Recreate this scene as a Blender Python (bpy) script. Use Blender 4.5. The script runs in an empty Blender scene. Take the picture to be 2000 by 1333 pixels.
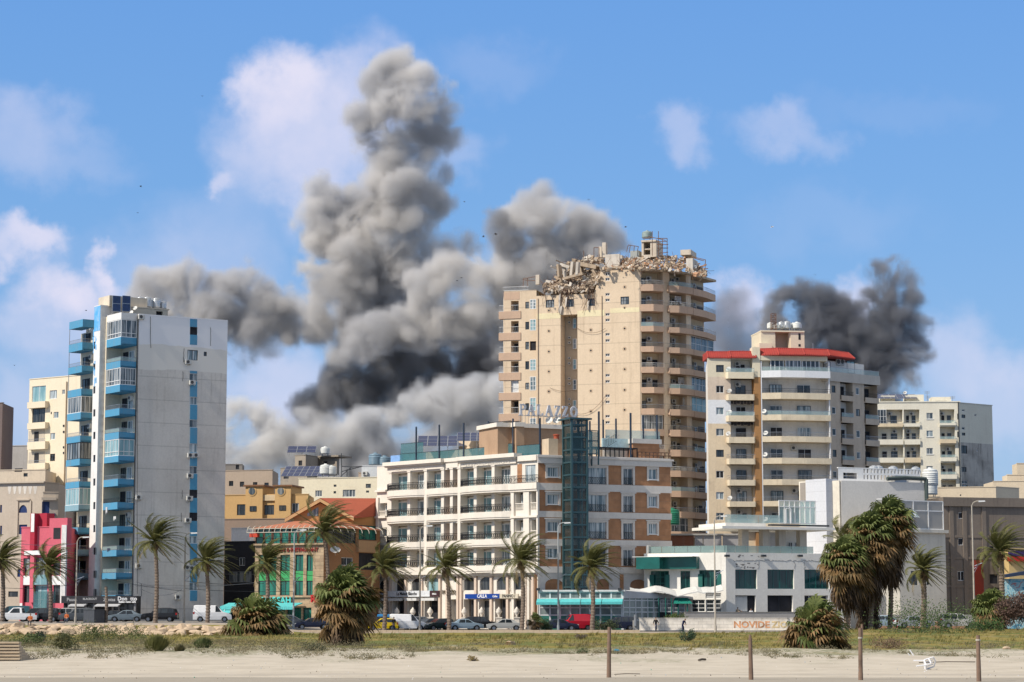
import bpy, bmesh, math, random
from mathutils import Vector, Matrix, noise
R = math.radians
rnd = random.Random(7)
SC = bpy.context.scene
COL = SC.collection

# camera
FPX = 4400.0
PITCH = math.atan((1205 - 666.5) / FPX)
CAMZ = 2.1
cd = bpy.data.cameras.new('camera')
cd.sensor_width = 36.0
cd.lens = 36.0 * FPX / 2000.0
cd.clip_start = 0.5
cd.clip_end = 12000
cam = bpy.data.objects.new('camera', cd)
COL.objects.link(cam)
cam.location = (0,0, CAMZ)
cam.rotation_euler = (math.pi / 2 + PITCH, 0,0)
SC.camera = cam

# sky and sun
SUN_AZ, SUN_EL = 57.0,42.0      # degrees: from behind the camera towards its left; height
sun_dir = Vector((-math.sin(R(SUN_AZ)) * math.cos(R(SUN_EL)),-math.cos(R(SUN_AZ)) * math.cos(R(SUN_EL)), math.sin(R(SUN_EL))))
ld = bpy.data.lights.new('sun', 'SUN')
ld.energy = 4.0
ld.angle = R(0.55)
ld.color = (1.0,0.93,0.83)
sun = bpy.data.objects.new('sun', ld)
COL.objects.link(sun)
sun.rotation_euler = sun_dir.to_track_quat('Z', 'Y').to_euler()

world = bpy.data.worlds.new('World')
SC.world = world
world.use_nodes = True
WN, WL = world.node_tree.nodes, world.node_tree.links
WN.clear()
wout = WN.new('ShaderNodeOutputWorld')
wbg = WN.new('ShaderNodeBackground')
wbg.inputs['Strength'].default_value = 0.12
sky = WN.new('ShaderNodeTexSky')
sky.sky_type = 'NISHITA'
sky.sun_disc = False
sky.sun_elevation = R(SUN_EL)
sky.sun_rotation = math.atan2(sun_dir.x, sun_dir.y)
sky.air_density = 1.0
sky.dust_density = 0.0
sky.ozone_density = 3.0
WL.new(wbg.outputs[0], wout.inputs[0])

def wmath(op, a, b=None, clamp=False):
 n = WN.new('ShaderNodeMath'); n.operation = op; n.use_clamp = clamp
 for i, x in enumerate((a, b)):
  if x is None: continue
  if isinstance(x, (int, float)): n.inputs[i].default_value = x
  else: WL.new(x, n.inputs[i])
 return n.outputs[0]
def wvec(op, a, b=None):
 n = WN.new('ShaderNodeVectorMath'); n.operation = op
 for i, x in enumerate((a, b)):
  if x is None: continue
  if isinstance(x, (tuple, Vector)): n.inputs[i].default_value = x
  else: WL.new(x, n.inputs[i])
 return n
def ray(u, v):
 cx = (u - 1000.0) / FPX; cz = (666.5 - v) / FPX
 return Vector((cx, math.cos(PITCH) - cz * math.sin(PITCH), math.sin(PITCH) + cz * math.cos(PITCH)))
# cumulus clouds of the sky: soft lobes around fixed compass directions, broken up by noise
wtc = WN.new('ShaderNodeTexCoord')
wdir = wtc.outputs['Generated']
wn1 = WN.new('ShaderNodeTexNoise'); wn1.inputs['Scale'].default_value = 38.0
wn1.inputs['Detail'].default_value = 7.0; wn1.inputs['Roughness'].default_value = 0.55
WL.new(wdir, wn1.inputs['Vector'])
wn2 = WN.new('ShaderNodeTexNoise'); wn2.inputs['Scale'].default_value = 30.0
wn2.inputs['Detail'].default_value = 6.0
WL.new(wdir, wn2.inputs['Vector'])
warp = wvec('SCALE', wvec('SUBTRACT', wn1.outputs['Color'], (0.5,0.5,0.5)).outputs[0]); warp.inputs[3].default_value = 0.045
wpos = wvec('ADD', wdir, warp.outputs[0]).outputs[0]
CLOUDS = [  # u, v, half width, half height (photo pixels), density
 (580,160,105,78,1.0),(520,210,70,65,.75),(610,290,150,130,.7),(500,300,110,120,.42),(700,190,120,130,.62),
 (640,390,110,90,.4),(430,360,36,40,.55),(420,470,160,110,.22),
 (30,240,120,90,.42),(130,320,140,60,.2),(60,460,90,45,.85),(10,500,60,50,.8),(130,570,110,62,.85),(215,520,34,36,.8),
 (110,640,160,70,.45),(60,800,150,120,.38),(1330,245,60,62,.36),(1530,255,110,50,.34),(1630,290,60,40,.2),
 (1450,590,60,70,.75),(1660,590,45,70,.75),(1860,700,110,100,.45),(1960,780,120,110,.4),(900,280,90,60,.25),
 (560,760,150,90,.55),(330,560,260,110,.2),(960,130,140,60,.12),(1760,200,180,40,.06),(1180,700,500,60,.2),(1620,430,200,70,.08)]
mask = None
for (cu, cv, hw, hh, cdn) in CLOUDS:
 c = ray(cu, cv).normalized()
 d = wvec('SUBTRACT', wpos, tuple(c)).outputs[0]
 m = wvec('MULTIPLY', d, (FPX / hw, FPX / hw, FPX / hh)).outputs[0]
 l = wvec('LENGTH', m).outputs['Value']
 mr = WN.new('ShaderNodeMapRange'); mr.interpolation_type = 'SMOOTHSTEP'
 mr.inputs['From Min'].default_value = 1.25; mr.inputs['From Max'].default_value = 0.25
 mr.inputs['To Min'].default_value = 0.0; mr.inputs['To Max'].default_value = cdn
 WL.new(l, mr.inputs['Value'])
 keep = wmath('SUBTRACT', 1.0, mr.outputs[0])
 mask = keep if mask is None else wmath('MULTIPLY', mask, keep)
mask = wmath('SUBTRACT', 1.0, mask)
brk = wmath('MULTIPLY', wmath('SUBTRACT', wn2.outputs['Fac'], 0.5),1.1)
brk = wmath('ADD', brk, 1.0)
mask = wmath('MULTIPLY', mask, brk, True)
# sky by height: blue low down; unseen top brightened and warmed as added fill
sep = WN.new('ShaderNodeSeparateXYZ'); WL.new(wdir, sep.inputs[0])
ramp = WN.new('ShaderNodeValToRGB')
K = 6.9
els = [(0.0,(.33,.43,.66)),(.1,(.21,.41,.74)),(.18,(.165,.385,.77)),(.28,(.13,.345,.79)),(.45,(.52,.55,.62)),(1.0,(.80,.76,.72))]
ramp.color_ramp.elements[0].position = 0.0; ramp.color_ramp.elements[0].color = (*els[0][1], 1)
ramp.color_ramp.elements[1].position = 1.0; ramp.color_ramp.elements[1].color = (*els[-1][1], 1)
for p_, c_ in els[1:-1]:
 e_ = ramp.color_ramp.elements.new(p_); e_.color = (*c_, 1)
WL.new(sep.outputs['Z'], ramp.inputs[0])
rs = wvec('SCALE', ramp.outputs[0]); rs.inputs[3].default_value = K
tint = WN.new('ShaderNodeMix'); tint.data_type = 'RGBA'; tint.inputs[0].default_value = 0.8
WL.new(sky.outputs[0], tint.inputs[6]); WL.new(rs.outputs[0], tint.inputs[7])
cmx = WN.new('ShaderNodeMix'); cmx.data_type = 'RGBA'
cmx.inputs[7].default_value = (5.2,5.15,6.3,1)
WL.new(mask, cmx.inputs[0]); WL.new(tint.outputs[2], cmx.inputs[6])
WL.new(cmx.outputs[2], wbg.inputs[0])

# exposure, sampling
SC.view_settings.view_transform = 'Standard'
SC.view_settings.look = 'None'
SC.view_settings.exposure = 0.28
SC.view_settings.gamma = 1.0
SC.cycles.max_bounces = 6
SC.cycles.diffuse_bounces = 3
SC.cycles.volume_bounces = 2
SC.cycles.transparent_max_bounces = 12
SC.cycles.volume_step_rate = 1.0
SC.cycles.volume_max_steps = 256
SC.cycles.use_denoising = True

# helpers
def pt(u, v, Y):
 d = ray(u, v)
 t = Y / d.y
 return Vector((d.x * t, Y, CAMZ + d.z * t))
def zat(v, Y):
 return pt(1000, v, Y).z
def px(Y):            # metres per photo pixel at depth Y
 return Y / FPX
# materials
MATS = {}
def _nt(name):
 m = bpy.data.materials.new(name); m.use_nodes = True
 return m, m.node_tree.nodes, m.node_tree.links, m.node_tree.nodes['Principled BSDF']
def hexc(h):
 h = h.lstrip('#'); c = [int(h[i:i + 2], 16) / 255 for i in (0,2,4)]
 return tuple(x / 12.92 if x <= .04045 else ((x + .055) / 1.055) ** 2.4 for x in c)
def plain(name, col, rough=.6, metal=0.0, var=.12, scale=3.0, spec=.3):
 if name in MATS: return MATS[name]
 m, N, L, b = _nt(name)
 b.inputs['Roughness'].default_value = rough; b.inputs['Metallic'].default_value = metal
 b.inputs['Specular IOR Level'].default_value = spec
 geo = N.new('ShaderNodeNewGeometry'); nz = N.new('ShaderNodeTexNoise')
 nz.inputs['Scale'].default_value = scale; nz.inputs['Detail'].default_value = 4
 L.new(geo.outputs['Position'], nz.inputs['Vector'])
 mr = N.new('ShaderNodeMapRange'); mr.inputs['From Min'].default_value = .3; mr.inputs['From Max'].default_value = .7
 mr.inputs['To Min'].default_value = 1 - var; mr.inputs['To Max'].default_value = 1 + var
 L.new(nz.outputs['Fac'], mr.inputs['Value'])
 v = N.new('ShaderNodeVectorMath'); v.operation = 'SCALE'; v.inputs[0].default_value = col
 L.new(mr.outputs[0], v.inputs['Scale']); L.new(v.outputs[0], b.inputs['Base Color'])
 MATS[name] = m
 return m
def plaster(name, col, stain=(.22,.19,.16), amount=.35, rough=.85, streak=.8, spots=0.0, scale=.35, courses=0.0, bump=.15):
 """weathered wall: big blotches, vertical rain streaks, optional peeled spots and panel joints"""
 if name in MATS: return MATS[name]
 m, N, L, b = _nt(name)
 b.inputs['Roughness'].default_value = rough; b.inputs['Specular IOR Level'].default_value = .2
 geo = N.new('ShaderNodeNewGeometry')
 def noise_(sc, vec=None, det=5.0, ro=.6):
  n = N.new('ShaderNodeTexNoise'); n.inputs['Scale'].default_value = sc
  n.inputs['Detail'].default_value = det; n.inputs['Roughness'].default_value = ro
  L.new(vec or geo.outputs['Position'], n.inputs['Vector']); return n.outputs['Fac']
 def rng(x, a, c, lo=0.0, hi=1.0):
  r = N.new('ShaderNodeMapRange'); r.interpolation_type = 'SMOOTHSTEP'
  for k, w in zip(('From Min', 'From Max', 'To Min', 'To Max'),(a, c, lo, hi)): r.inputs[k].default_value = w
  L.new(x, r.inputs['Value']); return r.outputs[0]
 def mathn(op, a, c):
  n = N.new('ShaderNodeMath'); n.operation = op; n.use_clamp = True
  for i, x in enumerate((a, c)):
   if isinstance(x, float): n.inputs[i].default_value = x
   else: L.new(x, n.inputs[i])
  return n.outputs[0]
 mp = N.new('ShaderNodeVectorMath'); mp.operation = 'MULTIPLY'; mp.inputs[1].default_value = (1.6,1.6,.12)
 L.new(geo.outputs['Position'], mp.inputs[0])
 big = rng(noise_(scale),.42,.72)
 st = rng(noise_(1.0, mp.outputs[0], 4.0,.7),.5,.78,0, streak)
 fac = mathn('MULTIPLY', mathn('ADD', mathn('MULTIPLY', big, .6), st), float(amount))
 mix = N.new('ShaderNodeMix'); mix.data_type = 'RGBA'
 mix.inputs[6].default_value = (*col, 1); mix.inputs[7].default_value = (*stain, 1)
 L.new(fac, mix.inputs[0])
 outc = mix.outputs[2]
 fine = rng(noise_(4.0, det=6.0),.3,.7,.95,1.04)
 sc = N.new('ShaderNodeVectorMath'); sc.operation = 'SCALE'; L.new(outc, sc.inputs[0]); L.new(fine, sc.inputs['Scale']); outc = sc.outputs[0]
 if spots:
  sp = rng(noise_(.9, det=8.0, ro=.65),.66,.7,0, spots)
  m2 = N.new('ShaderNodeMix'); m2.data_type = 'RGBA'; m2.inputs[7].default_value = (.28,.26,.23,1)
  L.new(sp, m2.inputs[0]); L.new(outc, m2.inputs[6]); outc = m2.outputs[2]
 if courses:
  bk = N.new('ShaderNodeSeparateXYZ'); L.new(geo.outputs['Position'], bk.inputs[0])
  w = N.new('ShaderNodeMath'); w.operation = 'FRACT'
  w0 = N.new('ShaderNodeMath'); w0.operation = 'DIVIDE'; w0.inputs[1].default_value = courses
  L.new(bk.outputs['Z'], w0.inputs[0]); L.new(w0.outputs[0], w.inputs[0])
  li = rng(w.outputs[0], .0,.06,.72,1.0)
  s2 = N.new('ShaderNodeVectorMath'); s2.operation = 'SCALE'; L.new(outc, s2.inputs[0]); L.new(li, s2.inputs['Scale']); outc = s2.outputs[0]
 L.new(outc, b.inputs['Base Color'])
 bp = N.new('ShaderNodeBump'); bp.inputs['Strength'].default_value = bump * .5; bp.inputs['Distance'].default_value = .03
 L.new(noise_(6.0), bp.inputs['Height']); L.new(bp.outputs[0], b.inputs['Normal'])
 MATS[name] = m
 return m
def stonework(name, c1, c2, mortar, w=.6, h=.3):
 if name in MATS: return MATS[name]
 m, N, L, b = _nt(name)
 b.inputs['Roughness'].default_value = .9
 geo = N.new('ShaderNodeNewGeometry'); sx = N.new('ShaderNodeSeparateXYZ'); L.new(geo.outputs['Position'], sx.inputs[0])
 ad = N.new('ShaderNodeMath'); ad.operation = 'ADD'; L.new(sx.outputs['X'], ad.inputs[0]); L.new(sx.outputs['Y'], ad.inputs[1])
 cx = N.new('ShaderNodeCombineXYZ'); L.new(ad.outputs[0], cx.inputs['X']); L.new(sx.outputs['Z'], cx.inputs['Y'])
 bk = N.new('ShaderNodeTexBrick'); bk.inputs['Scale'].default_value = 1.0
 bk.inputs['Brick Width'].default_value = w; bk.inputs['Row Height'].default_value = h
 bk.inputs['Mortar Size'].default_value = .02
 bk.inputs['Color1'].default_value = (*c1,1); bk.inputs['Color2'].default_value = (*c2,1); bk.inputs['Mortar'].default_value = (*mortar, 1)
 L.new(cx.outputs[0], bk.inputs['Vector'])
 nz = N.new('ShaderNodeTexNoise'); nz.inputs['Scale'].default_value = 1.2; nz.inputs['Detail'].default_value = 6
 L.new(geo.outputs['Position'], nz.inputs['Vector'])
 mr = N.new('ShaderNodeMapRange'); mr.inputs['To Min'].default_value = .6; mr.inputs['To Max'].default_value = 1.4
 L.new(nz.outputs['Fac'], mr.inputs['Value'])
 v = N.new('ShaderNodeVectorMath'); v.operation = 'SCALE'; L.new(bk.outputs['Color'], v.inputs[0]); L.new(mr.outputs[0], v.inputs['Scale'])
 L.new(v.outputs[0], b.inputs['Base Color'])
 MATS[name] = m
 return m
def glassy(name, col, rough=.08, curtain=0.0, ccol=(.5,.52,.52), pitch=2.6):
 """window pane seen by day: dark glossy glass, with pale curtain folds behind it"""
 if name in MATS: return MATS[name]
 m, N, L, b = _nt(name)
 b.inputs['Roughness'].default_value = rough; b.inputs['Specular IOR Level'].default_value = .6
 geo = N.new('ShaderNodeNewGeometry')
 nz = N.new('ShaderNodeTexNoise'); nz.inputs['Scale'].default_value = .9; nz.inputs['Detail'].default_value = 2
 mp = N.new('ShaderNodeVectorMath'); mp.operation = 'MULTIPLY'; mp.inputs[1].default_value = (pitch, pitch, .25)
 L.new(geo.outputs['Position'], mp.inputs[0]); L.new(mp.outputs[0], nz.inputs['Vector'])
 mr = N.new('ShaderNodeMapRange'); mr.inputs['From Min'].default_value = .42; mr.inputs['From Max'].default_value = .6
 mr.inputs['To Max'].default_value = curtain; mr.interpolation_type = 'SMOOTHSTEP'
 L.new(nz.outputs['Fac'], mr.inputs['Value'])
 mix = N.new('ShaderNodeMix'); mix.data_type = 'RGBA'; mix.inputs[6].default_value = (*col, 1); mix.inputs[7].default_value = (*ccol, 1)
 L.new(mr.outputs[0], mix.inputs[0]); L.new(mix.outputs[2], b.inputs['Base Color'])
 MATS[name] = m
 return m
def clear_glass(name, col, alpha=.35):
 """thin tinted sheet glass one sees through"""
 if name in MATS: return MATS[name]
 m, N, L, b = _nt(name)
 b.inputs['Base Color'].default_value = (*col, 1); b.inputs['Roughness'].default_value = .05
 b.inputs['Alpha'].default_value = alpha; b.inputs['Specular IOR Level'].default_value = .6
 MATS[name] = m
 return m
WHITE = plain('white_paint', (.78,.77,.74),.6, var=.06)
FRAME_W = plain('frame_white', (.72,.72,.7),.45, var=.05)
FRAME_D = plain('frame_dark', (.04,.045,.05),.5, var=.2)
METAL = plain('metal_grey', (.35,.36,.37),.4,.6)
RUST = plain('rusted_steel', (.16,.09,.06),.8, var=.4)
IRON = plain('black_iron', (.02,.02,.022),.5)
DARKROOM = plain('dark_room', (.022,.022,.026),.7, var=.5, scale=.8)  # near-black colour standing in for the unlit depth behind openings
GL_DARK = glassy('glass_dark', (.02,.025,.03),.08,.25,(.2,.2,.19))
GL_MID = glassy('glass_mid', (.05,.065,.075),.1,.7,(.36,.37,.36))
GL_CURT = glassy('glass_curtain', (.12,.17,.19),.12,1.0,(.5,.54,.54),5.0)
GL_AQUA = glassy('glass_aqua', (.16,.30,.33),.08,.5,(.4,.55,.56),2.0)
GL_GREEN = glassy('glass_green', (.015,.11,.085),.06,.7,(.03,.22,.15),2.0)
GL_CLEAR = clear_glass('glass_clear', (.55,.7,.7),.32)
GL_RAIL = clear_glass('glass_rail', (.45,.6,.58),.42)
SHUTTER = plain('shutter_white', (.66,.66,.64),.6)
CURTAIN_M = plain('curtain_cloth', (.45,.42,.38),.9, var=.3)
AC_M = plain('ac_white', (.55,.54,.5),.5)
AC_D = plain('ac_grille', (.07,.07,.07),.6)
TANK = plain('tank_steel', (.50,.52,.53),.3,.55, var=.2)
TANKW = plain('tank_white', (.62,.63,.6),.55)
SOLAR = plain('solar_blue', (.012,.02,.07),.15, var=.3, spec=.7)
CONC = plaster('raw_concrete', (.30,.28,.25),(.1,.09,.08),.6)

# mesh building
class MB:
 def __init__(s): s.v = []; s.f = []; s.mi = []; s.m = 0
 def q(s, *p):
  n = len(s.v); s.v += [tuple(x) for x in p]; s.f.append(tuple(range(n, n + len(p)))); s.mi.append(s.m)
 def hexa(s, p):       # 8 points: bottom ring 0-3, top ring 4-7
  n = len(s.v); s.v += [tuple(x) for x in p]
  for f in ((3,2,1,0),(4,5,6,7),(0,1,5,4),(1,2,6,5),(2,3,7,6),(3,0,4,7)):
   s.f.append(tuple(n + i for i in f)); s.mi.append(s.m)
 def box(s, x0, x1, y0, y1, z0, z1):
  s.hexa([(x0, y0, z0),(x1, y0, z0),(x1, y1, z0),(x0, y1, z0),(x0, y0, z1),(x1, y0, z1),(x1, y1, z1),(x0, y1, z1)])
 def prism(s, poly, z0, z1):
  n = len(s.v); k = len(poly)
  a = sum(poly[i][0] * poly[(i + 1) % k][1] - poly[(i + 1) % k][0] * poly[i][1] for i in range(k))
  if a < 0: poly = poly[::-1]
  s.v += [(p[0], p[1], z0) for p in poly] + [(p[0], p[1], z1) for p in poly]
  s.f.append(tuple(n + i for i in reversed(range(k)))); s.f.append(tuple(n + k + i for i in range(k)))
  for i in range(k):
   j = (i + 1) % k; s.f.append((n + i, n + j, n + k + j, n + k + i))
  s.mi += [s.m] * (k + 2)
 def tube(s, a, b, r0, r1=None, n=6, cap=True):
  a, b = Vector(a), Vector(b); r1 = r0 if r1 is None else r1
  d = (b - a).normalized() if (b - a).length > 1e-9 else Vector((0,0,1))
  x = d.orthogonal().normalized(); y = d.cross(x)
  k = len(s.v)
  for c, r in ((a, r0),(b, r1)):
   for i in range(n):
    t = 2 * math.pi * i / n
    s.v.append(tuple(c + (x * math.cos(t) + y * math.sin(t)) * r))
  for i in range(n):
   j = (i + 1) % n; s.f.append((k + i, k + j, k + n + j, k + n + i)); s.mi.append(s.m)
  if cap:
   s.f.append(tuple(k + i for i in reversed(range(n)))); s.f.append(tuple(k + n + i for i in range(n))); s.mi += [s.m] * 2
 def path(s, pts, r, n=5):
  for a, b in zip(pts, pts[1:]): s.tube(a, b, r, n=n)
 def lathe(s, prof, c=(0,0,0), n=14):
  k = len(s.v); m = len(prof)
  for (r, z) in prof:
   for i in range(n):
    t = 2 * math.pi * i / n; s.v.append((c[0] + r * math.cos(t), c[1] + r * math.sin(t), c[2] + z))
  for a in range(m - 1):
   for i in range(n):
    j = (i + 1) % n; s.f.append((k + a * n + i, k + a * n + j, k + (a + 1) * n + j, k + (a + 1) * n + i)); s.mi.append(s.m)
  s.f.append(tuple(k + i for i in reversed(range(n)))); s.f.append(tuple(k + (m - 1) * n + i for i in range(n))); s.mi += [s.m] * 2
 def build(s, name, mats, parent=None, smooth=False):
  if not s.v: return None
  me = bpy.data.meshes.new(name); me.from_pydata(s.v, [], s.f)
  for m in (mats if isinstance(mats, (list, tuple)) else [mats]): me.materials.append(m)
  if any(s.mi): me.polygons.foreach_set('material_index', s.mi)
  if smooth: me.polygons.foreach_set('use_smooth', [True] * len(me.polygons))
  me.update()
  o = bpy.data.objects.new(name, me); COL.objects.link(o)
  if parent:
   o.parent = parent
   o.matrix_parent_inverse = root_inv(parent)
  return o
def root_inv(p):      # children are modelled in world metres; cancel the parent's placement
 m = Matrix.Identity(4); q = p; chain = []
 while q: chain.append(q); q = q.parent
 for q in reversed(chain): m = m @ q.matrix_parent_inverse @ q.matrix_basis
 return m.inverted()
def tag(o, label=None, cat=None, group=None, kind=None):
 if label: o['label'] = label
 if cat: o['category'] = cat
 if group: o['group'] = group
 if kind: o['kind'] = kind
 return o
def thing(name, label, cat, loc=(0,0,0), group=None, rz=0.0):
 o = bpy.data.objects.new(name, None); COL.objects.link(o)
 o.empty_display_size = .5
 o.location = loc; o.rotation_euler = (0,0, rz)
 return tag(o, label, cat, group)
def copy_tree(o, parent=None, top=True):
 c = o.copy(); COL.objects.link(c)
 if parent: c.parent = parent
 for ch in o.children: copy_tree(ch, c, False)
 return c

class Face:
 """an upright wall plane from A to B (plan points, left to right as the camera sees it)"""
 def __init__(s, A, B):
  s.A, s.B = Vector((A[0], A[1])), Vector((B[0], B[1]))
  d = s.B - s.A; s.L = d.length; s.e = d / s.L; s.n = Vector((s.e.y, -s.e.x))
 def P(s, a, z, d=0.0):
  p = s.A + s.e * a + s.n * d
  return (p.x, p.y, z)
 def at(s, u, v, d=0.0):
  r = ray(u, v); A = s.A + s.n * d
  den = s.e.x * r.y - s.e.y * r.x
  # solve A + e*a = (rx, ry)*t
  t = (s.e.x * A.y - s.e.y * A.x) / den
  p = Vector((r.x * t, r.y * t)) - A
  return p.dot(s.e), CAMZ + r.z * t
 def rect(s, u0, v0, u1, v1, d=0.0):
  a0, z1 = s.at(u0,(v0 + v1) / 2, d); a1, _ = s.at(u1,(v0 + v1) / 2, d)
  um = (u0 + u1) / 2
  return a0, a1, s.at(um, v1, d)[1], s.at(um, v0, d)[1]
 def box(s, mb, a0, a1, z0, z1, d0, d1):
  mb.hexa([s.P(a0, z0, d1), s.P(a1, z0, d1), s.P(a1, z0, d0), s.P(a0, z0, d0),
     s.P(a0, z1, d1), s.P(a1, z1, d1), s.P(a1, z1, d0), s.P(a0, z1, d0)])
 def panel(s, mb, a0, a1, z0, z1, holes=(), depth=.28, d=0.0):
  """wall skin with real openings; reveals run back by depth"""
  hs = []
  for h in holes:
   h = (max(h[0], a0), min(h[1], a1), max(h[2], z0), min(h[3], z1), h[4] if len(h) > 4 else depth)
   if h[1] - h[0] > .02 and h[3] - h[2] > .02: hs.append(h)
  S = sorted({a0, a1, *[x for h in hs for x in h[:2]]}); Z = sorted({z0, z1, *[x for h in hs for x in h[2:4]]})
  inside = lambda x, z: any(h[0] < x < h[1] and h[2] < z < h[3] for h in hs)
  for j in range(len(Z) - 1):
   run = None
   for i in range(len(S) - 1):
    solid = not inside((S[i] + S[i + 1]) / 2,(Z[j] + Z[j + 1]) / 2)
    if solid and run is None: run = S[i]
    if run is not None and (not solid or i == len(S) - 2):
     e = S[i + 1] if solid else S[i]
     mb.q(s.P(run, Z[j], d), s.P(e, Z[j], d), s.P(e, Z[j + 1], d), s.P(run, Z[j + 1], d)); run = None
  for (h0, h1, g0, g1, depth) in hs:
   mb.q(s.P(h0, g0, d), s.P(h0, g1, d), s.P(h0, g1, d - depth), s.P(h0, g0, d - depth))
   mb.q(s.P(h1, g1, d), s.P(h1, g0, d), s.P(h1, g0, d - depth), s.P(h1, g1, d - depth))
   mb.q(s.P(h0, g0, d), s.P(h0, g0, d - depth), s.P(h1, g0, d - depth), s.P(h1, g0, d))
   mb.q(s.P(h0, g1, d), s.P(h1, g1, d), s.P(h1, g1, d - depth), s.P(h0, g1, d - depth))

def window(face, r, parent, frame=FRAME_W, pane=GL_MID, nx=2, ny=1, d=-.12, fw=.07, name='window', surround=None, sill=None):
 """frame with mullions, glass as its child; r = (a0, a1, z0, z1) on the face"""
 a0, a1, z0, z1 = r
 mb = MB()
 t = .05
 face.box(mb, a0, a0 + fw, z0, z1, d - t, d + .03); face.box(mb, a1 - fw, a1, z0, z1, d - t, d + .03)
 face.box(mb, a0 + fw, a1 - fw, z0, z0 + fw, d - t, d + .03); face.box(mb, a0 + fw, a1 - fw, z1 - fw, z1, d - t, d + .03)
 for i in range(1, nx):
  x = a0 + (a1 - a0) * i / nx; face.box(mb, x - fw * .4, x + fw * .4, z0 + fw, z1 - fw, d - t, d + .02)
 for j in range(1, ny):
  z = z0 + (z1 - z0) * j / ny; face.box(mb, a0 + fw, a1 - fw, z - fw * .35, z + fw * .35, d - t, d + .012)
 if sill: face.box(mb, a0 - .1, a1 + .1, z0 - .1, z0,-.02,.1)
 w = mb.build(name, frame, parent)
 mb = MB(); face.box(mb, a0 + fw * .9, a1 - fw * .9, z0 + fw * .9, z1 - fw * .9, d - t - .01, d - t + .03)
 mb.build('pane', pane, w)
 return w
def railing(face, a0, a1, z0, z1, parent, mat=METAL, d=0.0, kind='bars', step=.14, ends=0.0):
 """top rail, bottom rail and bars (or a glass infill); ends = length of returns at both sides"""
 mb = MB(); t = .03
 segs = [(Vector(face.P(a0,0, d)), Vector(face.P(a1,0, d)))]
 if ends:
  segs += [(Vector(face.P(a0,0, d - ends)), Vector(face.P(a0,0, d))),(Vector(face.P(a1,0, d)), Vector(face.P(a1,0, d - ends)))]
 for (p, q) in segs:
  for z in (z1, z0 + .06): mb.tube((p.x, p.y, z),(q.x, q.y, z), t, n=4)
  n = max(1, int((q - p).length / (step if kind != 'glass' else 1.3)))
  for i in range(n + 1):
   c = p + (q - p) * i / n
   rr = .012 if kind != 'glass' else .025
   if kind == 'scroll' and i < n:
    c2 = p + (q - p) * (i + 1) / n; h = z1 - z0
    mb.tube((c.x, c.y, z0),(c2.x, c2.y, z0 + h * .5),.018, n=3); mb.tube((c2.x, c2.y, z0 + h * .5),(c.x, c.y, z1),.018, n=3)
    mb.tube((c.x, c.y, z0 + h * .5),(c2.x, c2.y, z0),.014, n=3); mb.tube((c2.x, c2.y, z1),(c.x, c.y, z0 + h * .5),.014, n=3)
   mb.tube((c.x, c.y, z0),(c.x, c.y, z1), rr, n=4)
 o = mb.build('railing', mat, parent)
 if kind == 'glass':
  mb = MB()
  for (p, q) in segs:
   mb.q((p.x, p.y, z0 + .08),(q.x, q.y, z0 + .08),(q.x, q.y, z1 - .05),(p.x, p.y, z1 - .05))
  mb.build('glass_infill', GL_RAIL, o)
 return o
def ac_unit(face, a, z, parent, d=0.0, w=.85, h=.6):
 mb = MB(); face.box(mb, a - w / 2, a + w / 2, z, z + h, d + .06, d + .38)
 face.box(mb, a - w * .35, a - w * .28, z - .12, z, d, d + .36); face.box(mb, a + w * .28, a + w * .35, z - .12, z, d, d + .36)
 o = mb.build('ac_unit', AC_M, parent)
 mb = MB(); c = Vector(face.P(a - w * .12, z + h / 2, d + .37)); n = Vector((face.n.x, face.n.y, 0))
 mb.tube(c, c + n * .04, h * .38, n=12); mb.build('fan_grille', AC_D, o)
 return o
def dish(p, parent, r=.45, face_dir=(-.35,-.8,.5), mat=None, name='satellite_dish'):
 mb = MB(); p = Vector(p); d = Vector(face_dir).normalized(); x = d.orthogonal().normalized(); y = d.cross(x)
 n = 14; rings = [(0.0,-.18),(.4,-.13),(.75,-.05),(1.0,.05)]
 idx = []
 for (rr, h) in rings:
  row = []
  for i in range(n):
   t = 2 * math.pi * i / n; row.append(len(mb.v))
   mb.v.append(tuple(p + (x * math.cos(t) + y * math.sin(t)) * rr * r + d * h * r))
  idx.append(row)
 for a, b in zip(idx, idx[1:]):
  for i in range(n):
   j = (i + 1) % n; mb.f.append((a[i], a[j], b[j], b[i])); mb.mi.append(0)
 mb.tube(p - d * r * .18, p - d * r * .18 - Vector((0,0, r * .9)),.03, n=5)
 mb.tube(p + y * r * -.9, p + d * r * .75,.015, n=4); mb.tube(p + d * r * .7, p + d * r * .85,.05, n=6)
 o = mb.build(name, mat or plain('dish_white', (.6,.59,.55),.5), parent)
 return o
def tank(loc, r, h, label, mat=TANK, cone=True, group='rooftop water tanks'):
 t = thing('water_tank', label, 'water tank', loc, group)
 mb = MB(); c = Vector(loc)
 prof = [(r, .35)]
 for k in range(1,7):
  z = .35 + (h - .35) * k / 7; prof += [(r, z - .03),(r * 1.03, z),(r, z + .03)]
 prof += [(r, h)]
 mb.lathe(prof, c, 16); mb.build('tank_body', mat, t, True)
 mb = MB(); mb.lathe([(r, h),(r * .85, h + r * .28),(r * .25, h + r * .42),(r * .25, h + r * .55),(.02, h + r * .56)], c, 16)
 mb.build('lid', mat, t, True)
 mb = MB()
 for k in range(4):
  a = math.pi / 4 + k * math.pi / 2
  mb.box(c.x + r * .8 * math.cos(a) - .05, c.x + r * .8 * math.cos(a) + .05, c.y + r * .8 * math.sin(a) - .05, c.y + r * .8 * math.sin(a) + .05, c.z, c.z + .36)
 mb.lathe([(r * 1.02,.3),(r * 1.02,.345)], c, 16)
 mb.build('stand', METAL, t)
 return t
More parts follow.
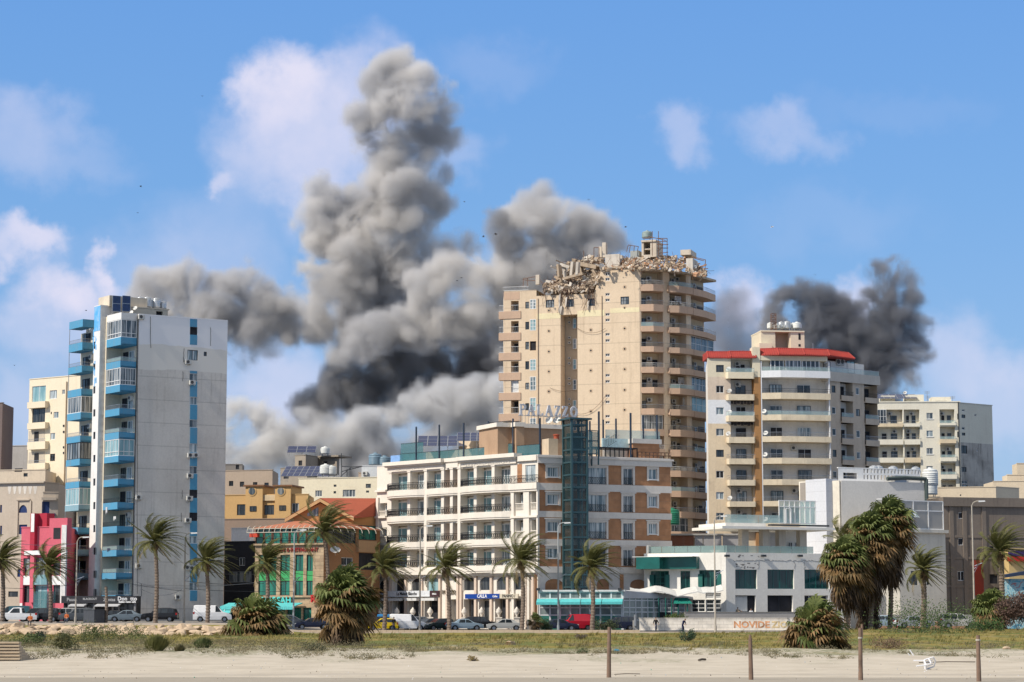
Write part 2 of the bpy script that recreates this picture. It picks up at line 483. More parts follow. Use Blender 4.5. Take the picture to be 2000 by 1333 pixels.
def solar_array(c, w, dpt, tilt, label, rz=0.0, nx=4, ny=2, up=.6, group='rooftop solar panels'):
 """tilted panel table facing the camera side (south)"""
 t = thing('solar_array', label, 'solar panels', c, group)
 M = Matrix.Translation(c) @ Matrix.Rotation(rz, 4, 'Z') @ Matrix.Translation((0,0, up)) @ Matrix.Rotation(tilt, 4, 'X')
 mb = MB(); gl = MB()
 cw, ch = w / nx, dpt / ny
 for i in range(nx):
  for j in range(ny):
   x0 = -w / 2 + i * cw; y0 = j * ch
   P = lambda x, y, z: tuple(M @ Vector((x, y, z)))
   mb.hexa([P(x0 + .01, y0 + .01,0), P(x0 + cw - .01, y0 + .01,0), P(x0 + cw - .01, y0 + ch - .01,0), P(x0 + .01, y0 + ch - .01,0),
      P(x0 + .01, y0 + .01,.04), P(x0 + cw - .01, y0 + .01,.04), P(x0 + cw - .01, y0 + ch - .01,.04), P(x0 + .01, y0 + ch - .01,.04)])
   gl.q(P(x0 + .06, y0 + .06,.045), P(x0 + cw - .06, y0 + .06,.045), P(x0 + cw - .06, y0 + ch - .06,.045), P(x0 + .06, y0 + ch - .06,.045))
 mb.build('panel_frame', METAL, t); gl.build('solar_cells', SOLAR, t)
 mb = MB()
 for x in (-w / 2 + .2,0, w / 2 - .2):
  for y in (.15, dpt - .15):
   p = M @ Vector((x, y, 0)); mb.tube((p.x, p.y, c[2] - .02), p, .035, n=4)
 mb.build('stand', METAL, t)
 return t
def inset(poly, d):
 """shrink a convex plan polygon by d"""
 k = len(poly); a = sum(poly[i][0] * poly[(i + 1) % k][1] - poly[(i + 1) % k][0] * poly[i][1] for i in range(k))
 P = [Vector((p[0], p[1])) for p in (poly if a > 0 else poly[::-1])]
 out = []
 for i in range(k):
  p0, p1, p2 = P[i - 1], P[i], P[(i + 1) % k]
  e1 = (p1 - p0).normalized(); e2 = (p2 - p1).normalized()
  n1 = Vector((-e1.y, e1.x)); n2 = Vector((-e2.y, e2.x))
  den = 1 + n1.dot(n2)
  out.append(p1 + (n1 + n2) * (d / max(den, .2)))
 return [(p.x, p.y) for p in out]
def plan(u, v, Y):
 p = pt(u, v, Y); return (p.x, p.y)
def text_mesh(s, size, mat, name, parent, face=None, a=0, z=0, d=.05, ext=.02, bold=0.0, M=None, sx=1.0):
 cu = bpy.data.curves.new('lettering', 'FONT'); cu.body = s; cu.size = size; cu.extrude = ext; cu.offset = bold
 cu.align_x = 'CENTER'; cu.align_y = 'CENTER'; cu.resolution_u = 2
 o = bpy.data.objects.new('lettering', cu); COL.objects.link(o)
 dg = bpy.context.evaluated_depsgraph_get(); me = bpy.data.meshes.new_from_object(o.evaluated_get(dg))
 bpy.data.objects.remove(o)
 if M is None:
  p = face.P(a, z, d)
  M = Matrix.Translation(p) @ Matrix(((face.e.x, 0, face.n.x, 0),(face.e.y, 0, face.n.y, 0),(0,1,0,0),(0,0,0,1)))
 me.transform(M @ Matrix.Diagonal((sx, 1,1,1)))
 me.materials.clear(); me.materials.append(mat)
 ob = bpy.data.objects.new(name, me); COL.objects.link(ob)
 if parent: ob.parent = parent; ob.matrix_parent_inverse = root_inv(parent)
 return ob

def bow(face, a0, a1, z0, z1, prof, parent, mat, name='balcony', wall=.12, slab=.2, back=-1.4, zs=None):
 """balcony tray whose front follows prof = [(fraction along, distance out)]; parapet of height z1 - z0"""
 pts = [(a0 + (a1 - a0) * f, d) for f, d in prof]
 mb = MB()
 mb.prism([face.P(a, 0, d - .01)[:2] for a, d in pts] + [face.P(a1,0, back)[:2], face.P(a0,0, back)[:2]], z0, z0 + slab)
 if pts[0][1] > .05: pts = [(a0,-.05)] + pts
 if pts[-1][1] > .05: pts = pts + [(a1,-.05)]
 for (a, d),(b, e) in zip(pts, pts[1:]):
  p, q = Vector(face.P(a, 0, d)[:2]), Vector(face.P(b, 0, e)[:2]); t = (q - p).normalized(); n = Vector((-t.y, t.x)) * wall
  mb.hexa([(p.x, p.y, z0 - .01),(q.x, q.y, z0 - .01),(q.x + n.x, q.y + n.y, z0 - .01),(p.x + n.x, p.y + n.y, z0 - .01),
     (p.x, p.y, z1),(q.x, q.y, z1),(q.x + n.x, q.y + n.y, z1),(p.x + n.x, p.y + n.y, z1)])
 return mb.build(name, mat, parent), pts
def bow_rail(face, pts, z, h, parent, mat=METAL, kind='bars', step=.16, name='railing'):
 mb = MB(); gl = MB()
 for (a, d),(b, e) in zip(pts, pts[1:]):
  p, q = Vector(face.P(a, z, d - .06)), Vector(face.P(b, z, e - .06)); up = Vector((0,0, h))
  mb.tube(p + up, q + up, .03, n=4)
  if kind == 'glass': gl.q(p, q, q + up * .95, p + up * .95)
  else: mb.tube(p + up * .5, q + up * .5,.015, n=3)
  m = max(1, int((q - p).length / (step if kind != 'glass' else 1.2)))
  for k in range(m + 1): c = p + (q - p) * k / m; mb.tube(c, c + up, .014, n=3)
 o = mb.build(name, mat, parent)
 gl.build('glass_infill', GL_RAIL, o)
 return o
def debris(mb, rg, pos, s, flat=.6):
 """one broken lump: a jittered, randomly turned block"""
 q = Matrix.Rotation(rg.uniform(0,6.3),3, Vector((rg.gauss(0,1), rg.gauss(0,1), rg.gauss(0,1))).normalized())
 sx, sy, sz = s * rg.uniform(.5,1.2), s * rg.uniform(.5,1.2), s * flat * rg.uniform(.4,1)
 c = [(-1,-1,-1),(1,-1,-1),(1,1,-1),(-1,1,-1),(-1,-1,1),(1,-1,1),(1,1,1),(-1,1,1)]
 mb.hexa([Vector(pos) + q @ Vector((x * sx * rg.uniform(.5,1), y * sy * rg.uniform(.5,1), z * sz * rg.uniform(.6,1))) * .5 for x, y, z in c])
# the ground
def sm(a, b, x):
 t = min(1, max(0,(x - a) / (b - a))); return t * t * (3 - 2 * t)
def ground_z(x, y):
 uu = 1000 + FPX * x / max(y, 30)
 z = .27 * sm(84,112, y + 3 * noise.noise(Vector((x * .05,3,0)))) + .12 * sm(112,200, y)
 left = 1 - sm(440,640, uu)
 z += left * 1.0 * sm(245,250, y) - .32 * (1 - sm(1250,1420, uu)) * sm(205,236, y) * (1 - sm(245,250, y))
 z += sm(1500,1760, uu) * (1 - sm(1930,2300, uu) * .3) * .42 * sm(150,236, y) * (1 - sm(246,262, y))
 if y < 262:
  hump = sm(95,120, y) * (1 - sm(240,256, y))
  z += hump * (.18 * noise.noise(Vector((x * .16, y * .07,0))) + .13 * (1 - sm(125,150, y)) * noise.noise(Vector((x * .6, y * .25,5))))
  z += .16 * hump * left * (1 - sm(150,215, y))
 if y < 110: z += .015 * noise.noise(Vector((x * .5, y * .5,9))) + .03 * noise.noise(Vector((x * .1, y * .3,2))) * sm(60,80, y)
 return z
def gm_material():
 m, N, L, b = _nt('ground_sand_and_turf')
 b.inputs['Roughness'].default_value = .95; b.inputs['Specular IOR Level'].default_value = .1
 geo = N.new('ShaderNodeNewGeometry'); sx = N.new('ShaderNodeSeparateXYZ'); L.new(geo.outputs['Position'], sx.inputs[0])
 def noise_(sc, det=5, strech=(1,1,1), ro=.6):
  mp = N.new('ShaderNodeVectorMath'); mp.operation = 'MULTIPLY'; mp.inputs[1].default_value = strech
  L.new(geo.outputs['Position'], mp.inputs[0])
  n = N.new('ShaderNodeTexNoise'); n.inputs['Scale'].default_value = sc; n.inputs['Detail'].default_value = det; n.inputs['Roughness'].default_value = ro
  L.new(mp.outputs[0], n.inputs['Vector']); return n.outputs['Fac']
 def ma(op, a, c, clamp=False):
  n = N.new('ShaderNodeMath'); n.operation = op; n.use_clamp = clamp
  for i, x in enumerate((a, c)):
   if isinstance(x, (int, float)): n.inputs[i].default_value = x
   else: L.new(x, n.inputs[i])
  return n.outputs[0]
 def rng(x, a, c, lo=0., hi=1.):
  r = N.new('ShaderNodeMapRange'); r.interpolation_type = 'SMOOTHSTEP'
  for k, w in zip(('From Min', 'From Max', 'To Min', 'To Max'),(a, c, lo, hi)): r.inputs[k].default_value = w
  L.new(x, r.inputs['Value']); return r.outputs[0]
 def mix(f, a, c):
  n = N.new('ShaderNodeMix'); n.data_type = 'RGBA'; L.new(f, n.inputs[0])
  for i, x in ((6, a),(7, c)):
   if isinstance(x, tuple): n.inputs[i].default_value = (*x, 1)
   else: L.new(x, n.inputs[i])
  return n.outputs[2]
 y = sx.outputs['Y']
 sand = mix(rng(noise_(.5),.35,.7),(.50,.445,.36),(.42,.37,.295))
 sand = mix(rng(noise_(9,6),.55,.75,0,.35), sand, (.25,.21,.17))
 # wet, trodden strip nearest the water
 wet = ma('SUBTRACT', 1.0, rng(ma('ADD', y, ma('MULTIPLY', noise_(.25),1.5)),79.6,80.6))
 sand = mix(ma('MULTIPLY', wet, .75), sand, (.27,.24,.195))
 ridge = ma('MULTIPLY', rng(ma('ADD', y, ma('MULTIPLY', noise_(.12,4,(1,.2,1)),5)),84.2,85.4), ma('SUBTRACT', 1.0, rng(ma('ADD', y, ma('MULTIPLY', noise_(.12,4,(1,.2,1)),5)),85.6,87.5)))
 sand = mix(ma('MULTIPLY', ridge, .45), sand, (.31,.275,.235))
 turf = mix(rng(noise_(.18,6,(1,.35,1)),.44,.56),(.22,.18,.05),(.12,.135,.04))
 turf = mix(rng(noise_(.6,5,(1,.3,1)),.5,.7), turf, (.29,.21,.10))
 edge = ma('ADD', y, ma('MULTIPLY', ma('SUBTRACT', noise_(.16,6,(1,.35,1)),.5),95))
 thin_ = mix(rng(noise_(3.5,6),.42,.6), sand, (.15,.16,.085))
 col = mix(rng(edge, 100,124), sand, thin_)
 col = mix(rng(edge, 112,142), col, turf)
 road = rng(y, 248.6,249.2)
 col = mix(road, col, (.34,.29,.235))
 asph = ma('MULTIPLY', rng(y, 262,262.5),1.0)
 asp = mix(rng(noise_(.8),.3,.7),(.075,.073,.072),(.11,.105,.10))
 col = mix(asph, col, asp)
 L.new(col, b.inputs['Base Color'])
 bp = N.new('ShaderNodeBump'); bp.inputs['Strength'].default_value = .5; bp.inputs['Distance'].default_value = .08
 L.new(noise_(2.2,8), bp.inputs['Height']); L.new(bp.outputs[0], b.inputs['Normal'])
 return m
def make_ground():
 ys = [-60,0,30,50] + [56 + 1.2 * i for i in range(30)] + [92 + 1.5 * i for i in range(40)] + [152 + 2.5 * i for i in range(34)] + [238 + 1.5 * i for i in range(18)] + [270,300,360,500,900,2000,4500,9000]
 nx = 180
 v, f = [], []
 for y in ys:
  w = max(60, y * .34) if y < 300 else y * .34 + (y - 300) * .6
  for i in range(nx + 1):
   x = (i / nx * 2 - 1) * w
   v.append((x, y, ground_z(x, y) if y < 270 else (ground_z(x, 269) if y < 600 else .3)))
 for j in range(len(ys) - 1):
  for i in range(nx):
   a = j * (nx + 1) + i; f.append((a, a + 1, a + nx + 2, a + nx + 1))
 me = bpy.data.meshes.new('ground'); me.from_pydata(v, [], f); me.materials.append(gm_material())
 me.polygons.foreach_set('use_smooth', [True] * len(f))
 o = bpy.data.objects.new('ground', me); COL.objects.link(o); tag(o, kind='structure')
make_ground()
# coast road laid on the ground, with kerb and lane marks
def ribbon(name, y0, y1, dz, mat, x0=-110, x1=110, n=110):
 v, f = [], []
 for i in range(n + 1):
  x = x0 + (x1 - x0) * i / n
  for y in (y0, y1): v.append((x, y, ground_z(x, 268) + dz))
 for i in range(n): a = i * 2; f.append((a, a + 2, a + 3, a + 1))
 me = bpy.data.meshes.new(name); me.from_pydata(v, [], f); me.materials.append(mat)
 o = bpy.data.objects.new(name, me); COL.objects.link(o); tag(o, kind='structure'); return o
ribbon('road', 268.0,287.5,.02, plain('asphalt', (.06,.06,.062),.85, var=.25, scale=.7))
def block_strip(name, y0, y1, h, mat, u0=-200, u1=2300, n=90):
 mb = MB(); x0, x1 = (u0 - 1000) / FPX * y0,(u1 - 1000) / FPX * y0
 for i in range(n):
  a, b = x0 + (x1 - x0) * i / n, x0 + (x1 - x0) * (i + 1) / n
  za, zb = ground_z(a, 268), ground_z(b, 268)
  mb.hexa([(a, y0, za - .4),(b, y0, zb - .4),(b, y1, zb - .4),(a, y1, za - .4),(a, y0, za + h),(b, y0, zb + h),(b, y1, zb + h),(a, y1, za + h)])
 o = mb.build(name, mat); tag(o, kind='structure'); return o
block_strip('pavement', 287.5,300,.14, plaster('paving', (.34,.30,.25), amount=.3, scale=.6))
block_strip('kerb', 267.7,268.0,.13, plaster('kerb_stone', (.40,.37,.33)))
# blue and white tower at the left
def banded_wall():
 m = plaster('tower_grey_wall', (.63,.595,.54),(.30,.27,.23),.5, spots=.25, scale=.12, courses=3.1)
 N, L = m.node_tree.nodes, m.node_tree.links; b = N['Principled BSDF']
 src = b.inputs['Base Color'].links[0].from_socket
 geo = N.new('ShaderNodeNewGeometry'); sx = N.new('ShaderNodeSeparateXYZ'); L.new(geo.outputs['Position'], sx.inputs[0])
 nz = N.new('ShaderNodeTexNoise'); nz.inputs['Scale'].default_value = .35; nz.inputs['Detail'].default_value = 4; L.new(geo.outputs['Position'], nz.inputs['Vector'])
 ad = N.new('ShaderNodeMath'); ad.operation = 'ADD'; L.new(sx.outputs['Z'], ad.inputs[0]); L.new(nz.outputs['Fac'], ad.inputs[1])
 z1, z2 = zat(724,303) + .5, zat(676,303) + .5
 for zz, c in ((z1,(.70,.67,.61)),(z2,(.76,.755,.76))):
  r = N.new('ShaderNodeMapRange'); r.inputs['From Min'].default_value = zz - .05; r.inputs['From Max'].default_value = zz + .05; L.new(ad.outputs[0], r.inputs['Value'])
  mx = N.new('ShaderNodeMix'); mx.data_type = 'RGBA'; mx.inputs[7].default_value = (*c, 1); L.new(r.outputs[0], mx.inputs[0]); L.new(src, mx.inputs[6]); src = mx.outputs[2]
 L.new(src, b.inputs['Base Color'])
 return m
BLUE = plaster('blue_paint', (.085,.29,.45),(.22,.24,.25),.4, scale=.5)
BLUEW = plaster('blue_shutter', (.07,.23,.40),(.12,.14,.16),.3)
CREAM = plaster('cream_wall', (.66,.58,.44),(.3,.25,.19),.35)
OFFW = plaster('white_wall', (.72,.70,.66),(.35,.33,.3),.3)
def blue_tower():
 Y0 = 299.0
 C = plan(231,900, Y0); D = plan(440.5,900, Y0 + 8.0); A = plan(146,900, Y0 + 10.6)
 off = (D[0] - C[0], D[1] - C[1]); E = (A[0] + off[0], A[1] + off[1])
 FR = Face(C, D); FL = Face(A, C)
 t = thing('apartment_tower', 'tall blank grey walled tower with sky blue balcony bands at its left corner', 'apartment tower', (C[0], C[1], 1.2))
 ztop = FR.at(300,617)[1]; zb = 1.2
 wallm = banded_wall()
 s0 = FR.at(266,900)[0]            # where the plain wall starts
 # right wall
 mb = MB()
 u0, u1 = 371,385
 strip = [(639,654.5),(730,745),(775.6,791),(820,835.5),(867,884),(911,926),(957,973),(1001.6,1018),(1047.5,1062),(1093,1108),(1138.5,1153.6)]
 wr = [FR.rect(u0 if i == 0 else u0 - 1, v0, u1 + .5, v1) for i, (v0, v1) in enumerate(strip)]
 big = FR.rect(366,684,386.5,704); small = FR.rect(398,687.5,404,696)
 FR.panel(mb, s0, FR.L, zb, ztop, wr + [big, small])
 FR.box(mb, s0, FR.L, ztop - .05, ztop + .12,-.5,.04)
 mb.build('wall', wallm, t)
 mb = MB()
 for v0, v1 in ((621,639),(654.5,674),(725,730),(745,775.6),(791,820),(835.5,867),(884,911),(926,957),(973,1001.6),(1018,1047.5),(1062,1093),(1108,1138.5),(1153.6,1174)):
  a0, a1, z0, z1 = FR.rect(u0, v0, u1, v1); FR.box(mb, a0, a1, z0, z1,-.02,.03)
 mb.build('painted_strip', BLUE, t)
 for i, r in enumerate(wr):
  window(FR, r, t, FRAME_D if i in (0,6,7) else FRAME_W, DARKROOM if i in (0,6,7) else (GL_MID if i % 2 else GL_CURT),2 if i else 1,1, fw=.06)
 window(FR, big, t, FRAME_D, GL_CURT, 2,1); window(FR, small, t, FRAME_D, GL_DARK, 1,1)
 for u, v in ((366.6,712),(374.5,752),(371,894),(382,894),(370,934),(369,978),(366,1021),(365,1113),(374,1114),(346.6,1171),(270,976),(270,1110),(275,624)):
  a, z = FR.at(u, v); ac_unit(FR, a, z, t)
 mb = MB()
 rg = random.Random(4)
 for (u, va, vb) in ((294,619,680),(359,681,708),(357,726,745),(268,620,1160),(276,1140,1165),(411,640,676),(356,958,975),(354,1002,1020)):
  p = []
  for k in range(7):
   a, z = FR.at(u + rg.uniform(-.6,.6), va + (vb - va) * k / 6); p.append(FR.P(a, z, .04))
  mb.path(p, .035,4)
 mb.build('cable', FRAME_D, t)
 # core
 n, e = FR.n, FR.e
 loc = lambda s, d: FR.P(s, 0, d)[:2]
 dep = (Vector(A) - Vector(C)).length
 core = [loc(s0,-.27), loc(FR.L - .27,-.27), loc(FR.L - .27,-dep + .3), loc(.3,-dep + .3), loc(.3,-5.2), loc(s0,-5.2)]
 mb = MB(); mb.prism(core, zb, ztop); mb.prism([loc(s0 - .0,.0), loc(FR.L, .0), loc(FR.L, -dep), loc(s0,-dep)], ztop - .04, ztop - .0)
 mb.prism([loc(s0 - 2.4,-1), loc(s0,-1), loc(s0,-dep), loc(s0 - 2.4,-dep)], ztop - .2, ztop + .05)
 FR.panel(mb, s0, FR.L, zb, ztop, d=-.3)
 # far side walls
 G = Face(loc(FR.L, 0), loc(FR.L, -dep)); G.panel(mb, 0, G.L, zb, ztop)
 G = Face(loc(FR.L, -dep), loc(0,-dep)); G.panel(mb, 0, G.L, zb, ztop)
 mb.build('core_wall', OFFW, t)
 # left facade behind the bays
 aS0, aS1 = FL.at(178,900,.8)[0], FL.at(190,900,.8)[0]
 a1b = FL.at(203,900,0)[0]
 mb = MB(); slots = []
 for v in (631,675,717,762,807,851,896,942,988,1033,1077,1122,1158):
  slots.append(FL.rect(182.2, v - 7,186.2, v + 7,.8))
 ztS = FL.at(185,600,.8)[1]
 FL.panel(mb, aS0, aS1, zb, ztS, slots, .2,.8)
 FL.box(mb, aS0, aS1, zb, ztS, -2.6,.58)
 G = Face(FL.P(aS1,0,.8)[:2], FL.P(aS1,0,-2.4)[:2]); G.panel(mb, 0, G.L, zb, ztS)
 G = Face(FL.P(aS0,0,-1)[:2], FL.P(aS0,0,.8)[:2]); G.panel(mb, 0, G.L, zb, ztS)
 FL.box(mb, aS0, aS1, ztS, ztS + .1,-2.4,.84)
 mb.build('stair_shaft', OFFW, t)
 mb = MB()
 FL.box(mb, aS0 + .02, aS1 - .02, FL.at(185,648,.8)[1], ztS, .78,.83)
 for k in range(26):      # peeled remains of the blue paint down the shaft
  v = 650 + rg.random() ** 1.5 * 110; u = 183.5 + rg.uniform(-3.6,4.5); h = rg.uniform(3,14); w = rg.uniform(.6,2.2)
  a0, a1, z0, z1 = FL.rect(u - w / 2, v - h / 2, u + w / 2, v + h / 2,.8); FL.box(mb, max(a0, aS0 + .02), min(a1, aS1 - .02), z0, z1,.79,.805 + .001 * (k % 9))
 mb.build('painted_panel', plaster('sky_blue_paint', (.10,.38,.68),(.6,.62,.64),.5, scale=1.0), t)
 for r in slots: window(FL, r, t, FRAME_D, GL_DARK, 1,1, d=.7, fw=.05)
 # corner stack of balconies: recess walls
 mb = MB(); back = -2.35
 FL.panel(mb, a1b, FL.L - .0, zb, ztop + 1.2 * 0, d=back)              # wall facing the sea
 G = Face(FL.P(a1b, 0,.0)[:2], FL.P(a1b, 0, back)[:2]); G.panel(mb, 0, G.L, zb, ztop)
 G = Face(FL.P(a1b - .9,0,0)[:2], FL.P(a1b, 0,0)[:2]); G.panel(mb, -.2, G.L, zb, ztop)
 mb.build('recess_wall', CREAM, t)
 st1 = [(616,626, 'top'),(660.8,676, 'glazed'),(706.7,719.4, 'glass'),(753,766.6, 'glazed'),(799,812.5, 'bars'),(845,858, 'glass'),(891,903, 'aqua'),
   (936,949.7, 'bars'),(981.5,995, 'dark'),(1028,1041, 'dark'),(1074.5,1086.6, 'glass'),(1119,1131, 'glass'),(1163,1166, 'bars')]
 prevz = None
 back_d = Face(FL.P(FL.L, 0,0)[:2], FL.P(FL.L, 0, back)[:2])
 for i, (v0, v1, kind) in enumerate(st1):
  zt, zz = FL.at(225, v0)[1], FL.at(225, v1)[1]
  mb = MB()
  if kind == 'top':
   FL.box(mb, a1b, FL.L, zz, zt + .2, back, .0)
   o = mb.build('roof_slab', OFFW, t)
  else:
   FL.box(mb, a1b, FL.L, zz, zz + .22, back, -.12)
   FL.box(mb, a1b, FL.L + .0, zz - .002, zt, -.12,.0)
   FL.box(mb, FL.L - .12, FL.L - .0, zz - .002, zt, back, -.122)
   o = mb.build('balcony', BLUE, t)
  if prevz is not None and kind != 'top':
   ztp = prevz - .02
   if kind in ('glazed', 'aqua'):
    fr = FRAME_W; gl = GL_MID if kind == 'glazed' else GL_AQUA
    window(FL, (a1b + .1, FL.L - .02, zt, ztp), o, fr, gl, 5,1, d=-.06, fw=.09, name='glazed_screen')
    window(back_d, (.04, back_d.L, zt, ztp), o, fr, gl, 3,1, d=-.06, fw=.09, name='glazed_screen')
    mb = MB(); FL.box(mb, a1b + .1, FL.L - .02, zt + .55, zt + .63,-.09,-.01); back_d.box(mb, .04, back_d.L, zt + .55, zt + .63,-.09,-.01)
    mb.build('transom', fr, o)
   else:
    rm = IRON if kind == 'dark' else METAL
    railing(FL, a1b + .05, FL.L - .05, zt, zt + .55, o, rm, -.06, 'glass' if kind == 'glass' else 'bars')
    railing(back_d, .06, back_d.L, zt, zt + .55, o, rm, -.06, 'glass' if kind == 'glass' else 'bars')
    a0, a1, z0, z1 = a1b + .5, a1b + 1.9, zz + .22, ztp - .55
    window(FL, (a0, a1, z0, z1), t, FRAME_D, GL_DARK if i % 2 else DARKROOM, 2,1, d=back + .07, name='balcony_door')
    window(FL, (FL.L - 1.9, FL.L - .5, z0, z1), t, FRAME_W, GL_CURT, 2,1, d=back + .07, name='balcony_door')
    ebk = Face(loc(s0 - 2.2,-2.36), loc(s0,-2.36))
    window(Face(loc(0.3,-5.1), loc(s0,-5.1)),(1.0,2.2, z0, z1), t, FRAME_D, GL_AQUA, 2,1, d=.05, name='balcony_door')
    if i in (4,9):
     ac_unit(FL, a1b + 3.2, z1 - .4, t, back)
  prevz = zz
 # balcony clutter: drying laundry and cloths
 for (v, u, w, h, c) in ((1005,207,3,14,(.6,.6,.6)),(1017,222,5,8,(.55,.55,.53)),(1078,210,5,7,(.05,.06,.1))):
  a0, a1, z0, z1 = FL.rect(u, v - h, u + w, v); mb = MB()
  for k in range(5):
   x0 = a0 + (a1 - a0) * k / 5; FL.box(mb, x0, x0 + (a1 - a0) / 5.2, z0 + rg.uniform(0,.25), z1,.03 + .02 * (k % 2),.05 + .02 * (k % 2))
  mb.build('laundry', plain('cloth_%d' % u, c, .9), t)
 # left stack
 st2 = [(627.6,642, 'top'),(672,687, 'bars'),(717,730, 'bars'),(761.5,775.6, 'open'),(807.5,820.7, 'glazed'),(853,865, 'solid'),(897.6,910, 'dark_glaze'),
   (941.6,953.7, 'bars'),(986.7,998, 'aqua'),(1031,1044, 'dark_rail'),(1074,1086.6, 'glass'),(1120,1132.6, 'glass')]
 b0, b1 = .0, FL.at(155.5,900,1.3)[0]
 bw = FL.at(172,900,-.1)[0]
 mb = MB()
 FL.panel(mb, -.1, aS0, zb, FL.at(160,650)[1], d=-.55)
 FL.box(mb, -.1, aS0, zb, FL.at(160,650)[1], -2.6,-.56)
 mb.build('recess_wall', CREAM, t)
 prevz = None
 for i, (v0, v1, kind) in enumerate(st2):
  zt, zz = FL.at(145, v0,1.3)[1], FL.at(145, v1,1.3)[1]
  mb = MB()
  if kind == 'top':
   FL.box(mb, b0, b1, zz, zt, -.55,1.3); mb.build('balcony_roof', BLUE, t)
  else:
   m = plaster('faded_blue_paint', (.22,.36,.42),(.2,.2,.2),.3) if kind in ('aqua', 'glass') else BLUE
   FL.box(mb, b0, b1, zz, zz + .22,-.55,1.18)
   FL.box(mb, b0, b1, zz - .002, zt, 1.18,1.3)
   FL.box(mb, b1 - .12, b1, zz - .004, zt - .002,-.55,1.178)
   o = mb.build('balcony', m, t)
   side = Face(FL.P(b1,0,1.3)[:2], FL.P(b1,0,-.55)[:2])
   ztp = prevz - .02
   if kind in ('glazed', 'dark_glaze', 'aqua'):
    fr = FRAME_D if kind == 'dark_glaze' else FRAME_W; gl = GL_AQUA if kind == 'aqua' else GL_MID
    window(FL, (b0 + .02, b1 - .02, zt, ztp), o, fr, gl, 5,1, d=1.22, fw=.08, name='glazed_screen')
    window(side, (.04, side.L, zt, ztp), o, fr, gl, 3,1, d=-.06, fw=.08, name='glazed_screen')
   else:
    if kind != 'open': railing(FL, b0 + .05, b1 - .05, zt, zt + .5, o, IRON if 'dark' in kind else METAL, 1.24, 'glass' if kind == 'glass' else 'bars')
    if kind != 'open': railing(side, .06, side.L, zt, zt + .5, o, IRON if 'dark' in kind else METAL, -.06, 'bars')
    window(FL, (b1 - 2.6, b1 - 1.2, zz + .22, ztp - .6), t, FRAME_D, DARKROOM, 2,1, d=-.5, name='balcony_door')
    window(FL, (b0 + .8, b0 + 2.4, zz + .22, ztp - .6), t, FRAME_D, GL_DARK, 2,1, d=-.5, name='balcony_door')
    if i in (2,5): ac_unit(FL, b1 - .6, ztp - 1.1, t, -.55)
    mb = MB()
    for a in (b0 + .06,): mb.tube(FL.P(a, zt, 1.24), FL.P(a, ztp + .02,1.24),.05, n=6)
    mb.build('post', METAL, o)
  prevz = zz
 # penthouse block and wall on the roof
 PB = plaster('roof_cream', (.62,.54,.42),(.3,.25,.2),.4)
 zr = ztop
 pa0 = FR.at(203,600,-4)[0]; pa1 = FR.at(328,600,-4)[0]
 mb = MB(); zp = FR.at(300,604,-4)[1]
 FR.panel(mb, FR.at(247,600,-4)[0], pa1, zr - .1, zp, [FR.rect(305,608.5,318,617,-4)], .5,-4)
 FR.box(mb, FR.at(247,600,-4)[0], pa1, zr - .1, zp, -9,-4.5)
 FR.box(mb, FR.at(247,600,-4)[0], pa1 + .2, zp, zp + .15,-9,-3.9)
 FL.box(mb, FL.at(187,600,.1)[0], a1b, ztS + .1 * 0, FL.at(195,580,.1)[1], -6,-.3)
 FR.box(mb, FR.at(213,600,-5)[0], FR.at(262,600,-5)[0], zr + .1, FR.at(240,584,-5)[1], -8.5,-5)
 mb.build('roof_house', PB, t)
 mb = MB(); FR.box(mb, FR.at(306,600,-4.3)[0], FR.at(318,600,-4.3)[0], zr, zp - .3,-4.48,-4.4); mb.build('dark_opening_sheet', DARKROOM, t)  # near-black backing paints the darkness inside the hole
 for u, v in ((264,602),(256,610.5)):
  a, z = FR.at(u, v, -3.2); dish(FR.P(a, z, -3.2), t, .33)
 for u, nm in ((228, 'left one of two upright dark blue panels on the blue and white tower roof'),(247, 'right one of two upright dark blue panels on the blue and white tower roof')):
  a0, a1, z0, z1 = FR.rect(u - 8,578, u + 8,609,-3.4)
  s = thing('solar_array', nm, 'solar panel', FR.P((a0 + a1) / 2, zr, -3.4), 'upright panels on the tower roof')
  mb = MB(); FR.box(mb, a0, a1, z0, z1,-3.5,-3.42); mb.build('panel_frame', METAL, s)
  mb = MB()
  for j in range(2): FR.box(mb, a0 + .05, a1 - .05, z0 + .05 + j * (z1 - z0) / 2, z0 + (j + 1) * (z1 - z0) / 2 - .04,-3.42,-3.4)
  mb.build('solar_cells', SOLAR, s)
  mb = MB()
  for a in (a0 + .1, a1 - .1): mb.tube(FR.P(a, zr, -4.2), FR.P(a, z1 - .1,-3.5),.04, n=4); mb.tube(FR.P(a, zr, -3.46), FR.P(a, z0,-3.46),.04, n=4)
  mb.build('stand', METAL, s)
 for k, (u, r, h) in enumerate(((274,.58,1.45),(287.5,.6,1.5),(305,.6,1.45),(319,.42,1.1))):
  a, z = FR.at(u, 604,-6.2)
  tank(FR.P(a, zp + .15,-6.2), r, h, ['leftmost steel water tank on the blue and white tower roof', 'second steel water tank from the left on the blue and white tower roof', 'third steel water tank from the left on the blue and white tower roof', 'smallest steel water tank at the right end of the blue and white tower roof'][k])
 return t
blue_tower()
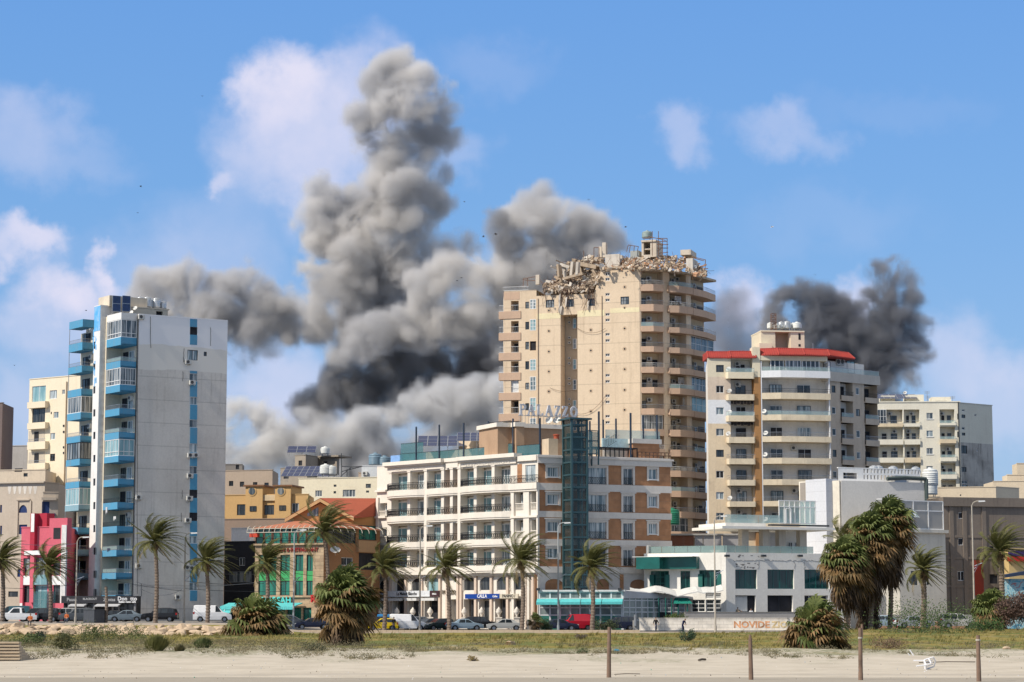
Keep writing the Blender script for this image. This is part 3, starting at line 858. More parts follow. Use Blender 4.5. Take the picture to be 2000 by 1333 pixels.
# white and brown seafront hotel
HSTONE = stonework('hotel_brown_stone', (.40,.20,.10),(.34,.165,.08),(.30,.17,.10),2.2,.9)
HCREAM = plaster('hotel_cream', (.74,.68,.59),(.4,.33,.26),.22, scale=.5)
HBAND = plaster('hotel_band', (.62,.58,.53),(.36,.33,.3),.3)
HBACK = plaster('hotel_recess', (.60,.50,.40),(.4,.3,.22),.3)
TEAL = plain('teal_steel', (.05,.10,.11),.4,.3)
POSTM = plain('post_blue_grey', (.03,.045,.07),.5)
TEALGL = clear_glass('teal_glass', (.07,.19,.21),.5)
def hotel():
 A, B, D = plan(736,1000,311), plan(1051,1000,288), plan(1310,1000,296)
 F, G = Face(A, B), Face(B, D)
 t = thing('hotel', 'cream stone hotel with curved black railings and a brown stone side wing', 'hotel', (B[0], B[1], .5))
 zb = .45
 Z = lambda v, u=1000, f=F: f.at(u, v)[1]
 U = lambda u, d=0: F.at(u, 1000, d)[0]
 V = lambda u, d=0: G.at(u, 1000, d)[0]
 rows = [(909,945.7,959.5),(963,999,1012),(1017,1052.7,1065.8),(1070,1104.5,1116.6)]
 cu = lambda x: 720 + x / 2.897
 zones = [(132,222),(240,315),(335,412),(430,465),(480,506),(522,600),(615,700),(716,803)]
 back = -1.25
 ztop = Z(893)
 zf = Z(1116)          # top of the arcade storey
 # front wall skin with deep balcony openings
 holes = []
 for (a, b) in zones:
  for (vo, vs, ve) in rows: holes.append((U(cu(a)), U(cu(b)), Z(vs), Z(vo),1.25))
 bayl = [(U(cu(64)), U(cu(104)), Z(v1), Z(v0),.9) for v0, v1 in ((969,999),(1020,1052))]
 bayr = []
 for v0, v1 in ((963,998),(1017,1052),(1071,1104)):
  bayr += [(U(cu(833)), U(cu(880)), Z(v1), Z(v0),.9),(U(cu(920)), U(cu(957)), Z(v1), Z(v0),.9)]
 topw = (U(cu(886)), U(cu(945)), Z(944), Z(911))
 arches = [(158,222),(248,312),(336,408),(540,600),(632,700),(728,798),(828,895)]
 ar = [(U(cu(a)), U(cu(b)), Z(1153), Z(1126)) for a, b in arches] + [(U(cu(62)), U(cu(130)), Z(1153), Z(1128))]
 doors = [(60,120),(140,205),(228,292),(318,400),(462,500),(540,600),(625,690),(715,780),(805,880)]
 gr = [(U(cu(a)), U(cu(b)),.6, Z(1170),1.0) for a, b in doors]
 slots = [(U(cu(482)), U(cu(500)), Z(1137), Z(1123))]
 mb = MB()
 F.panel(mb, 0, F.L, zb, ztop, holes + bayl + bayr + [topw] + ar + gr + slots, .3)
 mb.build('front_wall', HCREAM, t)
 mb = MB()
 loc = lambda s, d: F.P(s, 0, d)[:2]
 mb.prism([loc(.2, back - .05), loc(F.L - .9, back - .05), G.P(.9,0,-.3)[:2], G.P(G.L - .3,0,-.3)[:2], G.P(G.L - .3,0,-18)[:2], G.P(0,0,-20)[:2], loc(.2,-9)], zb, ztop)
 mb.build('core', HBACK, t)
 mb = MB(); mb.prism([loc(0,0), loc(F.L, 0), G.P(G.L, 0,0)[:2], G.P(G.L, 0,-18)[:2], G.P(0,0,-20)[:2], loc(0,-9)], ztop - .05, ztop + .08); mb.build('roof', HBAND, t)
 # balconies
 for ri, (vo, vs, ve) in enumerate(rows):
  for (x0, x1, bow) in ((106,322,1.1),(328,512,.45),(518,812,1.1)):
   a0, a1 = U(cu(x0)), U(cu(x1)); z0, z1 = Z(ve), Z(vs)
   n = 8
   prof = [(a0 + (a1 - a0) * k / n, .12 + bow * (1 - (2 * k / n - 1) ** 2) ** .7) for k in range(n + 1)]
   mb = MB()
   mb.prism([F.P(a, 0, d)[:2] for a, d in prof] + [F.P(a1,0,-.02)[:2], F.P(a0,0,-.02)[:2]], z0 + .12, z1)
   mb.prism([F.P(a, 0, d - .1)[:2] for a, d in prof] + [F.P(a1,0,-.02)[:2], F.P(a0,0,-.02)[:2]], z0 - .1, z0 + .118)
   F.box(mb, a0, a1, z1 - .1, z1 - .002, back, -.02)
   o = mb.build('balcony', HCREAM, t)
   mb = MB(); h = .95
   for (a, d),(b, e) in zip(prof, prof[1:]):
    m = max(2, int((b - a) / .3))
    for k in range(m):
     p = Vector(F.P(a + (b - a) * k / m, z1, d + (e - d) * k / m - .08)); q = Vector(F.P(a + (b - a) * (k + 1) / m, z1, d + (e - d) * (k + 1) / m - .08))
     up = Vector((0,0, h)); mid = (p + q) / 2
     mb.tube(p + up, q + up, .045, n=3); mb.tube(p + up * .08, q + up * .08,.02, n=3); mb.tube(p, p + up, .028, n=3)
     w = (q - p) * .5
     ring = [mid + up * .5 + w * .8 * math.cos(tt * math.pi / 3) + up * .36 * math.sin(tt * math.pi / 3) for tt in range(7)]
     mb.path(ring, .032,3)
     mb.tube(mid + up * .15, mid + up * .9,.014, n=3)
   mb.build('railing', IRON, o)
  for k, (x0, x1) in enumerate(zones):
   if k in (3,4): continue
   a0, a1 = U(cu(x0)), U(cu(x1)); w = a1 - a0
   q0 = F.at(cu(x0 + (x1 - x0) * .27),1000, back)[0]; q1 = min(F.at(cu(x1 + 1),1000, back)[0], F.L - 1)
   window(F, (q0, q1, Z(vs) + .05, Z(vo) - .3), t, FRAME_W, [GL_AQUA, GL_CURT, GL_AQUA][k % 3], 2,1, d=back + .06, fw=.12, name='balcony_window')
   mb = MB(); F.box(mb, a0 + w * .2, a1, Z(vo) - .32, Z(vo) - .14, back, back + .16); mb.build('window_cornice', HCREAM, t)
 for k in (3,4):
  x0, x1 = zones[k]
  mb = MB()
  for (vo, vs, ve) in rows: F.box(mb, U(cu(x0)), U(cu(x1)), Z(vs), Z(vo), back - .04, back + .03)
  mb.build('stone_lining', HSTONE, t)
 # pilasters between openings with small capitals
 mb = MB()
 for x in (231,422,472,607,708,125,325,515):
  a = U(cu(x)); F.box(mb, a - .28, a + .28, Z(1112), ztop - .4,.0,.14); F.box(mb, a - .36, a + .36, Z(909), Z(904),.0,.22)
 mb.build('pilasters', HCREAM, t)
 for r in bayl + bayr:
  mb = MB(); m = max(3, int((r[1] - r[0]) / .2))
  F.box(mb, r[0] - .05, r[1] + .05, r[2] + .82, r[2] + .92,-.2,.08)
  for k in range(m):
   a = r[0] + (r[1] - r[0]) * (k + .5) / m
   mb.lathe([(.05,0),(.075,.2),(.04,.5),(.06,.82)], F.P(a, r[2], -.05),6)
  mb.build('balustrade', HCREAM, t)
  window(F, (r[0] + .15, r[1] - .15, r[2], r[3] - .25), t, FRAME_W, GL_CURT, 1,1, d=-.85)
 # bay pilasters and cornices
 mb = MB()
 for x0, x1 in ((50,62),(816,830),(884,916),(958,966)):
  F.box(mb, U(cu(x0)), U(cu(x1)), zb, Z(957),0,.3)
 for vv in (958,1009,1062): F.box(mb, U(cu(812)), F.L + .2, Z(vv + 4), Z(vv),0,.42); F.box(mb, 0, U(cu(106)), Z(vv + 4,740), Z(vv, 740),0,.42)
 F.box(mb, U(cu(806)), F.L + .25, Z(958), Z(946),0,.55)
 mb.build('bay_trim', HCREAM, t)
 railing(F, U(cu(825)), F.L, Z(946), Z(931), t, IRON, .4, 'scroll', .3,.4)
 mb = MB(); F.box(mb, U(cu(842)), U(cu(868)), Z(944), Z(908),.0,.04); mb.build('stone_panel', HSTONE, t)
 window(F, topw, t, FRAME_W, GL_CURT, 2,1)
 # main cornices
 mb = MB()
 for (x0, x1, b) in ((104,435,.9),(520,850,.9),(435,520,.35)):
  F.box(mb, U(cu(x0)), U(cu(x1)), Z(894), Z(886.5),-.6, b); F.box(mb, U(cu(x0)) + .15, U(cu(x1)) - .15, Z(897), Z(894),-.3, b - .25); F.box(mb, U(cu(x0)) + .3, U(cu(x1)) - .3, Z(906), Z(897),.0,.25)
 F.box(mb, U(cu(850)), F.L, Z(903), Z(893),0,.35)
 F.box(mb, -.2, F.L + .3, Z(1120), Z(1109),0,.9); F.box(mb, -.1, F.L + .1, Z(1124), Z(1120),0,.5)
 mb.build('cornice', HCREAM, t)
 rg = random.Random(2)
 mb = MB()
 for (x0, x1) in ((150,330),(540,810)):
  a0, a1 = U(cu(x0)), U(cu(x1)); n = int((a1 - a0) / .3)
  for k in range(n):
   a = a0 + (a1 - a0) * k / n; z = Z(902) + rg.uniform(-.08,.08); F.box(mb, a, a + rg.uniform(.1,.22), z - rg.uniform(.05,.12), z + rg.uniform(.05,.12),.25,.32)
 mb.build('relief_frieze', HCREAM, t)
 # arcade storey: arched windows
 for i, r in enumerate(ar):
  a0, a1, z0, z1 = r; am = (a0 + a1) / 2
  window(F, (a0, a1, z0, z1), t, HBAND, GL_AQUA if i in (2,) else GL_DARK, 1,1, fw=.05, name='arched_window')
  mb = MB(); n = 8; zc = z1 - (a1 - a0) * .28
  for k in range(n):
   ta, tb = math.pi * k / n, math.pi * (k + 1) / n
   pa = (am - (a1 - a0) / 2 * math.cos(ta), zc + (z1 - zc) * math.sin(ta)); pb = (am - (a1 - a0) / 2 * math.cos(tb), zc + (z1 - zc) * math.sin(tb))
   mb.hexa([F.P(pa[0], pa[1], .0), F.P(pb[0], pb[1], .0), F.P(pb[0], pb[1], -.28), F.P(pa[0], pa[1], -.28), F.P(pa[0], z1 + .02,.0), F.P(pb[0], z1 + .02,.0), F.P(pb[0], z1 + .02,-.28), F.P(pa[0], z1 + .02,-.28)])
  F.box(mb, a0 - .12, a0, z0, z1 - .4,.0,.1); F.box(mb, a1, a1 + .12, z0, z1 - .4,.0,.1)
  mb.build('arch', HCREAM, t)
 window(F, slots[0], t, FRAME_W, GL_DARK, 1,1)
 mb = MB()
 for x in (46,130,218,308,410,452,512,530,612,700,792,900,935):
  F.box(mb, U(cu(x)) - .2, U(cu(x)) + .2, zb, Z(1124),.0,.3)
 mb.build('pilasters', plaster('pinkish_stone', (.62,.50,.40),(.4,.3,.25),.3), t)
 for i, (a, b) in enumerate(doors):
  r = gr[i]
  window(F, (r[0] + (.6 if i % 2 else .1), r[1] - .05, r[2], r[3] - .1), t, FRAME_D if i % 2 else HCREAM, DARKROOM if i % 2 == 1 else GL_DARK, 2,1, d=-.8, name='shop_front')
 # stone urns on pedestals along the terrace
 for x in (72,163,253,350,543,640,737,838):
  a = U(cu(x),2.0); p = F.P(a, .45,2.0)
  u = thing('garden_urn', ['leftmost','second','third','fourth','fifth','sixth','seventh','rightmost'][[72,163,253,350,543,640,737,838].index(x)] + ' stone urn on a pedestal along the hotel terrace', 'urn', p, 'stone urns along the hotel terrace')
  mb = MB(); c = Vector(p)
  mb.box(c.x - .42, c.x + .42, c.y - .42, c.y + .42, c.z, c.z + .2); mb.box(c.x - .34, c.x + .34, c.y - .34, c.y + .34, c.z + .2, c.z + 1.45); mb.box(c.x - .42, c.x + .42, c.y - .42, c.y + .42, c.z + 1.45, c.z + 1.6)
  mb.build('pedestal', HCREAM, u)
  mb = MB(); mb.lathe([(.16,1.6),(.1,1.75),(.3,2.1),(.42,2.3),(.3,2.42),(.36,2.5),(.12,2.75),(.05,2.9)], p, 12); mb.build('urn', HCREAM, u, True)
 # signs over the shops
 sgw = plain('sign_white', (.62,.64,.66),.4); sgb = plain('sign_blue', (.01,.05,.26),.4, var=.05); sgk = plain('sign_brown', (.05,.025,.03),.5); sgc = plain('sign_cream', (.55,.49,.38),.5)
 ink = plain('lettering_dark', (.03,.03,.035),.5); inkw = plain('lettering_white', (.75,.75,.75),.5)
 def sign(x0, x1, v0, v1, mat, txt, tm, size, label, sx=1.0, d=.45):
  a0, a1, z0, z1 = F.rect(cu(x0), v0, cu(x1), v1, d)
  mb = MB(); F.box(mb, a0, a1, z0, z1,.3, d)
  o = mb.build('sign_board', mat); tag(o, label, 'sign')
  if txt: text_mesh(txt, size, tm, 'lettering', o, F, (a0 + a1) / 2,(z0 + z1) / 2, d + .01,.02,.012, sx=sx)
  return o
 sign(88,345,1154.5,1166, sgw, 'La Maison Blanche', ink, .62, 'long white shop sign with grey script under the arched windows', .9,.46)
 sign(55,90,1155,1166, sgk, 'mira', inkw, .4, 'small dark brown sign at the left end of the white shop sign')
 sign(345,398,1154,1166, sgk, 'mira', inkw, .45, 'dark brown sign at the right end of the white shop sign')
 sign(545,740,1160.5,1169.5, sgb, 'CALLA', inkw, .62, 'blue sign reading CALLA over the hotel shops', 1.0)
 o = sign(741,845,1160.5,1169, sgc, 'PANINO /', ink, .55, 'cream sign reading PANINO beside the blue sign', 1.0)
 text_mesh('Coffee', .34, inkw, 'lettering', bpy.data.objects['sign_board.003'] if 'sign_board.003' in bpy.data.objects else o, F, U(cu(715),.46), Z(1165),.46,.02,.01)
 nm = text_mesh('PALAZZO', .75, plain('lettering_bronze', (.12,.09,.06),.5), 'lettering', t, F, U(cu(460)), Z(1156),.12,.04,.01, sx=.8)
 # white awning valances under the white sign
 mb = MB()
 for x0, x1 in ((70,125),(145,205),(235,300),(320,400)): F.box(mb, U(cu(x0)), U(cu(x1)), Z(1172.5), Z(1167),.3,.9)
 mb.build('awnings', plain('awning_white', (.6,.6,.58),.8), t)
 # ---------------- side wing
 k7 = lambda x: 960 + x / 4.166
 zg = lambda v, u=1180: G.at(u, v)[1]
 gz = zg(896)
 rr = [0,53.2,106.4,158.5]
 cols = []
 for i, dv in enumerate(rr):
  cols.append((G.rect(1069,913 + dv, 1091,932 + dv),2, GL_CURT, 0))
  if i < 3: cols.append((G.rect(1148.5,913.5 + dv, 1184,946.5 + dv),2, GL_CURT, 1))
  cols.append((G.rect(1217,915.5 + dv, 1236,947.5 + dv),2, GL_MID, 1))
  if i < 3: cols.append((G.rect(1267,916.5 + dv, 1283,937 + dv),2, GL_CURT, 0))
 cols.append((G.rect(1148.5,1072,1184,1104),2, GL_DARK, 0))
 mb = MB(); hz = [c[0] for c in cols]
 G.panel(mb, 0, G.L, zb, gz, hz, .3)
 mb.build('side_wall', HSTONE, t)
 mb = MB()
 bands = [(894,909),(947,960.5),(1001,1013),(1055,1066)]
 for i, (v0, v1) in enumerate(bands):
  z0, z1 = G.at(1180, v1)[1], G.at(1180, v0)[1]
  G.box(mb, -.12, G.L + .1, z0, z1,0,.12 if i else .3)
  if i == 0: G.box(mb, -.3, G.L + .3, z1 - .25, z1,.301,.45)
 G.box(mb, -.1, G.L + .05, G.at(1180,1120)[1], G.at(1180,1108)[1], 0,.25)
 mb.build('band', HBAND, t)
 mb = MB()
 al = [G.rect(1064,1131,1099,1154), G.rect(1165,1131,1189,1154), G.rect(1230,1132,1262,1154)]
 G.panel(mb, -.1, G.L + .02, zb, G.at(1180,1120)[1], al, .12,.13)
 mb.build('lower_wall', plaster('hotel_grey_plaster', (.56,.53,.49),(.3,.28,.27),.4), t)
 for r in al:
  am = (r[0] + r[1]) / 2; w = (r[1] - r[0]) / 2; mb = MB()
  for q in range(8):
   ta, tb = math.pi * q / 8, math.pi * (q + 1) / 8; xa, xb = am - w * math.cos(ta), am - w * math.cos(tb); za, zc_ = r[3] - .7 + .7 * math.sin(ta), r[3] - .7 + .7 * math.sin(tb)
   mb.hexa([G.P(xa, za, .128), G.P(xb, zc_, .128), G.P(xb, zc_, .02), G.P(xa, za, .02), G.P(xa, r[3] + .01,.128), G.P(xb, r[3] + .01,.128), G.P(xb, r[3] + .01,.02), G.P(xa, r[3] + .01,.02)])
  mb.build('arch', MATS['hotel_grey_plaster'], t)
 mb = MB()
 for x in (1041 + 2,1209): G.box(mb, V(x), V(x) + .5, zb, G.at(1180,1122)[1], .13,.22)
 mb.build('stone_strip', HSTONE, t)
 for (r, nx, gl, rail) in cols:
  w = window(G, r, t, FRAME_W, gl, nx, 1, sill=not rail)
  mb = MB(); s = .28
  G.box(mb, r[0] - s, r[0], r[2] - (.2 if not rail else 0), r[3], 0,.07); G.box(mb, r[1], r[1] + s, r[2] - (.2 if not rail else 0), r[3], 0,.07)
  G.box(mb, r[0] - s, r[1] + s, r[3], r[3] + .3,0,.09); G.box(mb, r[0] - s - .15, r[1] + s + .15, r[3] + .3, r[3] + .45,0,.2)
  mb.build('surround', HBAND, w)
  if rail: railing(G, r[0], r[1], r[2], r[2] + .9, w, IRON, .04, 'scroll', .3)
 # ---------------- roof terrace
 k4 = cu
 zr = ztop + .08
 def posts(f, lst, d, r=.085):
  for (u, vt) in lst:
   a, z = f.at(u, vt, d)
   mb = MB(); f.box(mb, a - r, a + r, zr - .1, z, d - r, d + r); mb.build('terrace_post', POSTM, t)
 posts(F, [(813,834),(858,830),(905.7,826.5),(953.7,823),(1002,818)], -.5)
 posts(G, [(1054.5,817),(1169.5,804),(1231.5,807)], -.6,.1)
 posts(G, [(1152,823),(1178,820),(1203,818),(1256,813),(1283,811)], -6,.09)
 mb = MB(); mf = MB()
 for (u0, u1, v0, v1, f, d) in ((781,955,881,894, F, -.6),(783,827,866,881, F, -2.5),(953,1003,869,886, F, -.6),(1010,1054,870,886, F, -.6)):
  a0, z = f.at(u0, v0, d); a1, _ = f.at(u1, v0, d)
  zt = (f.at((u0 + u1) / 2, v0, d)[1])
  n = max(1, int((a1 - a0) / 1.8))
  for k in range(n): f.box(mb, a0 + (a1 - a0) * k / n + .02, a0 + (a1 - a0) * (k + 1) / n - .02, zr + .02, zt, d, d + .03)
  mf.tube(f.P(a0, zt + .03, d), f.P(a1, zt + .03, d),.04, n=4); f.box(mf, a0, a1, zr - .05, zr + .3, d - .05, d - .01)
 mb.build('glass_screen', TEALGL, t); mf.build('screen_rail', IRON, t)
 a0, a1 = V(1183,-6), V(1290,-6)
 mb = MB(); zt = G.at(1230,841,-6)[1]; zl = G.at(1230,872,-6)[1]
 G.box(mb, a0, a1, zl, zt, -6,-5.97); mb.build('glass_screen', GL_RAIL, t)
 # stair house on the roof, brown stone with white coping
 h0 = V(972,-6); h1 = V(1101,-6); zt = G.at(1050,829,-6)[1]; zc = G.at(1050,837,-6)[1]
 mb = MB(); G.box(mb, h0, h1, zr - .1, zc, -12,-6); G.box(mb, V(1008,-4.6), V(1024,-4.6), zr - .1, zc, -6,-4.6)
 mb.build('roof_house', plaster('house_stone', (.42,.28,.18),(.25,.16,.1),.5), t)
 mb = MB(); G.box(mb, h0 - .3, h1, zc, zt, -12.2,-5.7); G.box(mb, V(1006,-4.4), V(1026,-4.4), zc, zt + .02,-5.7,-4.4); mb.build('coping', HCREAM, t)
 mb = MB(); h2, h3 = V(1237,-4), V(1289,-4); z2, z3 = G.at(1260,867,-4)[1], G.at(1260,858,-4)[1]
 G.box(mb, h2, h3, zr - .1, z2,-9,-4); mb.build('roof_house', HSTONE, t)
 mb = MB(); G.box(mb, h2 - .2, h3 + .2, z2, z3,-9.2,-3.7); mb.build('coping', HBAND, t)
 mb = MB(); z4 = G.at(1260,884,-1)[1]
 for k in range(9): a = V(1247,-.7) + (V(1307,-.7) - V(1247,-.7)) * k / 8; G.box(mb, a - .05, a + .05, zr, z4,-.75,-.65)
 for z in (z4,(zr + z4) / 2): G.box(mb, V(1247,-.7), V(1307,-.7), z - .05, z + .05,-.76,-.64)
 mb.build('terrace_grid', RUST, t)
 # black pergola and white-teal panel wall behind it
 mb = MB(); z5 = G.at(1200,876,-3)[1]; p0, p1 = V(1147,-3), V(1235,-3)
 G.box(mb, p0, p1, z5 - .15, z5,-4.5,-1.4)
 for k in range(11): a = p0 + (p1 - p0) * k / 10; G.box(mb, a - .06, a + .06, zr, z5 - .15,-1.6,-1.48)
 mb.build('pergola', IRON, t)
 mb = MB(); G.box(mb, V(1177,-5), V(1232,-5), G.at(1200,875,-5)[1], G.at(1200,857,-5)[1], -5.2,-5); mb.build('panel_wall', plain('pale_teal_panel', (.5,.66,.66),.5), t)
 mb = MB(); G.box(mb, V(1179,-5.2), V(1230,-5.2), zr, G.at(1200,877,-5)[1], -5.3,-5.2); mb.build('panel_wall', HCREAM, t)
 # little open steel stair
 mb = MB()
 for k in range(7):
  a, z = G.at(1182 + k * 3.2,874 - k * 1.9,-4.6); mb.tube(G.P(a, z, -4.6), G.P(a, z + .9,-4.6),.03, n=4); mb.tube(G.P(a, z, -4.6), G.P(a + .25, z, -4.6),.03, n=4); mb.tube(G.P(a, z + .9,-4.6), G.P(a + .22, z + 1.02,-4.6),.025, n=4)
 mb.build('steel_stair', IRON, t)
 # scaffold stair at the roof house
 mb = MB()
 for i in range(4):
  for j in range(2):
   a = F.at(956 + i * 14,860,-2.5)[0]; p = F.P(a, zr, -2.5 - j * 1.5); mb.tube(p, (p[0], p[1], F.at(980,824,-2.5)[1]),.05, n=4)
 for v in (826,838,850,862):
  for j in range(2): a0, z = F.at(956, v, -2.5); a1, _ = F.at(998, v, -2.5); mb.tube(F.P(a0, z, -2.5 - j * 1.5), F.P(a1, z, -2.5 - j * 1.5),.045, n=4)
 for k in range(8): a, z = F.at(965 + k * 3,880 - k * 4,-3); F.box(mb, a, a + .35, z, z + .06,-3.6,-2.6)
 mb.build('scaffold_stair', IRON, t)
 mb = MB(); c0, c1 = V(1072,-2), V(1090,-2); zc = G.at(1080,857,-2)[1]; G.box(mb, c0, c1, zr - .1, zc, -4,-2); mb.build('chimney', plaster('chimney_cream', (.62,.50,.36)), t)
 mb = MB(); p = G.P(V(1087,-3), zc, -3); mb.lathe([(.35,0),(.35,.45),(.45,.5),(.45,.62),(.1,.7)], p, 10); mb.build('chimney_pot', plain('terracotta', (.35,.08,.04)), t)
 # roof letters
 Lm = plain('letter_grey_white', (.52,.52,.54),.5)
 s = thing('roof_sign', 'big pale serif letters reading PALAZZO on a steel frame above the hotel roof', 'sign', G.P(V(1070,-7), zc, -7))
 P0, P1 = 1012,1127
 xs = [1020,1036.5,1053.5,1071,1088,1103,1120]
 for ch, u in zip('PALAZZO', xs):
  a, z = G.at(u, 800.5 + (u - 1020) * .045,-6.2)
  make_letter(ch, 1.42, Lm, s, G, a, z, -6.2)
 mb = MB()
 for u in range(1014,1128,6):
  a, z = G.at(u, 811 + (u - 1020) * .045,-6.3); mb.tube(G.P(a, zt - .2,-6.3), G.P(a, z + .6,-6.3),.03, n=4)
 a0, z = G.at(P0,812,-6.3); a1, z1 = G.at(P1,816.5,-6.3); mb.tube(G.P(a0, z, -6.3), G.P(a1, z1,-6.3),.04, n=4)
 mb.build('sign_frame', METAL, s)
 for u, v in ((1072.5,821),(1087,821)):
  a, z = G.at(u, v, -6); dish(G.P(a, z, -6), t, .5)
 # lift tower
 L = thing('lift_tower', 'slim dark teal steel and glass lift shaft standing against the brown side wing', 'lift tower', G.P(V(1125),.5,1.4))
 a0 = G.at(1117,950,2.8)[0]; a1 = G.at(1146.5,950,2.8)[0]; zt = G.at(1130,820,2.8)[1]
 mb = MB(); r = .13
 for a in (a0, a1):
  for d in (.35,2.8): G.box(mb, a - r, a + r, .5, zt, d - r, d + r)
 G.box(mb, (a0 + a1) / 2 + .3,(a0 + a1) / 2 + .42,.5, zt, 2.74,2.82)
 v = 830
 while v < 1150:
  z = G.at(1130, v, 2.8)[1]
  for d in (.35,2.8): G.box(mb, a0 + r, a1 - r, z - .1, z + .1, d - .09, d + .09)
  for a in (a0, a1): G.box(mb, a - .09, a + .09, z - .1, z + .1,.35 + r, 2.8 - r)
  v += 24.4
 mb.build('frame', TEAL, L)
 mb = MB(); G.box(mb, a0 - .5, a1 + .5, zt, zt + .22,-.2,3.3); mb.build('cap', TEAL, L)
 mb = MB()
 G.box(mb, a0, a1,.6, zt, 2.8 - .02,2.8); G.box(mb, a0 - .01, a0 + .01,.6, zt, .4,2.75); G.box(mb, a1 - .01, a1 + .01,.6, zt, .4,2.75)
 mb.build('glazing', clear_glass('lift_glass', (.02,.05,.055),.36), L)
 mb = MB(); zc = G.at(1130,868,2)[1]; G.box(mb, a0 + .3, a1 - .3, zc - 1.2, zc + 1.4,.7,2.4); mb.build('lift_car', plain('lift_car_paint', (.05,.12,.13),.3), L)
 mb = MB(); G.box(mb, a1 + .2, a1 + 1.9, ztop + .3, G.at(1160,845,1.5)[1], .4,2.3)
 mb.build('landing_glass', clear_glass('landing_glass_tint', (.16,.32,.32),.5), L)
 mb = MB(); zz = G.at(1160,843,1.5)[1]
 for a in (a1 + .2, a1 + 1.9):
  for d in (.4,2.3): G.box(mb, a - .07, a + .07, ztop - 1.2, zz, d - .07, d + .07)
 for z in (ztop + .2,(ztop + zz) / 2 + .3, zz): G.box(mb, a1 + .1, a1 + 2.0, z - .06, z + .06,2.24,2.38); G.box(mb, a1 + .1, a1 + 2.0, z - .06, z + .06,.3,.44)
 mb.build('landing_frame', TEAL, L)
 for c, w, dp, tl, nm in (((k4(445),857),4.9,4.2,.42, 'larger dark blue solar array beside the terrace posts on the hotel roof'),((k4(612),845),3.2,3.4,.42, 'smaller solar array to the right of the larger one behind the hotel roof terrace')):
  a, z = F.at(c[0], 872 if c[1] > 850 else 862,-6); solar_array(F.P(a, zr, -6), w * 1.7, dp * 1.0, tl, nm, 0,6,3, z - zr)
 # flat-roofed structure with pink coping behind the terrace
 mb = MB(); a0, a1 = F.at(832,878,-7)[0], F.at(955,878,-7)[0]; F.box(mb, a0, a1, zr, F.at(890,879,-7)[1], -12,-7); F.box(mb, F.at(895,870,-8)[0], F.at(955,870,-8)[0], zr, F.at(900,861,-8)[1], -11,-8); mb.build('roof_house', plaster('chimney_cream', (.6,.5,.4)), t)
 # blue cabinet and dark wall at the left end
 mb = MB(); a, z = F.at(774,893,-2); F.box(mb, a - 1.2, a + .9, zr, F.at(770,890,-2)[1], -3.4,-2); mb.build('cabinet', plain('light_blue_paint', (.2,.35,.62),.6), t)
def make_letter(ch, h, mat, parent, f, a, z, d):
 """serif capital built from bars"""
 mb = MB(); w = h * .72; T = h * .2; th = h * .1; D = .22
 def bar(x0, z0, x1, z1, t=T):
  dx, dz = x1 - x0, z1 - z0; l = math.hypot(dx, dz); nx_, nz_ = -dz / l * t / 2, dx / l * t / 2
  c = [(x0 + nx_, z0 + nz_),(x0 - nx_, z0 - nz_),(x1 - nx_, z1 - nz_),(x1 + nx_, z1 + nz_)]
  mb.hexa([f.P(a + x, z + y, d + D) for x, y in c] + [f.P(a + x, z + y, d) for x, y in c])
 H = h / 2; W = w / 2
 def serif(x, zz): bar(x - T * .95, zz, x + T * .95, zz, th * .7)
 def arc(cx, cz, rx, rz, t0, t1, n=10, t=T * .8):
  p = [(cx + rx * math.cos(t0 + (t1 - t0) * k / n), cz + rz * math.sin(t0 + (t1 - t0) * k / n)) for k in range(n + 1)]
  for q, r in zip(p, p[1:]): bar(q[0], q[1], r[0], r[1], t)
 if ch == 'P': bar(-W * .5,-H, -W * .5, H); serif(-W * .5,-H); bar(-W * .9, H - th * .4, W * .1, H - th * .4, th); arc(0, H * .48, W * .75, H * .46, math.pi / 2,-math.pi / 2); bar(-W * .5,0,0,0, th)
 if ch == 'A': bar(-W * .8,-H, 0, H, T * .6); bar(W * .8,-H, 0, H, T * 1.1); bar(-W * .5,-H * .3, W * .5,-H * .3, th); serif(-W * .8,-H); serif(W * .8,-H)
 if ch == 'L': bar(-W * .4,-H, -W * .4, H); serif(-W * .4, H); bar(-W * .8,-H + th * .5, W * .8,-H + th * .5, th); bar(W * .75,-H, W * .75,-H * .5, th)
 if ch == 'Z': bar(-W * .7, H - th * .5, W * .7, H - th * .5, th); bar(-W * .7,-H + th * .5, W * .7,-H + th * .5, th); bar(-W * .55,-H * .92, W * .55, H * .92, T * 1.1); bar(-W * .7, H * .5,-W * .7, H, th); bar(W * .7,-H, W * .7,-H * .5, th)
 if ch == 'O': arc(0,0, W * .8, H * .88,0,2 * math.pi, 18, T * .95)
 mb.build('letter', mat, parent)
hotel()
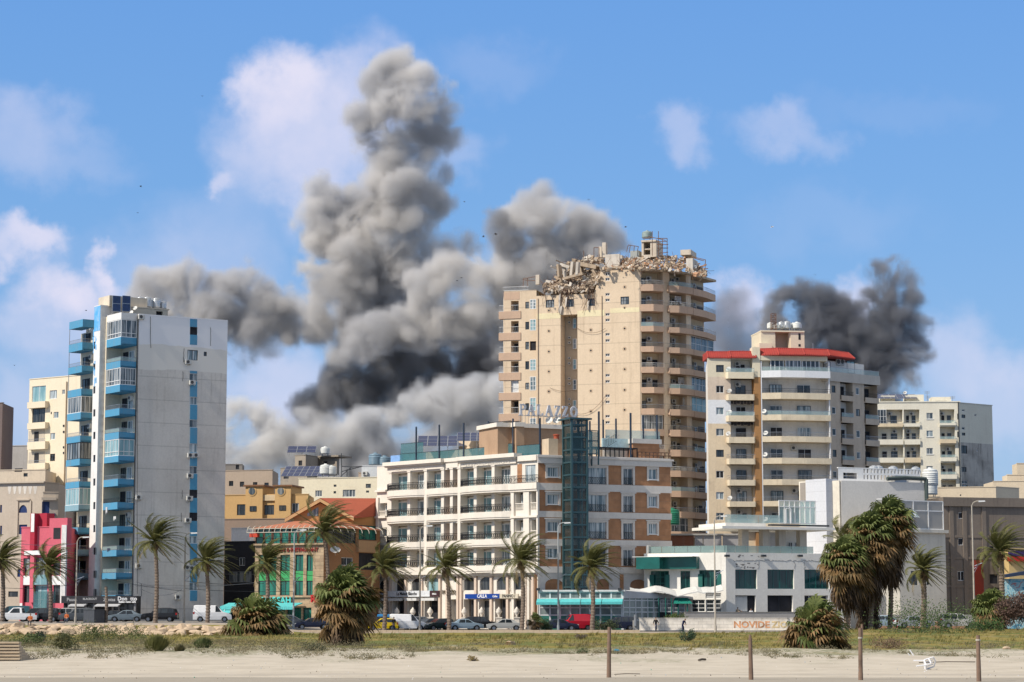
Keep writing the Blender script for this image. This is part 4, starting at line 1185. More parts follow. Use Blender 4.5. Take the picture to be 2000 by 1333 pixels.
# bombed beige tower
BEIGE = plaster('tower_beige', (.69,.545,.385),(.36,.26,.17),.45, spots=.1, scale=.12, courses=3.15)
PINKB = plaster('tower_pink_band', (.53,.37,.26),(.3,.22,.17),.35)
YELB = plaster('faded_yellow_band', (.76,.66,.42),(.45,.34,.2),.3)
RUBBLE = plaster('rubble_dust', (.44,.34,.24),(.2,.16,.13),.6, scale=1.2)
RUBW = plaster('broken_plaster_white', (.60,.54,.46),(.24,.2,.16),.6, scale=1.)
def damaged_tower():
 rg = random.Random(11)
 A, B = plan(1048,750,350), plan(1250,750,345)
 P1, P2, P3 = plan(1301,750,346.4), plan(1347,750,349.5), plan(1395,750,357)
 F = Face(A, B); G1, G2, G3 = Face(B, P1), Face(P1, P2), Face(P2, P3)
 t = thing('damaged_tower', 'tall beige apartment tower with its top floors smashed into hanging rubble', 'apartment tower', (B[0], B[1], .4))
 zb = .4
 z1, z2 = F.at(1150,574)[1], F.at(1210,524)[1]
 ku = lambda x: 960 + x / 3.92
 kv = lambda y: 440 + y / 3.92
 aU = lambda u: F.at(u, 700)[0]
 holes = [F.rect(ku(a), kv(b), ku(c), kv(d)) for a, b, c, d in ((415,572,480,632),(572,567,630,627),(735,562,790,620),(988,548,1053,608))]
 groove = (aU(1095), aU(1128), zb, F.at(1110,615)[1], 2.4)
 sm_ = []
 v = 573
 for vv in (573,584,612,623,651,663,691,703,731,743,771,783,811,823,851,863):
  sm_.append(F.rect(1182.5, vv, 1191, vv + 5.5))
 up = [F.rect(1182.5,532,1191,539), F.rect(1182.5,543,1191,549)]
 mb = MB()
 F.panel(mb, 0, F.L, zb, z1, holes + [groove] + sm_, .3)
 F.panel(mb, aU(1174), F.L, z1, z2, up, .3)
 G = Face(F.P(aU(1174),0,-3)[:2], F.P(aU(1174),0,0)[:2]); G.panel(mb, 0, G.L, z1, z2)
 # torn diagonal edge of the wall
 prev = (aU(1160), z1)
 for k in range(1,9):
  a = aU(1160 + 14 * k / 8); z = z1 + (z2 - z1) * (k / 8) ** 1.2 * rg.uniform(.82,1)
  if k == 8: a, z = aU(1174), z2 - .3
  mb.hexa([F.P(prev[0], z1 - .01,0), F.P(a, z1 - .01,0), F.P(a, z1 - .01,-.35), F.P(prev[0], z1 - .01,-.35), F.P(prev[0], prev[1], 0), F.P(a, z, 0), F.P(a, z, -.35), F.P(prev[0], prev[1], -.35)])
  prev = (a, z)
 mb.build('front_wall', BEIGE, t)
 mb = MB()
 mb.prism([F.P(.3,0,-.3)[:2], F.P(groove[0] - .3,0,-.3)[:2], F.P(groove[0] - .3,0,-2.6)[:2], F.P(groove[1] + .3,0,-2.6)[:2], F.P(groove[1] + .3,0,-.3)[:2], F.P(F.L - .3,0,-.3)[:2],
    G1.P(.3,0,-1.9)[:2], G2.P(.5,0,-1.9)[:2], G3.P(.9,0,-1.9)[:2], G3.P(G3.L - .2,0,-1.9)[:2], (P3[0] - .6, P3[1] + 12),(A[0] + .3, A[1] + 14)], zb, z1 - .1)
 mb.prism([F.P(aU(1176),0,-.4)[:2], F.P(F.L - .3,0,-.3)[:2], G1.P(.3,0,-1.9)[:2], G2.P(.5,0,-1.9)[:2], G3.P(.9,0,-1.9)[:2], G3.P(G3.L - .2,0,-1.9)[:2], (P3[0] - .6, P3[1] + 12),(F.P(aU(1176),0,-.4)[0], A[1] + 14)], z1 - .2, z2 - .2)
 mb.build('core', plaster('tower_inner_wall', (.56,.46,.34),(.3,.24,.18),.35), t)
 for r in holes: window(F, r, t, FRAME_D, GL_MID, 3,2)
 for r in sm_ + up: window(F, r, t, FRAME_W, DARKROOM, 2,1, fw=.08)
 mb = MB(); a0, a1, q0, q1 = F.rect(1049,609,1250,620)
 F.box(mb, .02, groove[0], q0, q1,-.02,.02); F.box(mb, groove[1], aU(1181), q0 + .1, q1 + .2,-.02,.02); F.box(mb, aU(1192.5), F.L - .02, q0 + .5, q1 + .35,-.02,.02)
 mb.build('painted_band', YELB, t)
 mb = MB()
 for (u, vs) in ((1220,(561,602,642,682,721.6,762,801)),(1154,(645,685,724,764,804,843)),(1072,(607,647,687,726,765,805))):
  for vv in vs:
   a, z = F.at(u, vv); mb.tube(F.P(a, z, -.02), F.P(a, z, .03),.15, n=8)
 mb.build('dark_vent_discs', DARKROOM, t)  # near-black discs on the wall stand in for the dark of open vents
 mb = MB()
 for (u, vs) in ((1220,(561,602,642,682,721.6,762,801)),(1154,(645,685,724,764,804,843)),(1072,(607,647,687,726,765,805))):
  for vv in vs: a, z = F.at(u, vv); mb.tube(F.P(a, z, -.02), F.P(a, z, .012),.36, n=10)
 mb.build('vent_rings', plaster('vent_stain', (.58,.44,.30),(.3,.2,.14),.5), t)
 # windows in the recessed groove
 for k in range(7):
  vv = 618 + 40 * k
  for dv in (0,10):
   r = F.rect(1109.5, vv + dv, 1114.5, vv + dv + 4,-2.35); window(F, r, t, FRAME_W, DARKROOM, 1,1, d=-2.3, fw=.07)
  r = F.rect(1119, vv + 4,1126, vv + 24,-2.35); window(F, r, t, FRAME_W, [GL_AQUA, GL_MID][k % 2], 1,2, d=-2.3, fw=.09)
  r = F.rect(1099, vv + 8,1103, vv + 24,-2.35); window(F, r, t, RUST, DARKROOM, 1,1, d=-2.3, fw=.07)
 # left wing with loggias and little corner balconies
 LA, LB = plan(985,750,352.6), plan(1048,750,351.2)
 W = Face(LA, LB); wz = W.at(1010,568)[1]
 wh = []
 rows = [(588,608),(627.5,650),(666,689),(706,728),(740.5,767),(780,808),(820,848)]
 for v0, v1 in rows: wh.append(W.rect(998, v0,1013, v1) + (1.4,))
 ww = [W.rect(1026, v0,1033.5, v1) for v0, v1 in ((590,603),(629,644),(668,683),(706,722),(748,761),(788,802))]
 wb = [W.rect(1035, v0,1047, v1) for v0, v1 in ((585,604),(624,646),(667,685),(702,724),(736,763),(777,803),(817,843))]
 mb = MB(); W.panel(mb, 0, W.L, zb, wz, wh + ww + wb, .3); G = Face((LA[0] - .2, LA[1] + 9), LA); G.panel(mb, 0, G.L, zb, wz)
 mb.build('left_wing_wall', BEIGE, t)
 mb = MB(); mb.prism([W.P(.3,0,-1.38)[:2], W.P(W.L, 0,-1.38)[:2], (LB[0], LB[1] + 9),(LA[0] + .1, LA[1] + 9)], zb, wz - .05); W.box(mb, -.05, W.L, wz - .1, wz, -8,.03)
 mb.build('wing_core', plaster('tower_inner_wall', (.5,.42,.33)), t)
 for i, r in enumerate(ww): window(W, r, t, FRAME_D, [GL_MID, GL_DARK][i % 2], 2,2, d=-.1)
 for i, r in enumerate(wb):
  if i in (2,): window(W, r, t, RUST, DARKROOM, 1,1, d=-.2)
  else: window(W, r, t, FRAME_W, [GL_CURT, GL_AQUA][i % 2], 2,3, d=0, fw=.1)
 for i, r in enumerate(wh):
  mb = MB(); z0 = r[2] - 1.35 if i else r[2] - 1.5
  W.box(mb, -.9, r[1] + .35, r[2] - 1.2, r[2] - .02,-.9,.12); W.box(mb, -.9,-.05, r[2] - .25, r[2] - .02,-3.2,-.9)
  o = mb.build('balcony', PINKB, t)
  railing(W, r[0], r[1], r[2], r[2] + .95, o, FRAME_W, -.05, 'bars', .22); railing(W, -.85,-.1, r[2], r[2] + .95, o, FRAME_W, -.05, 'bars', .22)
  if i not in (4,): window(W, (r[0] + .2, r[1] - .1, r[2], r[3] - .3), t, FRAME_D, DARKROOM, 1,1, d=-1.3)
  else: window(W, (r[0], r[1], r[2], r[3]), t, SHUTTER, SHUTTER, 1,1, d=-.3)
 mb = MB(); W.box(mb, -.1, W.at(1015,580)[0], W.at(1000,586)[1], W.at(1000,571)[1], -.02,.03); mb.build('painted_panel', PINKB, t)
 railing(W, -.2, W.at(1032,565)[0], wz, wz + .62, t, FRAME_W, 0, 'bars', .2)
 # right hand balcony stacks
 lev = [(557,570),(596,609.6),(638.5,649),(678,688.7),(718,729.5),(757.6,769),(799,811),(839,852),(878,891),(919,931),(958.5,970.5),(999,1011),(1038,1050)]
 zs = [(G1.at(1275, b)[1], G1.at(1275, a)[1]) for a, b in lev]
 mb = MB()
 pier = lambda f, u0, u1, d0=-1.9, d1=.0: f.box(mb, max(0, f.at(u0,750)[0]), min(f.L, f.at(u1,750)[0]), zb, z2 - .6, d0, d1)
 pier(G1,1240,1253.5); pier(G1,1296,1310); pier(G2,1290,1309); pier(G2,1341,1360,-1.9,.05); pier(G3,1340,1351,-1.9,.0);
 mb.build('pier_wall', BEIGE, t)
 mb = MB()
 for f in (G1, G2, G3): f.panel(mb, 0, f.L, zb, z2 - .6, d=-1.75)
 mb.build('recess_wall', plaster('balcony_cream', (.60,.50,.34),(.35,.28,.2),.35), t)
 mb = MB(); G3.box(mb, G3.L - .3, G3.L, zb, z2 - 1.5,-5,-1.7); mb.build('end_wall', BEIGE, t)
 zfl = [z for z in zs]
 for i, (z0, zt) in enumerate(zs):
  ztop = zs[i - 1][0] if i else z2 - .6
  specs = [(G1,.2, G1.L - .55, [(0,.15),(.48,1.0),(1,.7)]),(G2,.35, G2.L + .1, [(0,.5),(.3,1.25),(1,.9)]),(G3,.15, G3.L, [(0,.75),(.45,1.0),(1,.4)])]
  for j, (f, a0, a1, prof) in enumerate(specs):
   o, pts = bow(f, a0, a1, z0, zt, prof, t, PINKB if not (j == 0 and i > 0) else BEIGE if False else PINKB, back=-1.8)
   k = (i * 3 + j)
   encl = (j, i) in ((0,7),(2,5),(2,6),(0,9),(1,12),(2,3))
   if encl:
    window(f, (a0, a1 - .1, zt, ztop), o, FRAME_W, [GL_AQUA, GL_MID][k % 2], 4,2, d=-.02, fw=.07, name='glazed_screen')
   else:
    bow_rail(f, pts[1:-1] if len(pts) > 3 else pts, zt, .62, o, METAL if k % 4 else FRAME_W, 'glass' if k % 5 == 1 else 'bars', .2)
    fl = z0 + .2
    w = a1 - a0
    dark = rg.random() < .55
    window(f, (a0 + w * .1, a0 + w * .42, fl, fl + 2.1), t, FRAME_D, DARKROOM if dark else GL_DARK, 2,1, d=-1.68, fw=.05, name='balcony_door')
    if j: window(f, (a0 + w * .56, a0 + w * .66, fl + 1.0, fl + 1.9), t, FRAME_D, GL_DARK, 1,1, d=-1.68, fw=.05)
    if j == 2 or rg.random() < .25: window(f, (a0 + w * .72, a0 + w * .95, fl, fl + 2.1), t, FRAME_D, DARKROOM, 1,1, d=-1.68, fw=.05, name='balcony_door')
    for q in range(rg.choice([1,1,2]) if j < 2 else rg.choice([0,1])):
     ac_unit(f, a0 + w * (.55 + .2 * q), ztop - .85 - .3 * (q == 0), t, -1.74)
    if rg.random() < .2:
     mb = MB(); a = a0 + w * rg.uniform(.3,.8)
     for m in range(4): f.box(mb, a + m * .35, a + m * .35 + .3, ztop - rg.uniform(1,1.6), ztop - .3,-.4,-.36)
     mb.build('curtain', CURTAIN_M, o)
 # roof edge of the right part
 mb = MB()
 for f in (G1, G2, G3): f.box(mb, 0, f.L, z2 - .6, z2 - .25,-2,.55)
 F.box(mb, aU(1174), F.L, z2 - .02, z2 + .18,-.8,.25)
 mb.build('roof_slab', plaster('cracked_slab', (.50,.40,.29),(.2,.16,.12),.7, scale=1), t)
 # roof terrace house, tank and bits of railing above the rubble
 mb = MB(); H = lambda u, v, d: F.at(u, v, d)
 def blk(u0, u1, v0, v1, d0, d1, m=None):
  a0, a1, q0, q1 = F.rect(u0, v0, u1, v1, d1); F.box(m or mb, a0, a1, q0, q1, d0, d1)
 blk(1253,1257,471,500,-8,-4); blk(1257,1270,498,504,-8,-4); blk(1270,1282,470,502,-8,-4); blk(1252,1282,469,472.5,-8.2,-3.8); blk(1257,1270,486,488,-8,-4.2)
 blk(1329,1349,488,498,-9,-5); blk(1176,1183,474,503,-5,-4); blk(1169,1175,482,503,-6.5,-5.5)
 blk(1046,1053,537,556,-.6,0)
 mb.build('stair_house', plaster('stairhouse', (.58,.50,.40),(.3,.24,.18),.5, scale=.8), t)
 mb = MB(); blk(1257.5,1270,473,498,-8,-7.6); mb.build('dark_opening_sheet', plain('shadowy_orange_room', (.28,.16,.09),.8), t)  # back wall coloured with the shade inside the stair house
 mb = MB(); blk(1182,1210,497,523,-2.5,-2); blk(1340,1353,505,529,-4,-.5); blk(1202,1215,499,508,-4,-3)
 mb.build('broken_wall', RUBW, t)
 a, z = H(1264,469,-6); tank(F.P(a, z, -6),.82,1.05, 'grey green tank on the surviving stair house of the damaged tower', plain('tank_green', (.26,.32,.30),.5))
 a, z = H(1239,502,-5);
 mb = MB(); blk(1231,1248,490,504,-7,-5); mb.build('roof_cistern', plaster('cistern', (.36,.38,.36),(.2,.18,.15),.5), t)
 mb = MB()
 for (u0, v0, u1, v1) in ((1274,452,1274,500),(1286,452,1286,500),(1294,466,1294,502),(1303,466,1303,502),(1266,462,1300,470),(1283,466,1303,466),(1283,472,1303,472),(1283,478,1305,478),(1284,485,1305,485),(1290,495,1305,493),(1272,500,1290,487),(1224,492,1227,479),(1227,479,1247,482),(1247,482,1245,490),(1231,480,1229,494),(1239,481,1238,492),
        (1160,503,1160,484),(1160,484,1170,484),(1170,484,1170,503),(1352,502,1378,508),(1378,508,1377,528),(1356,505,1375,510),(1140,490,1140,505),(1148,498,1148,515),
        (1022,545,1045,541),(1022,545,1022,560),(1030,543,1030,560),(1022,547,1048,549),(1045,541,1052,548),(1376,525,1383,525),(1376,530,1383,530),(1360,522,1360,531)):
  d = rg.uniform(-5,-1)
  a, z = H(u0, v0, d); b, y = H(u1, v1, d); mb.tube(F.P(a, z, d), F.P(b, y, d),.07, n=4)
 mb.build('bent_steelwork', RUST, t)
 for (u, v, r) in ((1177,523,.75),(1358,521,.3),(1357,786,.3)):
  a, z = H(u, v, .3); dish(F.P(a, z, .3), t, r, (.6,-.6,.3)) if v < 600 else None
 # broken floor slabs leaning in the crater
 slabs = [(1095,548,26,5,-35),(1112,556,30,6,38),(1130,545,30,6,-48),(1150,553,34,6,-52),(1082,560,20,5,10),(1165,540,30,5,-60),(1102,530,6,26,8),(1118,527,5,30,-6),(1092,530,4,26,5),(1134,523,5,28,8),(1128,525,5,26,-4),(1140,560,26,6,25),(1075,552,16,6,-12),(1120,540,40,5,12),(1150,520,36,8,-14),(1104,520,20,6,-20)]
 for (u, v, l, h, ang) in slabs:
  d = rg.uniform(-4.5,-.4); a, z = H(u, v, d); l *= px(346); h *= px(346); c, s_ = math.cos(R(ang)), math.sin(R(ang)); dp = rg.uniform(.4,1.6)
  mb = MB(); q = [(x * c - y * s_, x * s_ + y * c) for x, y in ((-l / 2,-h / 2),(l / 2,-h / 2),(l / 2, h / 2),(-l / 2, h / 2))]
  mb.hexa([F.P(a + x, z + y, d + dp / 2) for x, y in q] + [F.P(a + x + .1, z + y, d - dp / 2) for x, y in q])
  mb.build('broken_slab', RUBBLE if rg.random() < .6 else RUBW, t)
 # rubble heaps
 def heap(name, label, pts, n, mats, seed, smin=.25, smax=1.2, dmin=-7, dmax=.2):
  r2 = random.Random(seed); mb = MB(); mats = mats + [RUST]
  for k in range(n):
   i = r2.randrange(len(pts) - 1); f = r2.random()
   (u0, t0, b0),(u1, t1, b1) = pts[i], pts[i + 1]
   u = u0 + (u1 - u0) * f; top = t0 + (t1 - t0) * f; bot = b0 + (b1 - b0) * f
   w = r2.random(); v = bot + (top - bot) * w ** .85
   d = dmax + (dmin - dmax) * min(1, w + r2.uniform(-.15,.15))
   a, z = F.at(u, v, d); mb.m = r2.choices(range(len(mats)), [3,2,1,0][:len(mats)])[0]
   if r2.random() < .05:
    p = Vector(F.P(a, z, d)); q = p + Vector((r2.gauss(0,1), r2.gauss(0,.6), r2.gauss(0,.55))).normalized() * r2.uniform(.8,2.3) * (smax / 1.3); mb.tube(p, q, r2.uniform(.08,.2), n=4)
   elif r2.random() < .12:
    p = Vector(F.P(a, z, d + .2)); mm = mb.m; mb.m = len(mats) - 1; q = p + Vector((r2.gauss(0,.5),-.1, r2.uniform(-.3,.7))); mb.path([p, q, q + Vector((r2.gauss(0,.5),0, r2.gauss(0,.5)))], .03,3); mb.m = mm
   else: debris(mb, r2, F.P(a, z, d), smin + (smax - smin) * r2.random() ** 2)
  o = mb.build(name, mats); tag(o, label, 'rubble', kind='stuff')
 dk = plaster('rubble_shadow_dark', (.2,.15,.11),(.06,.05,.04),.7, scale=1.5)  # dark chunks put the shadowed cavities of the crater into the rubble colour
 heap('rubble', 'tangled rubble of fallen floors in the crater on the left part of the tower top', [(1062,557,570),(1085,547,572),(1110,538,573),(1140,532,571),(1160,528,566),(1174,526,542)], 1300, [RUBBLE, dk, RUBW], 5,.12,1.0,-6,-.05)
 heap('rubble', 'heap of broken blocks and plaster strewn over the right part of the tower top', [(1174,521,526),(1200,520,526),(1225,505,526),(1240,502,526),(1262,502,527),(1290,500,528),(1320,502,530),(1345,506,533),(1365,520,538),(1378,530,541)], 1700, [RUBBLE, RUBW, plaster('rubble_orange', (.46,.26,.15),(.3,.2,.14),.5)], 6,.12,.95,-7,.5)
 heap('rubble', 'upper layer of broken masonry and shattered roof along the sloping tower top', [(1085,522,545),(1110,513,540),(1140,505,530),(1165,502,520),(1178,510,522)], 260, [RUBBLE, dk, RUBW], 8,.2,1.2,-8,-5)
 mb = MB(); F.box(mb, aU(1062), aU(1172), z1 - .2, F.at(1110,560,-5)[1], -9,-4); F.box(mb, aU(1090), aU(1174), z1 - .2, F.at(1130,528,-7)[1], -10,-7)
 mb.build('shattered_floor', plaster('shattered', (.36,.28,.2),(.12,.1,.08),.7, scale=1), t)
 # reinforcement and cables hanging down the front
 mb = MB()
 for k in range(46):
  u = rg.choice([1066,1094,1098,1106,1112,1147,1150,1153,1158]) + rg.gauss(0,3); v = 566 + rg.uniform(-4,8); p = []
  L_ = rg.uniform(8,44); dr = rg.gauss(0,.25)
  for m in range(6):
   a, z = F.at(u + dr * L_ * m / 5 + rg.gauss(0,.6), v + L_ * m / 5); p.append(F.P(a, z, .12 + rg.uniform(0,.25)))
  mb.path(p, .028,3)
 for (u0, v0, u1, v1, sag) in ((1126,640,1183,642,10),(1110,800,1186,770,22),(1075,758,1124,762,5)):
  p = []
  for m in range(13): f_ = m / 12; a, z = F.at(u0 + (u1 - u0) * f_, v0 + (v1 - v0) * f_ + sag * 4 * f_ * (1 - f_)); p.append(F.P(a, z, .25))
  mb.path(p, .03,3)
 mb.build('hanging_rebar', RUST, t)
 for (u, v0, v1) in ((1094,577,612),(1107,583,600),(1150,590,606),(1097,600,614)):
  a0, a1, q0, q1 = F.rect(u - 1.8, v0, u + 2, v1); mb = MB()
  mb.hexa([F.P(a0, q0,.1), F.P(a1 - .2, q0,.1), F.P(a1 - .2, q0,.35), F.P(a0, q0,.35), F.P(a0, q1,.05), F.P(a1, q1 + .2,.05), F.P(a1, q1 + .2,.3), F.P(a0, q1,.3)])
  mb.build('hanging_slab', RUBW, t)
 # rain pipes and seams
 mb = MB()
 for u in (1176,1051): a = aU(u); mb.tube(F.P(a, zb, .1), F.P(a, z1 - .4,.1),.07, n=5)
 mb.build('rain_pipe', plaster('pipe_beige', (.5,.38,.26)), t)
damaged_tower()

# beige tower with red tile roofs
def red_roof_tower():
 rg = random.Random(21)
 u_ = lambda x: 1370 + x / 2.897
 v_ = lambda y: 600 + y / 2.897
 P0, Pa, Pb = plan(1383,850,329), plan(1473,850,329.6), plan(1486,850,329.6)
 Pc, Pd, Pe = plan(1621,850,331), plan(1715,850,337.5), plan(1520,850,329.0)
 F1, F2, G = Face(P0, Pa), Face(Pb, Pc), Face(Pc, Pd)
 t = thing('apartment_tower', 'beige apartment tower with red tiled roof edges and an orange brown pier', 'apartment tower', (Pb[0], Pb[1], .4))
 zb = .4
 cream = plaster('pale_cream', (.70,.62,.46),(.4,.32,.22),.25)
 worn = plaster('worn_pinkish', (.66,.54,.42),(.40,.30,.22),.45, spots=.2)
 wht = plaster('fresh_white', (.74,.74,.74),(.5,.48,.45),.2)
 tan = plaster('tan_wall', (.72,.58,.40),(.38,.28,.19),.4, spots=.15)
 parap = plaster('parapet_sand', (.68,.58,.42),(.3,.22,.15),.4, scale=.6)
 shade = plaster('side_shade_brown', (.50,.42,.33),(.26,.2,.15),.4)  # darker copy of the wall colour: shade of the right-facing side painted in
 zt = F1.at(1420,700)[1]
 rows = [328,445,568,688,808,927,1047,1165]
 wins = [F1.rect(u_(83), v_(y), u_(127), v_(y + 41)) for y in rows]
 bal = [(372,408),(497,530),(617,650),(738,772),(860,892),(980,1012),(1102,1132),(1224,1254)]
 rec = []
 prev = 292
 for (y0, y1) in bal:
  rec.append(F1.rect(u_(166), v_(prev), u_(296), v_(y1)) + (1.5,)); prev = y1
 for (y0, y1, m, nm) in ((290,395, cream, 'upper_wall'),(395,525, worn, 'worn_wall'),(525,660, wht, 'repainted_wall'),(660,1420, tan, 'lower_wall')):
  z0, z1 = F1.at(1400, v_(y1))[1] if y1 < 1400 else zb, F1.at(1400, v_(y0))[1]
  mb = MB()
  F1.panel(mb, 0, F1.L, z0, z1, [w for w in wins if z0 < w[2] < z1] + rec, .3)
  o = mb.build(nm, m, t)
 for i, r in enumerate(wins): window(F1, r, t, [FRAME_D, FRAME_W, SHUTTER, FRAME_W][i % 4], [GL_DARK, DARKROOM, GL_CURT, GL_MID][i % 4], 2,1)
 # core
 mb = MB(); mb.prism([F1.P(.3,0,-1.45)[:2], F2.P(F2.L, 0,-1.45)[:2], G.P(1.5,0,-1.4)[:2], G.P(G.L - 1.3,0,-1.4)[:2], G.P(G.L - 1.3,0,-12)[:2], F1.P(2.6,0,-14)[:2]], zb, zt)
 mb.prism([F1.P(0,0,0)[:2], F1.P(F1.L, 0,0)[:2], F1.P(F1.L, 0,-14)[:2], F1.P(2.2,0,-14)[:2]], zt - .1, zt)
 S = Face(F1.P(2.2,0,-14)[:2], F1.P(0,0,0)[:2]); S.panel(mb, 0, S.L, zb, zt)
 mb.build('core', plaster('recess_white', (.74,.71,.65),(.4,.34,.28),.35), t)
 def stack(f, a0, a1, lv, prof, fkey, seed, mats, doors, top):
  r2 = random.Random(seed); ztop = top
  for i, (y0, y1) in enumerate(lv):
   z0, z1 = f.at(fkey, v_(y1))[1], f.at(fkey, v_(y0))[1]
   o, pts = bow(f, a0, a1, z0, z1, prof, t, mats(i), back=-1.45)
   pp = pts[1:-1] if len(pts) > 3 else pts
   kind = ['glass', 'bars', 'glass', 'bars', 'bars', 'bars', 'bars', 'glass'][i % 8]
   bow_rail(f, pp, z1,.6, o, IRON if (i == 1) else METAL, kind, .18)
   fl = z0 + .2
   for j, (q0, q1) in enumerate(doors):
    window(f, (a0 + (a1 - a0) * q0, a0 + (a1 - a0) * q1, fl, fl + 2.15), t, FRAME_W if r2.random() < .5 else FRAME_D, r2.choice([DARKROOM, GL_DARK, GL_CURT, GL_MID]),2,1, d=-1.38, fw=.06, name='balcony_door')
   if r2.random() < .45: ac_unit(f, a0 + (a1 - a0) * .5, ztop - 1.0, t, -1.44)
   if r2.random() < .5: dish(f.P(a0 + .2 + r2.random() * .3, z1 + .5,.55), o, .38)
   if i in (2,3) and seed == 1:
    mb = MB()
    for m in range(8): f.box(mb, a0 + .2 + m * .5, a0 + .62 + m * .5, ztop - .55 + .1 * (m % 2), ztop - .05,-.2,-.1)
    mb.build('awning', plain('dark_awning', (.06,.05,.05),.9), o)
   ztop = z0
 a0, a1 = F1.at(u_(140),850)[0], F1.at(u_(297),850)[0]
 stack(F1, a0, a1, bal, [(0,.35),(.06,.9),(1,.9)], 1450,1, lambda i: cream if i == 0 else parap, [(.42,.78)], zt)
 mb = MB(); F1.box(mb, F1.at(u_(298),850)[0], F1.at(1485.6,850)[0], zb, F1.at(1478, v_(400))[1], -1.4,.55); mb.build('brown_pier', plaster('orange_brown', (.38,.20,.08),(.22,.13,.08),.5, scale=.6), t)
 mb = MB(); F1.box(mb, F1.at(u_(290),850)[0], F1.at(1485.0,850)[0], F1.at(1478, v_(399))[1], F1.at(1478, v_(230))[1], -1.4,.56); mb.build('pier_top', cream, t)
 lv2 = [(365,403),(490,525),(613,645),(735,767),(857,890),(978,1010),(1100,1130),(1222,1252)]
 top2 = F2.at(1550,701)[1]
 stack(F2,.1, F2.L, lv2, [(0,.45),(.26,1.25),(.62,1.2),(1,.75)], 1550,2, lambda i: wht if i == 0 else parap, [(.16,.34),(.56,.76)], top2)
 # divider walls either side of the middle balconies
 mb = MB()
 for a in (.0, F2.L - .18): F2.box(mb, a, a + .15, zb, top2 - .5,-1.45,.45)
 mb.build('divider_wall', wht, t)
 # glazed top floor under the roof
 a0, a1, q0, q1 = F2.rect(1504, v_(285),1600, v_(365))
 f3 = Face(F2.P(a0,0,.1)[:2], F2.P(a1,0,.1)[:2])
 z0 = F2.at(1550, v_(366))[1]
 window(f3,(0, f3.L * .28, z0, top2 - .1), t, FRAME_W, GL_DARK, 3,1, d=.0, fw=.14, name='glazed_screen'); window(f3,(f3.L * .3, f3.L * .62, z0, top2 - .1), t, FRAME_W, GL_MID, 4,1, d=.25, fw=.14, name='glazed_screen'); window(f3,(f3.L * .64, f3.L, z0, top2 - .1), t, FRAME_W, GL_DARK, 4,1, d=.1, fw=.14, name='glazed_screen')
 # right facing side
 gl3 = [(378,430),(505,535),(625,658),(747,780),(868,895),(985,1010),(1105,1130),(1225,1250)]
 gu = lambda x: G.at(u_(x),850)[0]
 hl = []; pv = 292
 for i, (y0, y1) in enumerate(gl3):
  z1 = G.at(1660, v_(pv))[1]; z0 = G.at(1660, v_(y1))[1]
  if i:
   for x0, x1 in ((790,860),(925,1000)): hl.append((gu(x0), gu(x1), z0, z1,1.4))
  pv = y1
 gw = []
 for k in range(7):
  for x0, x1 in ((741,763),(877,899)): gw.append((gu(x0), gu(x1), G.at(u_((x0 + x1) / 2), v_(485 + 121 * k + (x0 > 800) * 12))[1], G.at(u_((x0 + x1) / 2), v_(445 + 121 * k + (x0 > 800) * 12))[1]))
 mb = MB(); ztg = G.at(1660, v_(430))[1]; G.panel(mb, 0, G.L, zb, ztg, hl + gw, .3)
 G2 = Face(G.P(G.L, 0,0)[:2], G.P(G.L, 0,-12)[:2]); G2.panel(mb, 0, G2.L, zb, ztg)
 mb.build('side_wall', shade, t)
 for i, r in enumerate(gw): window(G, r, t, FRAME_W if i % 3 else FRAME_D, GL_MID if i % 2 else GL_DARK, 1,1, d=-.08)
 for i, (y0, y1) in enumerate(gl3):
  z0, z1 = G.at(1660, v_(y1))[1], G.at(1660, v_(y0))[1]
  if i == 0:
   mb = MB(); G.box(mb, -.2, G.L + .3, z0, z1,-1.4,.35); o = mb.build('terrace_parapet', plaster('terrace_grey', (.5,.46,.4)), t); bow_rail(G, [(0,.3),(G.L + .2,.3)], z1,.7, o, METAL, 'glass')
  else:
   for x0, x1 in ((790,860),(925,1000)):
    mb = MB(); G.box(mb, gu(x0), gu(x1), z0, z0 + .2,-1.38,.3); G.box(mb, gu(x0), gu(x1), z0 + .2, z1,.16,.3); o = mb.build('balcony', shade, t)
    railing(G, gu(x0) + .05, gu(x1) - .05, z1, z1 + .6, o, IRON if i == 1 else METAL, .2, 'bars' if i % 2 else 'glass')
    window(G, (gu(x0) + .4, gu(x1) - .5, z0 + .2, z0 + 2.3), t, FRAME_D, DARKROOM, 2,1, d=-1.32, name='balcony_door')
 # top storey of the right side, stepped back
 mb = MB(); zz = G.at(1640, v_(300))[1]
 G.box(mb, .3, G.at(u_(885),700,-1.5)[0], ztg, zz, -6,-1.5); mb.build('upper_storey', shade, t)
 for x0, x1 in ((683,728),(820,865)):
  r = G.rect(u_(x0), v_(308), u_(x1), v_(375),-1.5); window(G, (max(.4, r[0]), r[1], r[2], r[3]), t, FRAME_D, GL_AQUA, 2,1, d=-1.42)
 for x in (768,790): a, z = G.at(u_(x), v_(328),-1.5); ac_unit(G, a, z, t, -1.5,.75,.9)
 # red tile roofs
 tile = plaster('red_roof_tiles', (.36,.055,.045),(.2,.05,.04),.5, scale=1.0, courses=.28)
